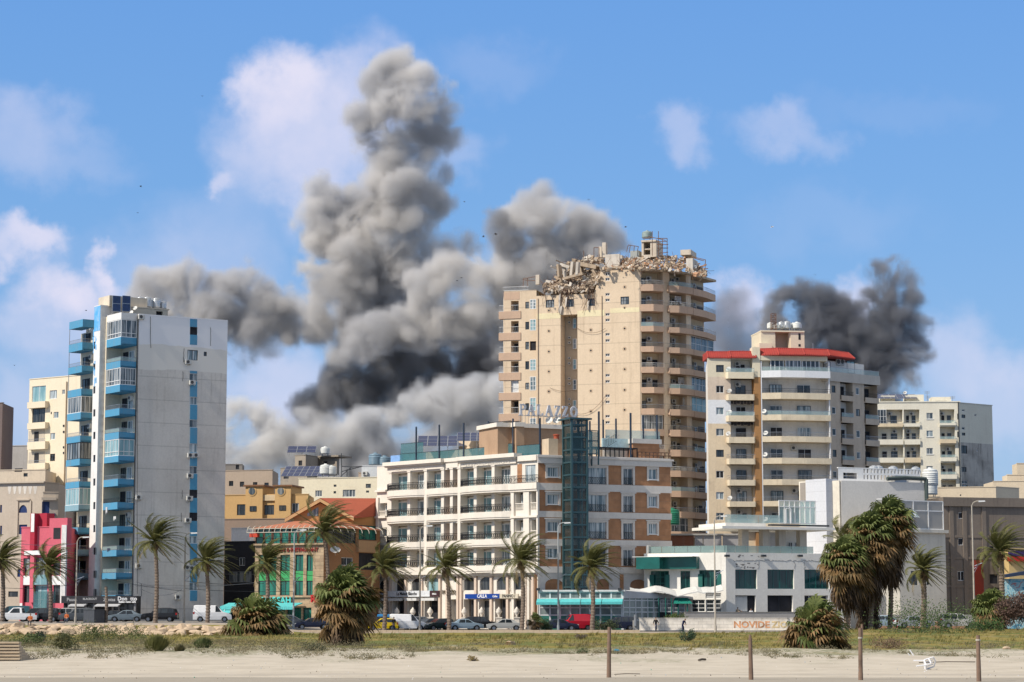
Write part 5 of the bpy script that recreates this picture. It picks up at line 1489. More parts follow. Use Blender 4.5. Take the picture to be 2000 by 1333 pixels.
 def roof(pts_front, z0, z1, back, rise_in, name='tile_roof'):
  """pts_front: list of (face, a, d) along the eave"""
  mb = MB(); lo = [Vector(f.P(a, z0, d)) for f, a, d in pts_front]; hi = [Vector(f.P(a, z1, d - rise_in)) for f, a, d in pts_front]
  for i in range(len(lo) - 1):
   mb.q(lo[i], lo[i + 1], hi[i + 1], hi[i]); mb.q(lo[i] - Vector((0,0,.12)), lo[i + 1] - Vector((0,0,.12)), lo[i + 1], lo[i])
   n = max(2, int((lo[i + 1] - lo[i]).length / .32))
   for k in range(n):
    p = lo[i] + (lo[i + 1] - lo[i]) * k / n; q = hi[i] + (hi[i + 1] - hi[i]) * k / n; mb.tube(p + Vector((0,0,.03)), q + Vector((0,0,.03)),.06, n=4, cap=False)
  for p, q in zip(lo, hi): mb.tube(p, q, .12, n=6)
  for p, q in zip(hi, hi[1:]): mb.tube(p, q, .1, n=6)
  b = [Vector(f.P(a, z0 - .1, d - back)) for f, a, d in pts_front]
  c = [Vector(f.P(a, z1, d - back)) for f, a, d in pts_front]
  for i in range(len(lo) - 1): mb.q(hi[i], hi[i + 1], c[i + 1], c[i]); mb.q(lo[i] - Vector((0,0,.12)), b[i], b[i + 1], lo[i + 1] - Vector((0,0,.12)))
  for i in (0,-1): mb.q(lo[i], hi[i], c[i], b[i])
  mb.build(name, tile, t)
 z0, z1 = F1.at(1420,699)[1], F1.at(1420,686)[1]
 roof([(F1, F1.at(1386,700)[0] - .2,.2),(F1, F1.at(1424,700)[0], .25),(F1, F1.at(1426,700)[0], .9),(F1, F1.at(1475,700)[0], .9)], z0, z1,5,1.3)
 z0, z1 = F2.at(1550,695)[1], F2.at(1550,681.5)[1]
 roof([(F2,-.2,.2),(F2, F2.L * .25,1.5),(F2, F2.L * .62,1.5),(F2, F2.L, .9),(G, G.at(1668,700)[0], .2)], z0, z1,6,1.4)
 mb = MB(); F2.box(mb, -.3, F2.L - .3, top2 - .35, z0 - .13,-5,.4); F2.box(mb, 0, a0, F2.at(1490, v_(365))[1], top2 - .35,-3,-.3); mb.build('eaves', cream, t)
 # stair house with niche
 mb = MB(); d = -5
 def blk(x0, x1, y0, y1, d0, d1): r = F2.rect(u_(x0), v_(y0), u_(x1), v_(y1), d1); F2.box(mb, *r, d0, d1)
 blk(338,418,135,245,-10,-4); blk(328,400,205,250,-8,-3); blk(418,505,150,245,-10,-6.5); blk(505,583,140,240,-10,-4); blk(338,583,133,141,-10.2,-3.8)
 blk(497,505,141,240,-4.8,-4.2)
 mb.build('stair_house', cream, t)
 mb = MB(); blk(549,561,150,185,-4.02,-3.97); blk(549,561,210,224,-4.02,-3.97); mb.build('dark_opening_sheet', DARKROOM, t)  # flat near-black sheets painted as unlit openings
 a, z = F2.at(u_(460), v_(133),-6)
 for k, (x, r, h, m) in enumerate(((390,.5,1.0, TANKW),(430,.55,.75, TANKW),(452,.6,1.1, TANK),(485,.62,1.15, TANK),(518,.65,.85, TANKW),(540,.72,.95, TANKW))):
  a, z = F2.at(u_(x), v_(134),-7 + (k % 2)); tank(F2.P(a, z, -7 + (k % 2)), r, h, ['pale tank', 'low white tank', 'left one of two steel tanks', 'right one of two steel tanks', 'squat cream tank', 'wide cream tank'][k] + [' at the left end behind the mast of the red roofed tower', ' just right of the lattice mast on the red roofed tower', ' on the red roofed tower stair house', ' on the red roofed tower stair house', ' beside the steel tanks on the red roofed tower', ' at the right end of the red roofed tower stair house'][k], m)
 mb = MB(); a, z = F2.at(u_(408), v_(133),-5)
 zt2 = F2.at(u_(408), v_(38),-5)[1]
 for dx in (-.35,.35):
  for dy in (-.3,.3): mb.tube(F2.P(a + dx, z, -5 + dy), F2.P(a + dx, zt2,-5 + dy),.05, n=4)
 for k in range(9):
  zz0 = z + (zt2 - z) * k / 9; zz1 = z + (zt2 - z) * (k + 1) / 9; s = 1 if k % 2 else -1
  mb.tube(F2.P(a - .35 * s, zz0,-4.7), F2.P(a + .35 * s, zz1,-4.7),.035, n=3); mb.tube(F2.P(a - .35, zz1,-4.7), F2.P(a + .35, zz1,-4.7),.035, n=3); mb.tube(F2.P(a - .35, zz1,-5.3), F2.P(a + .35, zz1,-5.3),.035, n=3)
 mb.build('lattice_mast', RUST, t)
 mb = MB()
 for x, y0, y1 in ((362,85,135),(466,68,100),(497,75,135),(512,90,140),(631,205,240)): a, z = F2.at(u_(x), v_(y1),-4.5); mb.tube(F2.P(a, z, -4.5), F2.P(a, F2.at(u_(x), v_(y0),-4.5)[1], -4.5),.05, n=4)
 mb.build('aerial', METAL, t)
red_roof_tower()

# white apartment block at the right
def white_block():
 u_ = lambda x: 1700 + x / 2.664
 v_ = lambda y: 740 + y / 2.664
 Y = 420
 A, B, D = plan(1690,850, Y + 1), plan(1876,850, Y), plan(1939,850, Y + 5.5)
 F, G = Face(A, B), Face(B, D)
 t = thing('apartment_block', 'pale cream apartment block at the right with a grey stained side wall', 'apartment block', (B[0], B[1], .4))
 zb = .4; zt = F.at(1800, v_(122))[1]
 cr = plaster('block_cream', (.74,.69,.56),(.4,.36,.3),.25); st = plaster('stained_grey', (.44,.42,.38),(.09,.085,.08),.75, scale=.3, streak=1)
 lv = [(160,225,250),(252,308,343),(345,403,437),(440,492,528),(530,580,615),(617,667,700)]
 holes = []
 for (a, b, c) in lv:
  for x0, x1 in ((38,170),(176,258),(362,440)): holes.append((F.at(u_(x0),850)[0], F.at(u_(x1),850)[0], F.at(1800, v_(c))[1], F.at(1800, v_(a))[1], 1.5))
 wn = [F.rect(u_(292), v_(y), u_(326), v_(y + 32)) for y in (178,270,361,455,545)]
 sl = [F.rect(u_(452), v_(y), u_(460), v_(y + 30)) for y in (182,275)]
 mb = MB(); F.panel(mb, 0, F.L, zb, zt, holes + wn + sl, .3); F.box(mb, -.1, F.L + .1, zt - .05, zt + .15,-.8,.12)
 mb.build('front_wall', cr, t)
 for i, w in enumerate(wn): window(F, w, t, FRAME_W, [GL_MID, GL_CURT][i % 2], 2,1, sill=True)
 for w in sl: window(F, w, t, FRAME_D, GL_DARK, 1,1)
 zs = G.at(1900, v_(335))[1]; zgt = G.at(1900, v_(132))[1]
 gw = [G.rect(u_(x0), v_(y0), u_(x1), v_(y1)) for x0, y0, x1, y1 in ((476,160,492,170),(474,187,494,205),(476,252,492,266),(476,281,494,296),(542,184,552,196),(474,348,504,390),(552,362,560,378),(474,460,500,485),(474,530,506,548),(474,552,506,578))]
 mb = MB(); G.panel(mb, 0, G.L, zs, zgt, gw, .3); G.box(mb, 0, G.L + .1, zgt, zgt + .12,-1,.1); mb.build('side_wall', plaster('block_side', (.62,.60,.50),(.4,.36,.3),.25), t)
 mb = MB(); G.panel(mb, 0, G.L, zb, zs, gw, .3); mb.build('stained_wall', st, t)
 for i, w in enumerate(gw): window(G, w, t, FRAME_D if i % 2 else FRAME_W, GL_DARK if i != 9 else GL_CURT, 2 if i > 4 else 1,1)
 mb = MB(); a = G.at(u_(468),850)[0]; mb.tube(F.P(F.L - .3, zb, .15), F.P(F.L - .3, zt, .15),.1, n=5); mb.build('rain_pipe', FRAME_D, t)
 mb = MB(); mb.prism([F.P(.2,0,-1.5)[:2], F.P(F.L - .9,0,-1.5)[:2], G.P(.9,0,-.3)[:2], G.P(G.L - .3,0,-.3)[:2], G.P(G.L - .3,0,-14)[:2], F.P(.2,0,-14)[:2]], zb, min(zt, zgt) - .02)
 G2 = Face(G.P(G.L, 0,0)[:2], G.P(G.L, 0,-14)[:2]); G2.panel(mb, 0, G2.L, zb, zgt); mb.build('core', cr, t)
 rg = random.Random(3)
 for i, (a, b, c) in enumerate(lv):
  for j, (x0, x1) in enumerate(((38,170),(176,258),(360,443))):
   a0, a1 = F.at(u_(x0),850)[0], F.at(u_(x1),850)[0]; z0, z1, zz = F.at(1800, v_(c))[1], F.at(1800, v_(b))[1], F.at(1800, v_(a))[1]
   mb = MB(); F.box(mb, a0, a1, z0, z0 + .2,-1.48,.35); F.box(mb, a0, a1, z0 + .2, z1 - .3,.22,.35 + .25 * (j == 2)); o = mb.build('balcony', cr if (i + j) % 3 else plaster('balcony_peach', (.68,.56,.38)), t)
   railing(F, a0 + .05, a1 - .05, z1 - .3, z1 + .25, o, METAL, .28, 'bars' if j != 2 else 'glass', .25)
   if (i, j) in ((0,0),): window(F, (a0, a0 + (a1 - a0) * .35, z1 - .3, zz), o, FRAME_W, GL_DARK, 3,2, d=.2, name='glazed_screen')
   window(F, (a0 + (a1 - a0) * .55, a0 + (a1 - a0) * .8, z0 + .2, z0 + 2.2), t, FRAME_D, GL_DARK, 2,1, d=-1.42, name='balcony_door')
   window(F, (a0 + (a1 - a0) * .2, a0 + (a1 - a0) * .38, z0 + 1.0, z0 + 2.2), t, FRAME_D, DARKROOM, 1,1, d=-1.42)
   if rg.random() < .8: ac_unit(F, a0 + (a1 - a0) * rg.uniform(.2,.8), zz - 1.0, t, -1.48)
 mb = MB(); d = -3
 for x0, x1, y0, y1 in ((55,128,88,125),(183,278,83,122),(318,420,95,120),(340,398,115,125)): r = F.rect(u_(x0), v_(y0), u_(x1), v_(y1), d); F.box(mb, r[0], r[1], zt - .1, r[3], -7, d)
 mb.build('roof_house', cr, t)
 a, z = F.at(u_(108), v_(122),-2); solar_array(F.P(a, zt + .15,-1.8),10,3.2,.35, 'dark solar array along the roof edge of the pale block at the right', 0,8,2,.7)
 mb = MB()
 for x, y0 in ((180,70),(296,66),(428,92),(300,90)):
  a, z = F.at(u_(x), v_(122),-3); zz = F.at(u_(x), v_(y0),-3)[1]; mb.tube(F.P(a, z, -3), F.P(a, zz, -3),.05, n=4)
  for k in range(3): mb.tube(F.P(a - .5, zz - .2 * k, -3), F.P(a + .5, zz - .2 * k, -3),.03, n=3)
 mb.build('aerial', METAL, t)
 a, z = F.at(u_(180), v_(73),-3); dish(F.P(a, z, -3), t, .35)
white_block()
# lower buildings
def lowblock(name, label, cat, pts, vref, vtop, mat, wins=(), depth=9.0, zb=.4, group=None, cap=.12, capmat=None, vt_u=None, d_in=.3):
 """pts: plan corners (u, Y) left to right; vtop: roof line (pixel row at the first corner or vt_u); wins: (face, u0, v0, u1, v1, frame, pane, nx[, ny])"""
 P = [plan(u, vref, Y) for u, Y in pts]
 fs = [Face(a, b) for a, b in zip(P, P[1:])]
 t = thing(name, label, cat, (P[0][0], P[0][1], zb), group)
 f0 = fs[0]
 zt = pt(vt_u[0], vtop, vt_u[1]).z if vt_u else zat(vtop, pts[0][1])
 mb = MB(); rs = []
 for i, f in enumerate(fs):
  hs = []
  for w in wins:
   if w[0] == i: r = f.rect(*w[1:5]); hs.append(r); rs.append((f, r, w))
  f.panel(mb, 0, f.L, zb, zt, hs, d_in)
  f.box(mb, -.05, f.L + .05, zt, zt + cap, -.4,.08)
 n = fs[0].n
 e0 = Vector((0,1))
 back = [(P[-1][0] + .6 * (P[-1][0] > 0), P[-1][1] + depth),(P[0][0] - .0, P[0][1] + depth)]
 for A, B in ((P[-1], back[0]),(back[1], P[0])):
  f = Face(A, B); f.panel(mb, 0, f.L, zb, zt)
 mb.build('wall', mat, t)
 mb = MB(); mb.prism(inset(P + back, d_in + .02), zb, zt - .06); mb.prism(inset(P + back, .1), zt - .05, zt); mb.build('roof', capmat or plaster('flat_roof', (.4,.37,.33),(.2,.18,.16),.5), t)
 for f, r, w in rs:
  window(f, r, t, w[5], w[6], w[7] if len(w) > 7 else 2, w[8] if len(w) > 8 else 1, fw=.07)
 t['zt'] = zt
 return t, fs, zt
FW, FD = FRAME_W, FRAME_D
def sub(t, f, u0, v0, u1, v1, d0, d1, mat, name, dref=None):
 r = f.rect(u0, v0, u1, v1, d1 if dref is None else dref); mb = MB(); f.box(mb, *r, d0, d1); return mb.build(name, mat, t)

# cream block behind the blue tower
def cream_left():
 m = plaster('warm_cream', (.74,.64,.47),(.45,.36,.26),.25, scale=.25)
 W = []
 for (x0, y0, x1, y1, p) in ((245,762,350,885, GL_AQUA),(247,925,345,1040, GL_DARK),(380,795,435,860, GL_CURT),(475,790,497,825, GL_MID),(410,960,448,1008, GL_CURT),(388,960,397,978, GL_DARK),(385,1122,422,1172, GL_CURT),(383,1283,420,1333, GL_DARK)):
  W.append((0, x0 / 3.92,560 + y0 / 3.92, x1 / 3.92,560 + y1 / 3.92, FW if p != GL_DARK else FD, p))
 for (x0, y0, x1, y1, p) in ((362,25,398,78, GL_DARK),(360,180,397,228, GL_CURT),(356,330,392,375, GL_DARK)):
  W.append((0, x0 / 3.702,880 + y0 / 3.702, x1 / 3.702,880 + y1 / 3.702, FD, p))
 t, fs, zt = lowblock('apartment_block', 'cream apartment block with stepped balconies rising behind the blue and white tower', 'apartment block', [(55,345),(165,338)], 850,742, m, W, 12, vt_u=(55,345))
 f = fs[0]
 for k, (v0, v1) in enumerate(((785,797),(826,838),(863,878),(905,917),(948,960))):
  mb = MB(); r = f.rect(53, v0,88, v1,.8); f.box(mb, r[0], r[1], r[2], r[3], 0.02,.8); o = mb.build('balcony', m, t)
  if k > 1:
   mb = MB(); r2 = f.rect(56, v0 - 22,87, v0,.04); f.box(mb, r2[0], r2[1], r2[2], r2[3], .01,.03); mb.build('recess_shade_sheet', plaster('recess_shade', (.52,.45,.35)), t)  # flat darker sheet on the wall paints the shade of a balcony recess
   window(f, (r2[0] + 1.3, r2[0] + 2.2, r2[2], r2[2] + 1.5), t, FD, DARKROOM, 1,1, d=.1)
   railing(f, r[0] + .1, r[1] - .1, r[3], r[3] + .4, o, METAL, .7)
 mb = MB(); a, z = f.at(128,745);
 for u in (127.5,): a = f.at(u, 900)[0]; mb.tube(f.P(a, .5,.12), f.P(a, zt - .8,.12),.1, n=5)
 mb.build('rain_pipe', plaster('pipe_beige', (.5,.38,.26)), t)
 for v in (830,842,872,883,1008,1018): window(f, f.rect(123.5, v, 126, v + 4), t, FD, DARKROOM, 1,1, d=.06, fw=.04)
 mb = MB(); r = f.rect(158,738,168,790,.3); f.box(mb, r[0], r[1], .4, r[3], .0,.3); mb.build('brown_strip', plaster('brown_side', (.25,.16,.1)), t)
cream_left()
# moorish style building and its neighbours at the far left
def moorish():
 m = plaster('beige_stone_render', (.52,.44,.35),(.35,.28,.21),.3); bl = plain('navy_shutter', (.02,.04,.13),.5)
 k = lambda x: x / 3.702
 v = lambda y: 880 + y / 3.702
 t, fs, zt = lowblock('building', 'beige oriental style building with navy arched windows and carved lattice band at far left', 'building', [(-40,325),(85,322),(113,326)], 1050,945, m,
  [(0, k(137), v(395), k(196), v(452), bl, bl, 1),(0, k(137), v(537), k(196), v(607), bl, bl, 1),(0,0, v(395), k(14), v(450), bl, bl, 1),(0,0, v(545), k(14), v(610), bl, bl, 1),(0, k(10), v(860), k(30), v(910), bl, bl, 1),(0, k(125), v(860), k(160), v(915), bl, bl, 1),(0, k(60), v(1020), k(130), v(1060), FD, GL_DARK, 1)], 14)
 f, g = fs
 mb = MB(); r = f.rect(-40, v(228),86, v(238),.3); f.box(mb, r[0], r[1], r[2], r[3] , -.1,.4); r = f.rect(k(118), v(352), k(215), v(362),.2); f.box(mb, *r, 0,.25)
 for x in (118,212): r = f.rect(k(x), v(362), k(x + 10), v(620),.15); f.box(mb, *r, 0,.16)
 mb.build('stone_trim', m, t)
 r = f.rect(k(137), v(395), k(196), v(452)); am, zc = (r[0] + r[1]) / 2, r[3] - .9; w = (r[1] - r[0]) / 2
 mb = MB()
 for q in range(8):
  ta, tb = math.pi * q / 8, math.pi * (q + 1) / 8; A_, B_ = am - w * math.cos(ta), am - w * math.cos(tb); za, zb_ = zc + .9 * math.sin(ta), zc + .9 * math.sin(tb)
  mb.hexa([f.P(A_, za, .0), f.P(B_, zb_, .0), f.P(B_, zb_, -.28), f.P(A_, za, -.28), f.P(A_, r[3] + .01,.0), f.P(B_, r[3] + .01,.0), f.P(B_, r[3] + .01,-.28), f.P(A_, r[3] + .01,-.28)])
 mb.build('arch', m, t)
 mb = MB()
 for i in range(6):
  a, z = f.at(k(70 + 37 * i), v(285)); mb.hexa([f.P(a - .12, z - .6,.02), f.P(a + .12, z - .6,.02), f.P(a + .12, z - .6,-.02), f.P(a - .12, z - .6,-.02), f.P(a - .3, z + .5,.02), f.P(a + .3, z + .5,.02), f.P(a + .3, z + .5,-.02), f.P(a - .3, z + .5,-.02)])
 mb.build('lattice_slots', plaster('slot_pale', (.68,.63,.56)), t)
 # right lower part with blue balcony
 t2, fs2, z2 = lowblock('building', 'low beige annex with a navy window and navy balcony rail beside the red building', 'building', [(82,318),(112,318.5)], 1050, v(305), m, [(0, k(303), v(370), k(358), v(455), bl, bl, 1)], 3)
 mb = MB(); r = fs2[0].rect(k(300), v(455), k(400), v(475),.6); fs2[0].box(mb, *r, 0,.6); mb.build('balcony', bl, t2)
 mb = MB(); r = fs2[0].rect(k(300), v(340), k(408), v(360),.5); fs2[0].box(mb, *r, 0,.5); mb.build('cornice', m, t2)
 # stepped blocks above and behind
 g1 = plaster('grey_block', (.40,.37,.34),(.25,.23,.2),.4)
 lowblock('building', 'plain grey concrete block at the left edge behind the oriental style building', 'building', [(-30,380),(53,378)], 900,873, g1, [(0,12,903,20,912, FD, GL_DARK, 1)], 10)
 lowblock('building', 'cream rooftop storey with a terrace above the oriental style building', 'building', [(-30,335),(88,333)], 950,920, plaster('cream_terrace', (.60,.50,.38)), [(0, k(105), v(130), k(160), v(155), FD, DARKROOM, 1),(0, k(170), v(165), k(200), v(190), FD, GL_DARK, 2)], 8)
 lowblock('apartment_tower', 'narrow dark brown tower cut off by the left edge of the view', 'apartment tower', [(-60,360),(3.5,358)], 850,790, plaster('dark_brown', (.16,.12,.11)), [], 8)
 c = pt(90,955,330); solar_array((c.x, c.y, pt(90,957,330).z - .8),3.2,2.4,.5, 'small solar array on the roof between the oriental style building and the cream block', .3,3,2,.6)
moorish()
# red building
def red_building():
 rd = plaster('red_facade', (.42,.035,.06),(.25,.03,.04),.35); pk = plaster('faded_pink_red', (.60,.13,.17),(.45,.08,.12),.35)
 k = lambda x: x / 3.702
 v = lambda y: 880 + y / 3.702
 t, fs, zt = lowblock('building', 'red and white corner building with tall glass bays and ribbed white strips', 'building', [(40,303),(128,300)], 1120, v(560), pk,
  [(0, k(168), v(780), k(215), v(905), FD, GL_MID, 1,2),(0, k(168), v(980), k(215), v(1100), FD, GL_DARK, 1),(0, k(385), v(565), k(430), v(640), FD, RUST, 1),(0, k(385), v(800), k(435), v(905), FD, GL_DARK, 1,2),(0, k(385), v(975), k(435), v(1105), FD, GL_DARK, 1),(0, k(240), v(775), k(335), v(905), FD, GL_MID, 3,2),(0, k(240), v(975), k(340), v(1180), FW, GL_AQUA, 2,2)], 9)
 f = fs[0]
 sub(t, f, k(218), v(455), k(250), v(720),-.5,.6, rd, 'tower_pier'); sub(t, f, k(250), v(455), k(338), v(610),-2,-.3, rd, 'tower_back', -.3)
 sub(t, f, k(224), v(457), k(247), v(590),.6,.66, WHITE, 'white_strip'); sub(t, f, k(356), v(490), k(485), v(720),-.6,.4, pk, 'frame_block')
 sub(t, f, k(386), v(560), k(436), v(640),.401,.44, DARKROOM, 'dark_opening_sheet')  # near-black sheet in place of a shaded opening
 mb = MB()
 for i in range(4): x = 440 + i * 9; r = f.rect(k(x), v(540), k(x + 6), v(1105),.55); f.box(mb, *r, .2,.55)
 mb.build('white_ribs', WHITE, t)
 for x0, x1 in ((163,218),(375,438)): sub(t, f, k(x0), v(907), k(x1), v(973),.0,.3, WHITE, 'white_panel')
 sub(t, f, k(175), v(725), k(292), v(756),-.1,.5, WHITE, 'white_canopy'); sub(t, f, k(240), v(900), k(338), v(972),0,.5, GL_AQUA, 'glass_balcony')
 sub(t, f, k(215), v(760), k(243), v(1100),.0,.45, pk, 'red_pier'); sub(t, f, k(144), v(840), k(164), v(1180),.0,.35, pk, 'red_pier'); sub(t, f, k(142), v(1105), k(160), v(1150),.35,.4, WHITE, 'white_panel')
 mb = MB(); r = f.rect(k(240), v(1020), k(338), v(1185),2.2); f.box(mb, *r, .3,2.2); mb.build('glass_porch', TEALGL, t)
 sub(t, f, k(370), v(1105), k(500), v(1180),.0,1.2, pk, 'porch_wall')
red_building()
def shops():
 dk = plain('dark_shop_fascia', (.035,.035,.04),.5); k = lambda x: x / 3.702; v = lambda y: 880 + y / 3.702
 A, B = plan(122,1180,294.5), plan(265,1180,293.5); f = Face(A, B)
 t = thing('shop', 'row of dark fronted cafes with a long black fascia under the blue and white tower', 'shops', (A[0], A[1], 1.2))
 zt = f.at(200, v(1053))[1]
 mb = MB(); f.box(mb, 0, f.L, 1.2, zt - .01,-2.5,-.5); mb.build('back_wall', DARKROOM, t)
 mb = MB(); f.box(mb, -.1, f.L + .1, f.at(200, v(1105))[1], zt, -1,.2); mb.build('fascia', dk, t)
 mb = MB()
 for x in (495,620,680,815,860,975): r = f.rect(k(x - 6), v(1105), k(x + 6), v(1200),-.2); f.box(mb, r[0], r[1], 1.2, r[3], -.5,-.1)
 mb.build('pillar', plain('shop_grey', (.2,.2,.21),.6), t)
 mb = MB()
 for x0, x1 in ((500,615),(690,860)):
  r = f.rect(k(x0), v(1113), k(x1), v(1130),.9); mb.hexa([f.P(r[0], r[2], 1.4), f.P(r[1], r[2], 1.4), f.P(r[1], r[2] + .3,-.4), f.P(r[0], r[2] + .3,-.4), f.P(r[0], r[2] + .12,1.4), f.P(r[1], r[2] + .12,1.4), f.P(r[1], r[3] + .15,-.4), f.P(r[0], r[3] + .15,-.4)])
 mb.build('awning', plain('awning_grey', (.45,.45,.45),.8), t)
 lw = plain('lettering_white', (.75,.75,.75),.5); lg = plain('lettering_grey', (.35,.35,.35),.5)
 for txt, x, y, s, m_ in (('Pause', 520,1080,.6, lg),('BLACKOUT', 650,1075,.36, lg),('Zentas', 790,1080,.58, lg),('Don  tto', 920,1073,.72, lw),('Italian resto cafe', 920,1096,.34, lw)):
  a, z = f.at(k(x), v(y),.22); text_mesh(txt, s, m_, 'lettering', t, f, a, z, .21,.02,.015)
 for x0, x1 in ((625,675),(820,855),(870,970)): window(f, f.rect(k(x0), v(1110), k(x1), v(1205),-.45), t, FD, GL_DARK, 2,1, d=-.35)
 # dark service box standing on the pavement in front
 b = thing('utility_cabinet', 'dark grey box cabinet with a slanted top by the rocks', 'cabinet', pt(181,1212,262))
 A, B, C_ = plan(163,1200,261), plan(184,1200,259.5), plan(204,1200,261)
 mb = MB(); z0 = 1.2; z1 = zat(1192,260); mb.prism([A, B, C_, (C_[0] - .3, C_[1] + 2),(A[0], A[1] + 2)], z0, z1); mb.build('cabinet_body', plain('cabinet_grey', (.06,.065,.075),.5), b)
 mb = MB(); mb.prism([(A[0] - .05, A[1] - .05),(B[0], B[1] - .08),(C_[0] + .05, C_[1] - .05),(C_[0] - .3, C_[1] + 2.1),(A[0], A[1] + 2.1)], z1, z1 + .06); mb.build('lid', plain('cabinet_grey2', (.1,.11,.12),.5), b)
shops()
# group between the blue tower and the hotel
k3 = lambda x: 420 + x / 3.509
v3 = lambda y: 860 + y / 3.509
def mid_group():
 tan_ = plaster('mid_tan', (.42,.33,.25),(.28,.22,.17),.35); och = plaster('ochre', (.56,.36,.16),(.4,.24,.1),.25)
 lowblock('building', 'plain brownish beige flat roofed block behind the ochre building', 'building', [(425,405),(532,402)], 940, v3(213), tan_,
  [(0, k3(x0), v3(y0), k3(x0 + 30), v3(y0 + 35), FD, GL_DARK, 2) for x0, y0 in ((95,280),(170,285),(260,288),(338,292))], 10)
 lowblock('roof_house', 'dark grey roof house on the brownish block', 'roof house', [(440,410),(473,410)], 930, v3(168), plaster('dark_house', (.22,.2,.18)), [(0, k3(142), v3(170), k3(165), v3(200), FD, DARKROOM, 1)], 3, zb=zat(v3(216),406))
 # ochre building with two towers
 t, fs, zt = lowblock('building', 'ochre building with two square towers, round windows and an arched window', 'building', [(435,352),(602,349)], 980, v3(380), och,
  [(0, k3(238), v3(452), k3(283), v3(488), FD, GL_DARK),(0, k3(440), v3(447), k3(485), v3(482), FD, GL_DARK),(0, k3(337), v3(445), k3(405), v3(512), FD, GL_DARK, 3),(0, k3(527), v3(432), k3(574), v3(500), FW, GL_MID),(0, k3(150), v3(440), k3(210), v3(515), FD, GL_DARK, 3,2)], 10)
 f = fs[0]
 for x0, x1 in ((208,325),(410,518)):
  mb = MB(); r = f.rect(k3(x0), v3(318), k3(x1), v3(545),.6); f.box(mb, r[0], r[1], r[2], r[3], .01,.6); f.box(mb, r[0], r[1], zt - .1, r[3], -5,.01)
  c, z = f.at(k3((x0 + x1) / 2), v3(352));
  mb.build('tower', och, t)
  mb = MB(); f.box(mb, r[0] - .3, r[1] + .3, r[3], r[3] + .25,-5.3,.9); mb.build('cornice', plain('brown_trim', (.2,.1,.05),.7), t)
  mb = MB(); p = Vector(f.P(c - .1, z, .6)); n = Vector((f.n.x, f.n.y, 0)); mb.tube(p, p + n * .08,.75, n=16); o = mb.build('round_window', och, t)
  mb = MB(); mb.tube(p + n * .07, p + n * .12,.55, n=14); mb.build('pane', GL_MID, o)
 for x0, x1, y0, y1 in ((238,283,452,488),(440,485,447,482)):
  window(f, f.rect(k3(x0), v3(y0), k3(x1), v3(y1),.6), t, FD, GL_DARK, 2,1, d=.66)
 sub(t, f, k3(325), v3(375), k3(410), v3(415),-.3,.3, plaster('ochre_pale', (.62,.48,.3)), 'parapet')
 # grey-brown slab roof and dark recess in front of it
 lowblock('building', 'low brown building with a long grey roof edge below the ochre building', 'building', [(436,335),(562,333)], 1000, v3(545), plaster('brown_low', (.30,.22,.17)), [], 9)
 lowblock('building', 'dark low block in the gap beside the grey wall of the blue balcony tower', 'building', [(438,318),(500,316)], 1100, v3(700), plain('gap_shade_black', (.03,.03,.035),.8), [(0, k3(165), v3(805), k3(205), v3(860), FW, GL_DARK, 2),(0, k3(95), v3(900), k3(250), v3(975), METAL, GL_MID, 3)], 9, zb=.8)  # near-black walls put the shade of the gap into the colour
 lowblock('roof_house', 'small white roof house with a flat top between grey tower wall and green windowed building', 'roof house', [(452,322),(488,321)], 1040, v3(607), WHITE, [], 5, zb=zat(v3(705),322))
 # unfinished concrete building with solar panels in the smoke
 ub = plaster('brown_concrete', (.33,.28,.22),(.15,.12,.1),.5)
 t, fs, zt = lowblock('building', 'unfinished brown concrete house with solar panels standing in front of the smoke', 'building', [(548,432),(600,428),(612,431)], 900, v3(195), ub, [(0, k3(470), v3(238), k3(505), v3(265), FD, DARKROOM)], 9)
 t2, fs2, z2 = lowblock('roof_house', 'square concrete roof house carrying a solar panel in front of the smoke', 'roof house', [(576,430),(597,428),(620,433)], 900, v3(108), ub, [(0, k3(572), v3(140), k3(597), v3(175), FD, DARKROOM, 1)], 6, zb=zat(v3(200),430))
 t3, fs3, z3 = lowblock('roof_house', 'open concrete roof frame with a jutting slab and white tank beside the solar roof', 'roof house', [(622,436),(658,434)], 900, v3(115), ub, [(0, k3(740), v3(145), k3(770), v3(170), FD, DARKROOM, 1)], 6, zb=zat(v3(230),434))
 mb = MB(); f = fs3[0]; r = f.rect(k3(700), v3(105), k3(845), v3(116),.8); f.box(mb, *r, -4,.8); mb.build('slab', ub, t3)
 c = pt(k3(590), v3(107),431); solar_array((c.x, c.y, zat(v3(108),431) + .1),5.5,3,.5, 'solar panel array on the concrete roof house in front of the smoke', 0,3,2,.5)
 c = pt(k3(615), v3(268),390); solar_array((c.x, c.y, c.z - .2),8.6,5,.42, 'largest solar array, tilted above the long cream building', -.12,8,3,.7)
 for x, y, r, h, nm in ((757,235,1.0,1.6, 'left of two white tanks beside the largest solar array'),(798,238,.85,1.5, 'right of two white tanks beside the largest solar array')):
  c = pt(k3(x), v3(y + 12),388); tank((c.x, c.y, c.z), r, h, nm, TANKW)
 c = pt(k3(754), v3(106),434); tank((c.x, c.y, c.z),.9,1.3, 'white tank on the jutting concrete roof slab in front of the smoke', TANKW)
 c = pt(k3(388), v3(112),460)
 # cream long building
 cw = plaster('cream_long', (.74,.67,.50),(.45,.38,.28),.25)
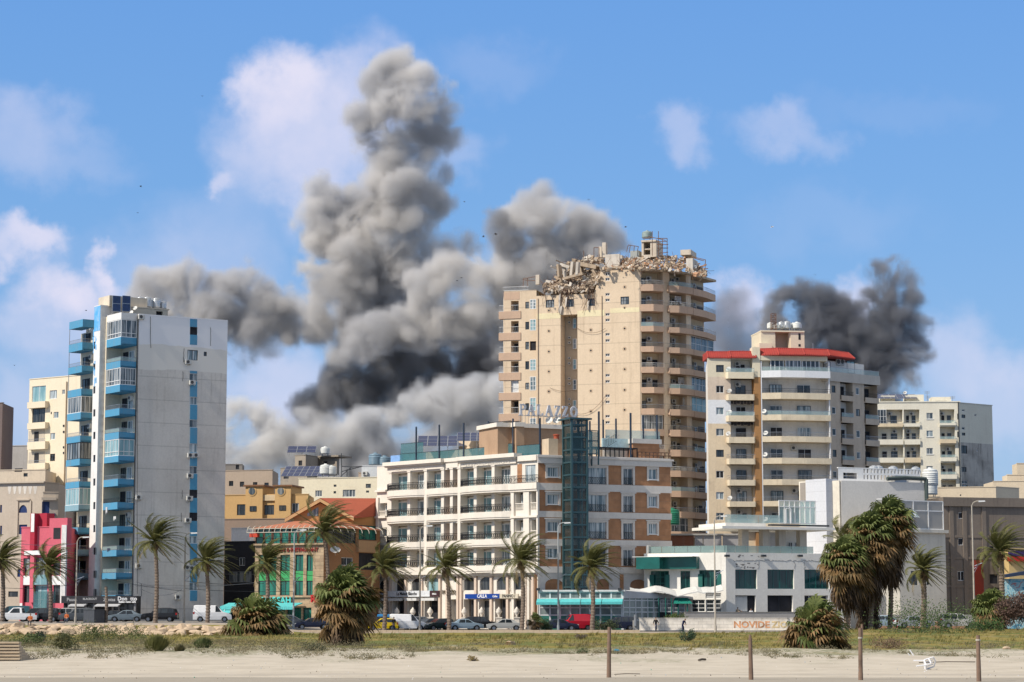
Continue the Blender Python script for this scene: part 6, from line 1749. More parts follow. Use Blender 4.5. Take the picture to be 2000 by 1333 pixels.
 lowblock('building', 'long pale yellow building with a flat roof behind the red tiled roof', 'building', [(583,372),(756,368)], 960, v3(265), cw,
  [(0, k3(687), v3(345), k3(733), v3(388), FW, GL_MID, 3),(0, k3(875), v3(340), k3(962), v3(390), FW, GL_MID, 4),(0, k3(813), v3(305), k3(832), v3(320), FD, GL_DARK, 1),(0, k3(812), v3(350), k3(830), v3(366), FD, GL_DARK, 1),(0, k3(1033), v3(300), k3(1068), v3(328), FD, GL_MID, 3),(0, k3(1035), v3(346), k3(1055), v3(360), FD, GL_MID, 2)], 10)
 t, fs, zt = lowblock('building', 'pale grey rooftop block carrying blue water tanks left of the hotel', 'building', [(706,385),(760,384)], 930, v3(178), plaster('pale_grey', (.55,.57,.58)), [], 8)
 ac_unit(fs[0], fs[0].at(k3(1030), v3(235))[0], fs[0].at(k3(1030), v3(240))[1], t)
 blt = plain('tank_blue', (.16,.24,.30),.4)
 for x, r, h, nm in ((1098,1.15,1.9, 'taller blue grey water tank left of the hotel'),(1160,1.15,1.4, 'shorter blue grey water tank left of the hotel')):
  c = pt(k3(x), v3(178),388); tank((c.x, c.y, zt), r, h, nm, blt)
 # thin aerial posts and a bent awning frame on the roofs
 t = thing('roof_frame', 'bent black awning frame on the roof left of the hotel', 'frame', pt(k3(870), v3(250),380))
 mb = MB()
 for a, b in (((868,250),(866,90)),((868,180),(940,185)),((940,185),(1010,180)),((860,250),(930,190)),((1010,180),(870,215)),((905,200),(905,250))):
  mb.tube(pt(k3(a[0]), v3(a[1]),380), pt(k3(b[0]), v3(b[1]),380),.09, n=4)
 mb.build('frame_bars', FRAME_D, t)
 lowblock('building', 'dark blue edged rooftop storey just left of the hotel terrace', 'building', [(700,395),(735,394)], 930, v3(225), tan_, [], 5)
mid_group()
def marsah():
 st = stonework('tan_stone', (.46,.34,.21),(.34,.24,.15),(.25,.19,.13),.8,.42); br = plaster('orange_brown_wall', (.33,.17,.08),(.2,.1,.06),.4)
 A, B, C_, D = plan(498,1100,301), plan(632,1100,297), plan(700,1100,301), plan(742,1100,308)
 F, G = Face(A, B), Face(B, D)
 t = thing('restaurant_building', 'tan stone building with tall green window bays and a red tiled roof', 'building', (B[0], B[1], .5)); zb = .5
 z = lambda y, f=F, u=600: f.at(u, v3(y))[1]
 ztop = z(712)
 cols = [(297,420),(446,512),(548,604),(626,670)]
 wh = []
 for x0, x1 in cols:
  wh.append(F.rect(k3(x0), v3(785), k3(x1), v3(1065)))
 doors = [F.rect(k3(x0), v3(1148), k3(x1), v3(1255)) for x0, x1 in ((370,480),(490,590),(600,660))]
 mb = MB(); F.panel(mb, 0, F.L, zb, ztop, wh + doors, .35); mb.build('front_wall', st, t)
 for r in wh:
  zz = r[2]; h = r[3] - r[2]
  window(F, (r[0], r[1], zz, zz + h * .36), t, FD, GL_GREEN, 2,1, d=-.2, fw=.09); window(F, (r[0], r[1], zz + h * .6, zz + h), t, FD, GL_GREEN, 2,1, d=-.2, fw=.09)
  mb = MB(); F.box(mb, r[0], r[1], zz + h * .36, zz + h * .6,-.3,-.12); mb.build('green_panel', plain('bright_green', (.06,.34,.12),.4), t)
 for r in doors: window(F, r, t, FD, GL_GREEN, 2,1, d=-.3)
 mb = MB(); F.box(mb, -.2, F.L + .2, z(1078), z(1068),0,.25); F.box(mb, -.1, F.L + .1, z(718), z(706),0,.35); mb.build('stone_ledge', st, t)
 # glazed top storey
 zt2 = z(600)
 n = 8; w = F.L / n
 for i in range(n): window(F, (i * w, (i + 1) * w - .05, ztop, zt2), t, plain('brown_frame', (.12,.05,.03),.6), GL_GREEN, 1,1, d=-.1, fw=.14)
 railing(F, 0, F.L, ztop, ztop + 1, t, FD, .1, 'bars', 1.2)
 mb = MB()
 mb.prism([F.P(.3,0,-.4)[:2], F.P(F.L - .3,0,-.4)[:2], G.P(G.L - .3,0,-.4)[:2], (D[0], D[1] + 8),(A[0] + .3, A[1] + 12)], zb, zt2 - .1); mb.build('core', plain('dark_interior', (.05,.06,.05),.8), t)
 # right brown side
 gz = G.at(690, v3(700))[1]
 gh = [G.rect(k3(865), v3(805), k3(945), v3(860)), G.rect(k3(985), v3(775), k3(1105), v3(890)), G.rect(k3(770), v3(1010), k3(1100), v3(1150)), G.rect(k3(770), v3(600), k3(965), v3(705)), G.rect(k3(985), v3(585), k3(1105), v3(685))]
 mb = MB(); G.panel(mb, 0, G.L, zb, zt2, gh, .35); mb.build('side_wall', br, t)
 window(G, gh[0], t, FW, GL_DARK, 2,1); window(G, gh[1], t, FD, DARKROOM, 2,1); window(G, gh[2], t, FD, DARKROOM, 3,1); window(G, gh[3], t, FD, GL_DARK, 4,1); window(G, gh[4], t, FD, GL_GREEN, 3,1)
 sub(t, G, k3(985), v3(690), k3(1110), v3(770),0,.4, plaster('tan_panel', (.42,.26,.14)), 'panel')
 # lower skirt roof in terracotta and curved awning bars
 tl = plaster('terracotta_tiles', (.42,.16,.09),(.28,.1,.06),.3, scale=1.0, courses=.3)
 zu = z(555)
 mb = MB(); P = lambda a, d, zz: F.P(a, zz, d)
 mb.q(P(-.3,.5, zt2), P(F.L + .3,.5, zt2), P(F.L - .2,-4, zu + .2), P(3.8,-4, zu + .2)); mb.q(P(-.3,-6, zt2), P(-.3,.5, zt2), P(3.8,-4, zu + .2), P(3.8,-6, zu))
 mb.q(P(F.L + .3,.5, zt2), G.P(G.L, zt2,.5), G.P(G.L, zu, -4), P(F.L - .2,-4, zu + .2))
 mb.q(P(3.8,-4, zu + .2), P(F.L - .2,-4, zu + .2), G.P(G.L, zu, -4), G.P(G.L, zu, -9), P(3.8,-9, zu))
 mb.build('skirt_roof', tl, t)
 mb = MB()
 for k in range(14):
  a = -.4 + (F.L + .6) * k / 13; p = []
  for m in range(6): th = m / 5 * math.pi / 2; p.append(Vector(F.P(a, zt2 - .6 + .9 * math.cos(th),.5 + 1.1 * math.sin(th))))
  mb.path(p, .05,4)
 for (dd, zz) in ((1.6, zt2 - .6),(1.35, zt2 - .1)): mb.tube(F.P(-.4, zz, dd), F.P(F.L + .2, zz, dd),.05, n=4)
 for k in range(9):
  a = G.L * k / 8; p = []
  for m in range(6): th = m / 5 * math.pi / 2; p.append(Vector(G.P(a, zt2 - .6 + .9 * math.cos(th),.5 + 1.1 * math.sin(th))))
  mb.path(p, .05,4)
 mb.build('awning_bars', plain('cream_steel', (.55,.5,.4),.5), t)
 # gabled upper house with red roof
 orr = plaster('orange_timber', (.50,.26,.10),(.3,.15,.07),.3)
 Y = 306
 Lp, Pk, Rp = pt(k3(478), v3(540), Y), pt(k3(720), v3(400), Y), pt(k3(950), v3(530), Y)
 X1, X2 = pt(k3(1130), v3(402), Y + 6), pt(k3(1130), v3(512), Y + 6)
 mb = MB()
 zb2 = zu - .3
 gl_ = [(Lp.x + 1.2, Y + .6),(Rp.x - .3, Y + .6)]
 mb.q((Lp.x + 1.2, Y + .6, zb2),(Rp.x - .2, Y + .6, zb2),(Rp.x - .2, Y + .6, Rp.z - .3),(Pk.x, Y + .6, Pk.z - .6),(Lp.x + 1.2, Y + .6, Lp.z + .3))
 mb.q((Rp.x - .2, Y + .6, zb2 - 3),(X2.x, Y + 6, zb2 - 3),(X2.x, Y + 6, X2.z),(Rp.x - .2, Y + .6, Rp.z))
 mb.build('gable_wall', orr, t)
 mb = MB(); dv = Vector((0,0,-.45)); off = Vector((.0,.9,0))
 for p, q in ((Lp, Pk),(Pk, Rp)): mb.hexa([p + dv, q + dv, q + dv + off, p + dv + off, p, q, q + off, p + off])
 mb.build('barge_board', plaster('pale_orange_board', (.62,.38,.18)), t)
 mb = MB(); u3 = Vector((0,0,.06))
 L2 = Lp + (X1 - Pk)
 mb.q(Rp + u3, X2 + u3, X1 + u3, Pk + u3); mb.q(Lp + u3, Pk + u3, X1 + u3, L2 + u3)
 mb.q(Rp + u3 - Vector((0,0,.2)), X2 + u3 - Vector((0,0,.2)), X2 + u3, Rp + u3)
 mb.build('tile_roof', plaster('orange_red_tiles', (.44,.12,.07),(.34,.09,.05),.3, scale=.8, courses=.35), t)
 mb = MB(); a = pt(k3(632), v3(520), Y + .5); b = pt(k3(708), v3(460), Y + .5); mb.q((a.x, Y + .55, a.z),(b.x, Y + .55, a.z),(b.x, Y + .55, b.z),(a.x, Y + .55, a.z + .3 * (b.z - a.z))); mb.build('gable_window', GL_MID, t)
 # signs
 s1 = text_mesh('MARSAH', 1.15, plain('turquoise_letters', (.10,.55,.50),.4), 'sign_lettering', t, F, F.at(k3(425), v3(1098))[0], z(1098),.25,.06,.03)
 text_mesh('CAFE & RESTAURANT', .66, plain('dark_red_letters', (.25,.02,.02),.5), 'sign_lettering', t, F, F.at(k3(560), v3(752))[0], z(752),.08,.06,.02)
 sub(t, F, k3(248), v3(1078), k3(312), v3(1112),.0,.3, plaster('brick_red_panel', (.30,.14,.1)), 'small_sign'); sub(t, F, k3(290), v3(1080), k3(312), v3(1110),.3,.33, WHITE, 'small_sign')
 rg_ = plain('red_sign', (.42,.03,.03),.4)
 text_mesh('RIO', 1.3, rg_, 'sign_lettering', t, F, F.L - .5, z(1090),.5,.12,.05)
 d_ = dish(G.P(G.at(k3(798), v3(752))[0], G.at(k3(798), v3(752))[1], .6), t, .7,(.1,-.6,.75))
 sub(t, F, k3(235), v3(640), k3(290), v3(665),.3,.9, plain('red_awning', (.5,.06,.03),.7), 'red_awning')
 # turquoise awning on posts
 aw = thing('awning', 'long turquoise awning on white posts beneath the green windowed stone building', 'awning', F.P(2,.5,3))
 tq = plain('turquoise_cloth', (.10,.48,.48),.7)
 mb = MB(); a0 = F.at(k3(55),1180,2)[0]; a1 = F.at(k3(598),1180,.5)[0]; zz0, zz1 = F.at(500, v3(1140),2)[1], F.at(500, v3(1120),2)[1]
 mb.hexa([F.P(a0, zz0 - .1,2.8), F.P(a1, zz0 - .1,2.8), F.P(a1, zz1,.4), F.P(a0, zz1,.4), F.P(a0, zz0,2.8), F.P(a1, zz0,2.8), F.P(a1, zz1 + .1,.4), F.P(a0, zz1 + .1,.4)])
 for k in range(40): b0 = a0 + (a1 - a0) * k / 40; F.box(mb, b0, b0 + (a1 - a0) / 44, zz0 - .42, zz0 - .1,2.78,2.8)
 c0 = F.at(k3(0),1180,3)[0]; mb.hexa([F.P(c0, zz0 - .9,3.4), F.P(a0 + 2, zz0 - .9,3.4), F.P(a0 + 2, zz1,.6), F.P(a0, zz1,.6), F.P(c0, zz0 - .8,3.4), F.P(a0 + 2, zz0 - .8,3.4), F.P(a0 + 2, zz1 + .1,.6), F.P(a0, zz1 + .1,.6)])
 mb.build('awning_cloth', tq, aw)
 mb = MB()
 for a in (c0 + 1.4, a0 + 3, a0 + 7): mb.tube(F.P(a, .5,2.9), F.P(a, zz0 - .4,2.9),.06, n=6)
 mb.build('post', WHITE, aw)
marsah()

# white building with green windows at the right of the hotel
k8 = lambda x: 1230 + x / 3.92
v8 = lambda y: 900 + y / 3.92
WMOD = plaster('modern_white', (.76,.73,.66),(.4,.36,.32),.3, scale=.3)
GREEN_PANEL = plain('dark_green_panel', (.01,.10,.085),.25, var=.25, scale=.5, spec=.6)
def green_cafe():
 A, B, C_ = plan(1258,1130,293), plan(1418,1130,288), plan(1660,1130,295)
 F, G = Face(A, B), Face(B, C_)
 t = thing('cafe_building', 'white two storey building with dark green glazing and a green fascia box', 'building', (B[0], B[1], .5)); zb = .5
 zt = F.at(1400, v8(712))[1]
 zfl = F.at(1400, v8(1000))[1]
 fw_ = [F.rect(k8(160), v8(845), k8(300), v8(985)), F.rect(k8(388), v8(845), k8(462), v8(988)), F.rect(k8(530), v8(838), k8(695), v8(978)), F.rect(k8(580), v8(1015), k8(698), v8(1055)), F.rect(k8(470), v8(1065), k8(575), v8(1160)), F.rect(k8(582), v8(1065), k8(698), v8(1160))]
 gw = [G.rect(k8(a), v8(835), k8(b), v8(982)) for a, b in ((808,975),(1055,1258),(1338,1528))]
 gl = [G.rect(k8(a), v8(1032), k8(b), v8(1160)) for a, b in ((808,965),(1055,1250),(1338,1520))]
 mb = MB(); F.panel(mb, 0, F.L, zb, zt, fw_, .35); G.panel(mb, 0, G.L, zb, zt - .05, gw + gl, .5); mb.build('wall', WMOD, t)
 gi = plain('green_interior', (.01,.06,.055),.3)
 for i, r in enumerate(fw_): window(F, r, t, plain('green_frame', (.02,.12,.10),.5) if i < 3 else FW, glassy('cafe_glass', (.006,.03,.03),.05,.5,(.01,.10,.085),1.5) if i < 3 else GL_DARK, 4 if i in (0,2) else 2,3 if i in (0,) else (1 if i < 3 else 3), d=-.2, fw=.1)
 for r in gw: window(G, r, t, GREEN_PANEL, glassy('cafe_glass', (.006,.03,.03),.05,.5,(.01,.10,.085),1.5),4,1, d=-.3, fw=.12)
 for i, r in enumerate(gl): window(G, r, t, FD if i < 2 else FW, DARKROOM, [1,2,4][i], 1, d=-.4, fw=.09)
 for i, r in enumerate(gl): mb = MB(); G.box(mb, r[0], r[1], r[3], gw[i][2], -.3,-.04); mb.build('spandrel', plaster('spandrel_white', (.66,.67,.70)), t)
 for r in fw_[:3:2]:
  mb = MB(); F.box(mb, r[0] - .1, r[0] + .5, r[2] + .1, r[3] - .5,.02,.08); F.box(mb, r[1] - .45, r[1] + .1, r[2] + .1, r[3] - .5,.02,.08); mb.build('shutter', plain('green_frame', (.02,.12,.10),.5), t)
 mb = MB(); mb.prism([F.P(.3,0,-.4)[:2], F.P(F.L - .1,0,-.5)[:2], G.P(G.L - .3,0,-.5)[:2], (C_[0], C_[1] + 14),(A[0] + .5, A[1] + 16)], zb, zt - .08); mb.prism([F.P(0,0,0)[:2], F.P(F.L, 0,-.02)[:2], G.P(G.L, 0,0)[:2], (C_[0] + .5, C_[1] + 16),(A[0] + .5, A[1] + 17)], zt - .07, zt + .12)
 mb.build('core', WMOD, t)
 sub(t, F, k8(48), v8(738), k8(228), v8(830),.02,2.4, GREEN_PANEL, 'fascia_box'); sub(t, F, k8(229), v8(738), k8(510), v8(830),.02,1.0, GREEN_PANEL, 'fascia_box')
 mb = MB(); r = F.rect(k8(48), v8(735), k8(508), v8(739),1.0); F.box(mb, *r, -.2,2.3); mb.build('fascia_top', WHITE, t)
 # glass parapet on the roof, raised terrace canopy on columns
 for f, a0, a1 in ((F, .5, F.L),(G, 0, G.L * .72)):
  mb = MB(); n = int((a1 - a0) / 1.6); z1 = F.at(1400, v8(650))[1]
  for k in range(n): f.box(mb, a0 + (a1 - a0) * k / n + .03, a0 + (a1 - a0) * (k + 1) / n - .03, zt + .15, z1,-.5,-.47)
  mb.build('glass_parapet', clear_glass('parapet_glass', (.25,.36,.34),.55), t)
 sub(t, F, 1262, v8(648),1265, v8(712),-1,.0, WMOD, 'end_post')
 # crack and chipped plaster along the long wall
 rg = random.Random(8); mb = MB(); p = []
 for k in range(60): a, z = G.at(1432 + k * 3.2, v8(765 + rg.uniform(-5,7))); p.append(G.P(a, z, .01))
 mb.path(p, .03,3)
 for k in range(26): a, z = G.at(1436 + rg.uniform(0,45), v8(rg.choice([735,795,820]) + rg.uniform(-8,10))); G.box(mb, a, a + rg.uniform(.1,.4), z, z + rg.uniform(.06,.2),.0,.012)
 for (x0, x1) in ((985,1000),(1258,1270),(1335,1345)):
  p = [];
  for k in range(7): a, z = G.at(k8(x0 + rg.uniform(-6,8)), v8(770 + 10 * k)); p.append(G.P(a, z, .01))
  mb.path(p, .025,3)
 mb.build('cracks', plain('crack_grey', (.22,.2,.18),.9), t)
 for x in (745,1025,1305): a, z = G.at(k8(x), v8(728),.3); mb = MB(); G.box(mb, a - .3, a + .3, z - .15, z + .12,.1,.5); mb.build('flood_lamp', FRAME_D, t)
 # raised terrace canopy
 c = thing('terrace_canopy', 'flat white canopy slab on beige columns on the green windowed cafe roof', 'canopy', G.P(1, zt, -3))
 mb = MB(); zc0, zc1 = G.at(1500, v8(530),-2)[1], G.at(1500, v8(482),-2)[1]
 r0, r1 = G.at(k8(695),1030,-1)[0], G.at(k8(1500),1030,-3)[0]
 G.box(mb, r0, r1, zc0, zc0 + .35,-9,-.5); G.box(mb, r0 + 1, G.at(k8(1028),1030,-2)[0], zc0 + .35, zc1,-9,-1.5); mb.build('slab', WMOD, c)
 mb = MB(); G.box(mb, G.at(k8(1058),1030,-2)[0], r1 - .5, zc0 + .5, zc1 - .1,-2,-1.2); mb.build('dark_fascia', FRAME_D, c)
 for x in (885,1045,1170,1330):
  mb = MB(); a = G.at(k8(x),1060,-2.2)[0]; G.box(mb, a - .5, a + .5, zt, zc0,-3.2,-2.2); mb.build('column', plaster('column_beige', (.50,.44,.36)), c)
 mb = MB(); n = 5; g0, g1 = r0 + 1, G.at(k8(1140),1010,-2)[0]; zg = G.at(1450, v8(415),-2)[1]
 for k in range(n): G.box(mb, g0 + (g1 - g0) * k / n, g0 + (g1 - g0) * (k + 1) / n - .05, zc1, zg, -1.6,-1.57)
 mb.build('glass_rail', GL_RAIL, c)
 gb0, gb1 = G.at(k8(1142),1000,-2)[0], G.at(k8(1420),1000,-2)[0]; zq = G.at(1550, v8(305),-2)[1]
 mb = MB()
 for k in range(8): a = gb0 + (gb1 - gb0) * k / 7; G.box(mb, a - .05, a + .05, zc1, zq, -2,-1.9)
 for zz in (zc1 + .05, zq - .1, zq - .9): G.box(mb, gb0, gb1, zz, zz + .1,-1.99,-1.91)
 r = G.rect(k8(1195), v8(370), k8(1232), v8(482),-1.9)
 for a in (r[0], r[1]): G.box(mb, a - .07, a + .07, r[2], r[3], -1.9,-1.8)
 G.box(mb, r[0], r[1], r[3], r[3] + .1,-1.9,-1.8)
 mb.build('glass_room_frame', WHITE, c)
 mb = MB(); G.box(mb, gb0, gb1, zc1, zq, -2.03,-2.0); G.box(mb, gb1 - .02, gb1, zc1, zq, -6,-2.04); mb.build('glass_room', GL_RAIL, c)
 mb = MB(); G.box(mb, G.at(k8(1195),1060,-6)[0], G.at(k8(1312),1060,-6)[0], zt, zc0,-6.3,-6); mb.build('inner_wall', WHITE, c)
 for x0, x1 in ((1210,1245),(1262,1300)): window(G, G.rect(k8(x0), v8(625), k8(x1), v8(680),-6), c, FW, GL_DARK, 2,1, d=-5.95)
 # back terrace with grey canvas screens and brown wall left of it
 s = thing('terrace_screen', 'grey canvas screens and brown wall on the terrace between hotel and tower', 'screen', plan(1300,1050,312) + (3,))
 S = Face(plan(1308,1050,312), plan(1452,1050,312)); mb = MB(); r = S.rect(1309, v8(575),1355, v8(655)); S.box(mb, *r, -.3,0); mb.build('brown_wall', plaster('rust_brown_wall', (.18,.07,.04)), s)
 mb = MB()
 for x0, x1 in ((495,560),(562,705),(708,833),(835,864)): r = S.rect(k8(x0 + 3), v8(573), k8(x1 - 2), v8(655)); S.box(mb, *r, -.1,.0)
 mb.build('canvas', plaster('grey_canvas', (.30,.29,.29)), s)
 mb = MB(); r = S.rect(k8(315), v8(560), k8(864), v8(572)); S.box(mb, *r, -3,.3); mb.build('screen_beam', plaster('grey_beam', (.35,.33,.3)), s)
 mb = MB(); r = S.rect(1309, v8(655),1455, v8(790)); S.box(mb, r[0], r[1], .5, r[3], -3,-.31); mb.build('base_wall', WMOD, s)
 c = pt(k8(328), v8(512),318); tank((c.x, c.y, c.z),1.0,2.2, 'green barrel shaped water tank between the hotel and the red roofed tower', plain('tank_dark_green', (.02,.16,.09),.4), False)
green_cafe()
def conservatory():
 k5 = lambda x: 1000 + x / 2.897; v5 = lambda y: 780 + y / 2.897
 A, B, C_ = plan(1054,1190,281), plan(1218,1190,280), plan(1312,1190,287)
 F, G = Face(A, B), Face(B, C_)
 t = thing('conservatory', 'white framed glass dining pavilion with a turquoise awning in front of the hotel', 'pavilion', (A[0], A[1], .5)); zb = .5
 zt = F.at(1130, v5(1085))[1]
 mb = MB()
 xs = [155,215,272,330,385,440,500,562,622]
 for x in xs: a = F.at(k5(x),1190)[0]; F.box(mb, a - .1, a + .1, zb, zt, -.15,0)
 for y in (1092,1128,1160,1180,1222): z = F.at(1130, v5(y))[1]; F.box(mb, 0, F.L, z - .07, z + .07,-.13,-.02)
 F.box(mb, -.2, F.L + .2, zt - .1, zt + .12,-6,.2)
 for k in range(9): a = G.L * k / 8; G.box(mb, a - .07, a + .07, zb, zt - .2,-.15,0)
 for y in (1140,1180,1205,1250): z = G.at(1260, v5(y))[1]; G.box(mb, 0, G.L, z - .06, z + .06,-.13,-.02)
 mb.build('frame', plain('frame_offwhite', (.62,.63,.62),.5), t)
 mb = MB(); F.box(mb, .1, F.L - .1, zb, zt - .12,-.1,-.06); G.box(mb, .1, G.L, zb, zt - .3,-.1,-.06); mb.build('glazing', glassy('glass_pavilion', (.10,.13,.13),.1,.8,(.25,.29,.27),1.0), t)
 mb = MB(); a, z = F.at(1130, v5(1240)); F.box(mb, 0.12, F.L - .12, zb, F.at(1130, v5(1222))[1] - .1,-.055,-.03); mb.build('green_base', plain('green_glass_base', (.04,.17,.13),.3), t)
 mb = MB(); mb.hexa([F.P(F.L, zt - .1,.1), G.P(G.L + 5.5, zt - .9,.1), G.P(G.L + 5.5, zt - .9,-5), F.P(F.L, zt - .1,-5), F.P(F.L, zt + .05,.1), G.P(G.L + 5.5, zt - .7,.1), G.P(G.L + 5.5, zt + .1,-5), F.P(F.L, zt + .15,-5)]); mb.hexa([G.P(0, zt - .9,.06), G.P(G.L + 5, zt - .9,.06), G.P(G.L + 5, zt - .9,-.2), G.P(0, zt - .9,-.2), G.P(0, zt - .1,.06), G.P(G.L + 5, zt - .88,.06), G.P(G.L + 5, zt - .88,-.2), G.P(0, zt - .1,-.2)])
 mb.build('sheet_roof', plaster('white_sheet', (.55,.55,.55),(.35,.33,.3),.5), t)
 tq = plain('turquoise_cloth', (.10,.48,.48),.7); mb = MB(); z0, z1 = F.at(1130, v5(1153))[1], F.at(1130, v5(1133))[1]
 rg = random.Random(5)
 for k in range(4):
  a0, a1 = F.L * (k / 4) - .3 * (k == 0), F.L * ((k + 1) / 4) - .08; s = rg.uniform(-.08,.08)
  mb.hexa([F.P(a0, z0 + s, 1.4), F.P(a1, z0 + s, 1.4), F.P(a1, z1,.05), F.P(a0, z1,.05), F.P(a0, z0 + .07 + s, 1.4), F.P(a1, z0 + .07 + s, 1.4), F.P(a1, z1 + .07,.05), F.P(a0, z1 + .07,.05)]); F.box(mb, a0, a1, z0 - .25 + s, z0 + s, 1.38,1.4)
 mb.build('awning_cloth', tq, t)
 for x in (150,378,612): a, z = F.at(k5(x), v5(1083)); mb = MB(); F.box(mb, a - .25, a + .2, z, z + .3,.2,.5); mb.build('flood_lamp', FRAME_D, t)
 # torn white sheet roof and green canopy between pavilion and cafe
 s = thing('torn_canopy', 'sagging torn white canopy and dark green cloth in front of the green windowed cafe', 'canopy', plan(1290,1190,286) + (.5,))
 H = Face(plan(1232,1190,284.5), plan(1412,1190,284.5)); mb = MB(); p0 = []
 for k in range(19):
  u = 1232 + 180 * k / 18; vv = 1158 + 3.5 * math.sin(k * .9) + (3 if 8 < k < 13 else 0) - (4 if k > 14 else 0); p0.append(H.at(u, vv))
 for (a, z),(b, y) in zip(p0, p0[1:]): mb.hexa([H.P(a, z - .12,.6), H.P(b, y - .12,.6), H.P(b, y + .6,-2.5), H.P(a, z + .6,-2.5), H.P(a, z, .6), H.P(b, y, .6), H.P(b, y + .7,-2.5), H.P(a, z + .7,-2.5)])
 mb.build('white_sheet', plaster('torn_white', (.62,.61,.57),(.3,.28,.25),.5, scale=1), s)
 mb = MB(); r = H.rect(k8(335), v8(1050), k8(480), v8(1095),.4); mb.hexa([H.P(r[0], r[2], .5), H.P(r[1], r[2], .5), H.P(r[1], r[2] + .2,-1.5), H.P(r[0], r[2] + .2,-1.5), H.P(r[0] + .3, r[3], -.2), H.P(r[1] - .5, r[3], -.2), H.P(r[1] - .5, r[3], -1.5), H.P(r[0] + .3, r[3], -1.5)]); mb.build('green_cloth', plain('green_cloth', (.01,.19,.14),.7), s)
 mb = MB()
 for x in (222,275,320,370,440): a = H.at(k8(x),1190)[0]; mb.tube(H.P(a, .5,.2), H.P(a, H.at(1300, v8(1050))[1], .2),.08, n=5)
 mb.build('post', plain('green_frame', (.02,.12,.10),.5), s)
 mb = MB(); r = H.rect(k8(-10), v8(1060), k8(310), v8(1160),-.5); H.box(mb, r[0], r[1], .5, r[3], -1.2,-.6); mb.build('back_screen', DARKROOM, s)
 for i in range(4): x0 = 35 + i * 98; window(H, H.rect(k8(x0), v8(1065), k8(x0 + 92), v8(1160),-.5), s, FW, GL_MID, 1,3, d=-.5)
conservatory()
def right_group():
 # tall white clad block behind the palms
 A, B, C_, D = plan(1562,1050,309), plan(1641,1050,304), plan(1660,1050,303.5), plan(1808,1050,309)
 k9 = lambda x: 1560 + x / 3.702; v9 = lambda y: 900 + y / 3.702
 t = thing('white_block', 'windowless white clad block with fine horizontal joints behind the palm clump', 'building', (B[0], B[1], .5)); zb = .5
 F, G, H = Face(A, plan(1592,1050,307)), Face(plan(1592,1050,306), B), Face(B, D)
 zt = G.at(1630, v9(140))[1]; zs = H.at(1700, v9(150))[1]
 clad = plaster('white_cladding', (.56,.57,.60),(.5,.5,.5),.15, courses=1.35, rough=.5)
 mb = MB(); F.box(mb, 0, F.L, zb, F.at(1575, v9(150))[1], -6,0); G.box(mb, 0, G.L + 0, zb, zt - .1,-8,0); mb.build('cream_wall', plaster('cream_front', (.72,.66,.55)), t)
 mb = MB(); r = F.rect(1563, v9(160),1573, v9(290),.01); F.box(mb, *r, 0,.05); mb.build('grey_panel', plaster('grey_panel', (.3,.27,.24)), t)
 mb = MB(); J = Face(plan(1592 + 0,1050,305.6), plan(1613,1050,305)); J = Face(plan(1592,1050,305.4), plan(1615,1050,304)); J2 = Face(plan(1592 + 23,1050,303.9), plan(1644,1050,305.5))
 J.box(mb, 0, J.L, zb, J.at(1600, v9(133))[1], -4,.0); J2.box(mb, 0, J2.L, zb, J.at(1600, v9(133))[1], -4,.0); mb.build('cladding', clad, t)
 mb = MB(); H.box(mb, .3, H.L, zb, zs, -10,0); mb.build('side_wall', plaster('side_light_grey', (.66,.63,.58),(.4,.38,.35),.25), t)
 mb = MB(); d = Face(plan(1806,1050,308.8), plan(1812,1050,309)); mb.path([Vector(H.P(H.L + .2,3,.1)), Vector(H.P(H.L + .2, zs + .5,.1)), Vector(H.P(H.L - 3.2, zs + .6,.1)), Vector(H.P(H.L - 6, zs + .4,.1))], .28,6); mb.build('duct', plain('duct_green', (.06,.08,.075),.5), t)
 # perforated parapet
 p = thing('parapet_screen', 'white perforated parapet screen on top of the white clad block', 'parapet', H.P(1, zs, -1))
 z1 = H.at(1720, v9(62),-1)[1]; S1 = Face(H.P(H.at(k9(285),930,-1)[0], 0,-1)[:2], H.P(H.at(k9(462),930,-1)[0], 0,-1)[:2]); S2 = Face(H.P(H.at(k9(462),930,-1)[0], 0,-1)[:2], H.P(H.at(k9(880),930,-1)[0], 0,-1)[:2])
 mb = MB(); S1.panel(mb, 0, S1.L, zs, z1, [(.8, S1.L - .8, zs + .35, zs + .75),(.8, S1.L - .8, z1 - 1.0, z1 - .6)], .3)
 hs = []; n = 17
 for i in range(n):
  a = S2.L * (i + .3) / n
  for j in range(2): hs.append((a, a + S2.L / n * .5, zs + .35 + j * (z1 - zs) * .48, zs + .3 + j * (z1 - zs) * .48 + (z1 - zs) * .36))
 S2.panel(mb, 0, S2.L, zs, z1, hs, .3); S1.box(mb, 0, S1.L, z1, z1 + .12,-.3,.02); S2.box(mb, 0, S2.L, z1, z1 + .12,-.3,.02); mb.build('screen', WHITE, p)
 mb = MB()
 for x in (540,575,680,845): a, z = H.at(k9(x), v9(60),-2.5); mb.lathe([(.6,0),(.75,.5),(.6,1.0),(.2,1.2)], H.P(a, z1 - .6,-2.5),12)
 mb.build('vent_drum', TANK, p)
 a, z = H.at(k9(740), v9(130)); mb = MB(); H.box(mb, a - .9, a + .9, zs, zs + .9,-.9,-.1); mb.build('roof_unit', METAL, p)
 # framed glass screen above a cream building, then the cream building itself
 w = thing('building', 'cream rendered block with a big framed glass screen on its roof behind the slim palm', 'building', plan(1700,1150,299) + (.5,))
 A2, B2, B3 = plan(1655,1120,299.5), plan(1757,1120,298), plan(1848,1120,301.5); L1, L2 = Face(A2, B2), Face(B2, B3)
 z2 = L2.at(1800, v9(500))[1]
 hw = [L2.rect(k9(812), v9(798), k9(862), v9(900)), L2.rect(k9(925), v9(798), k9(942), v9(900))]
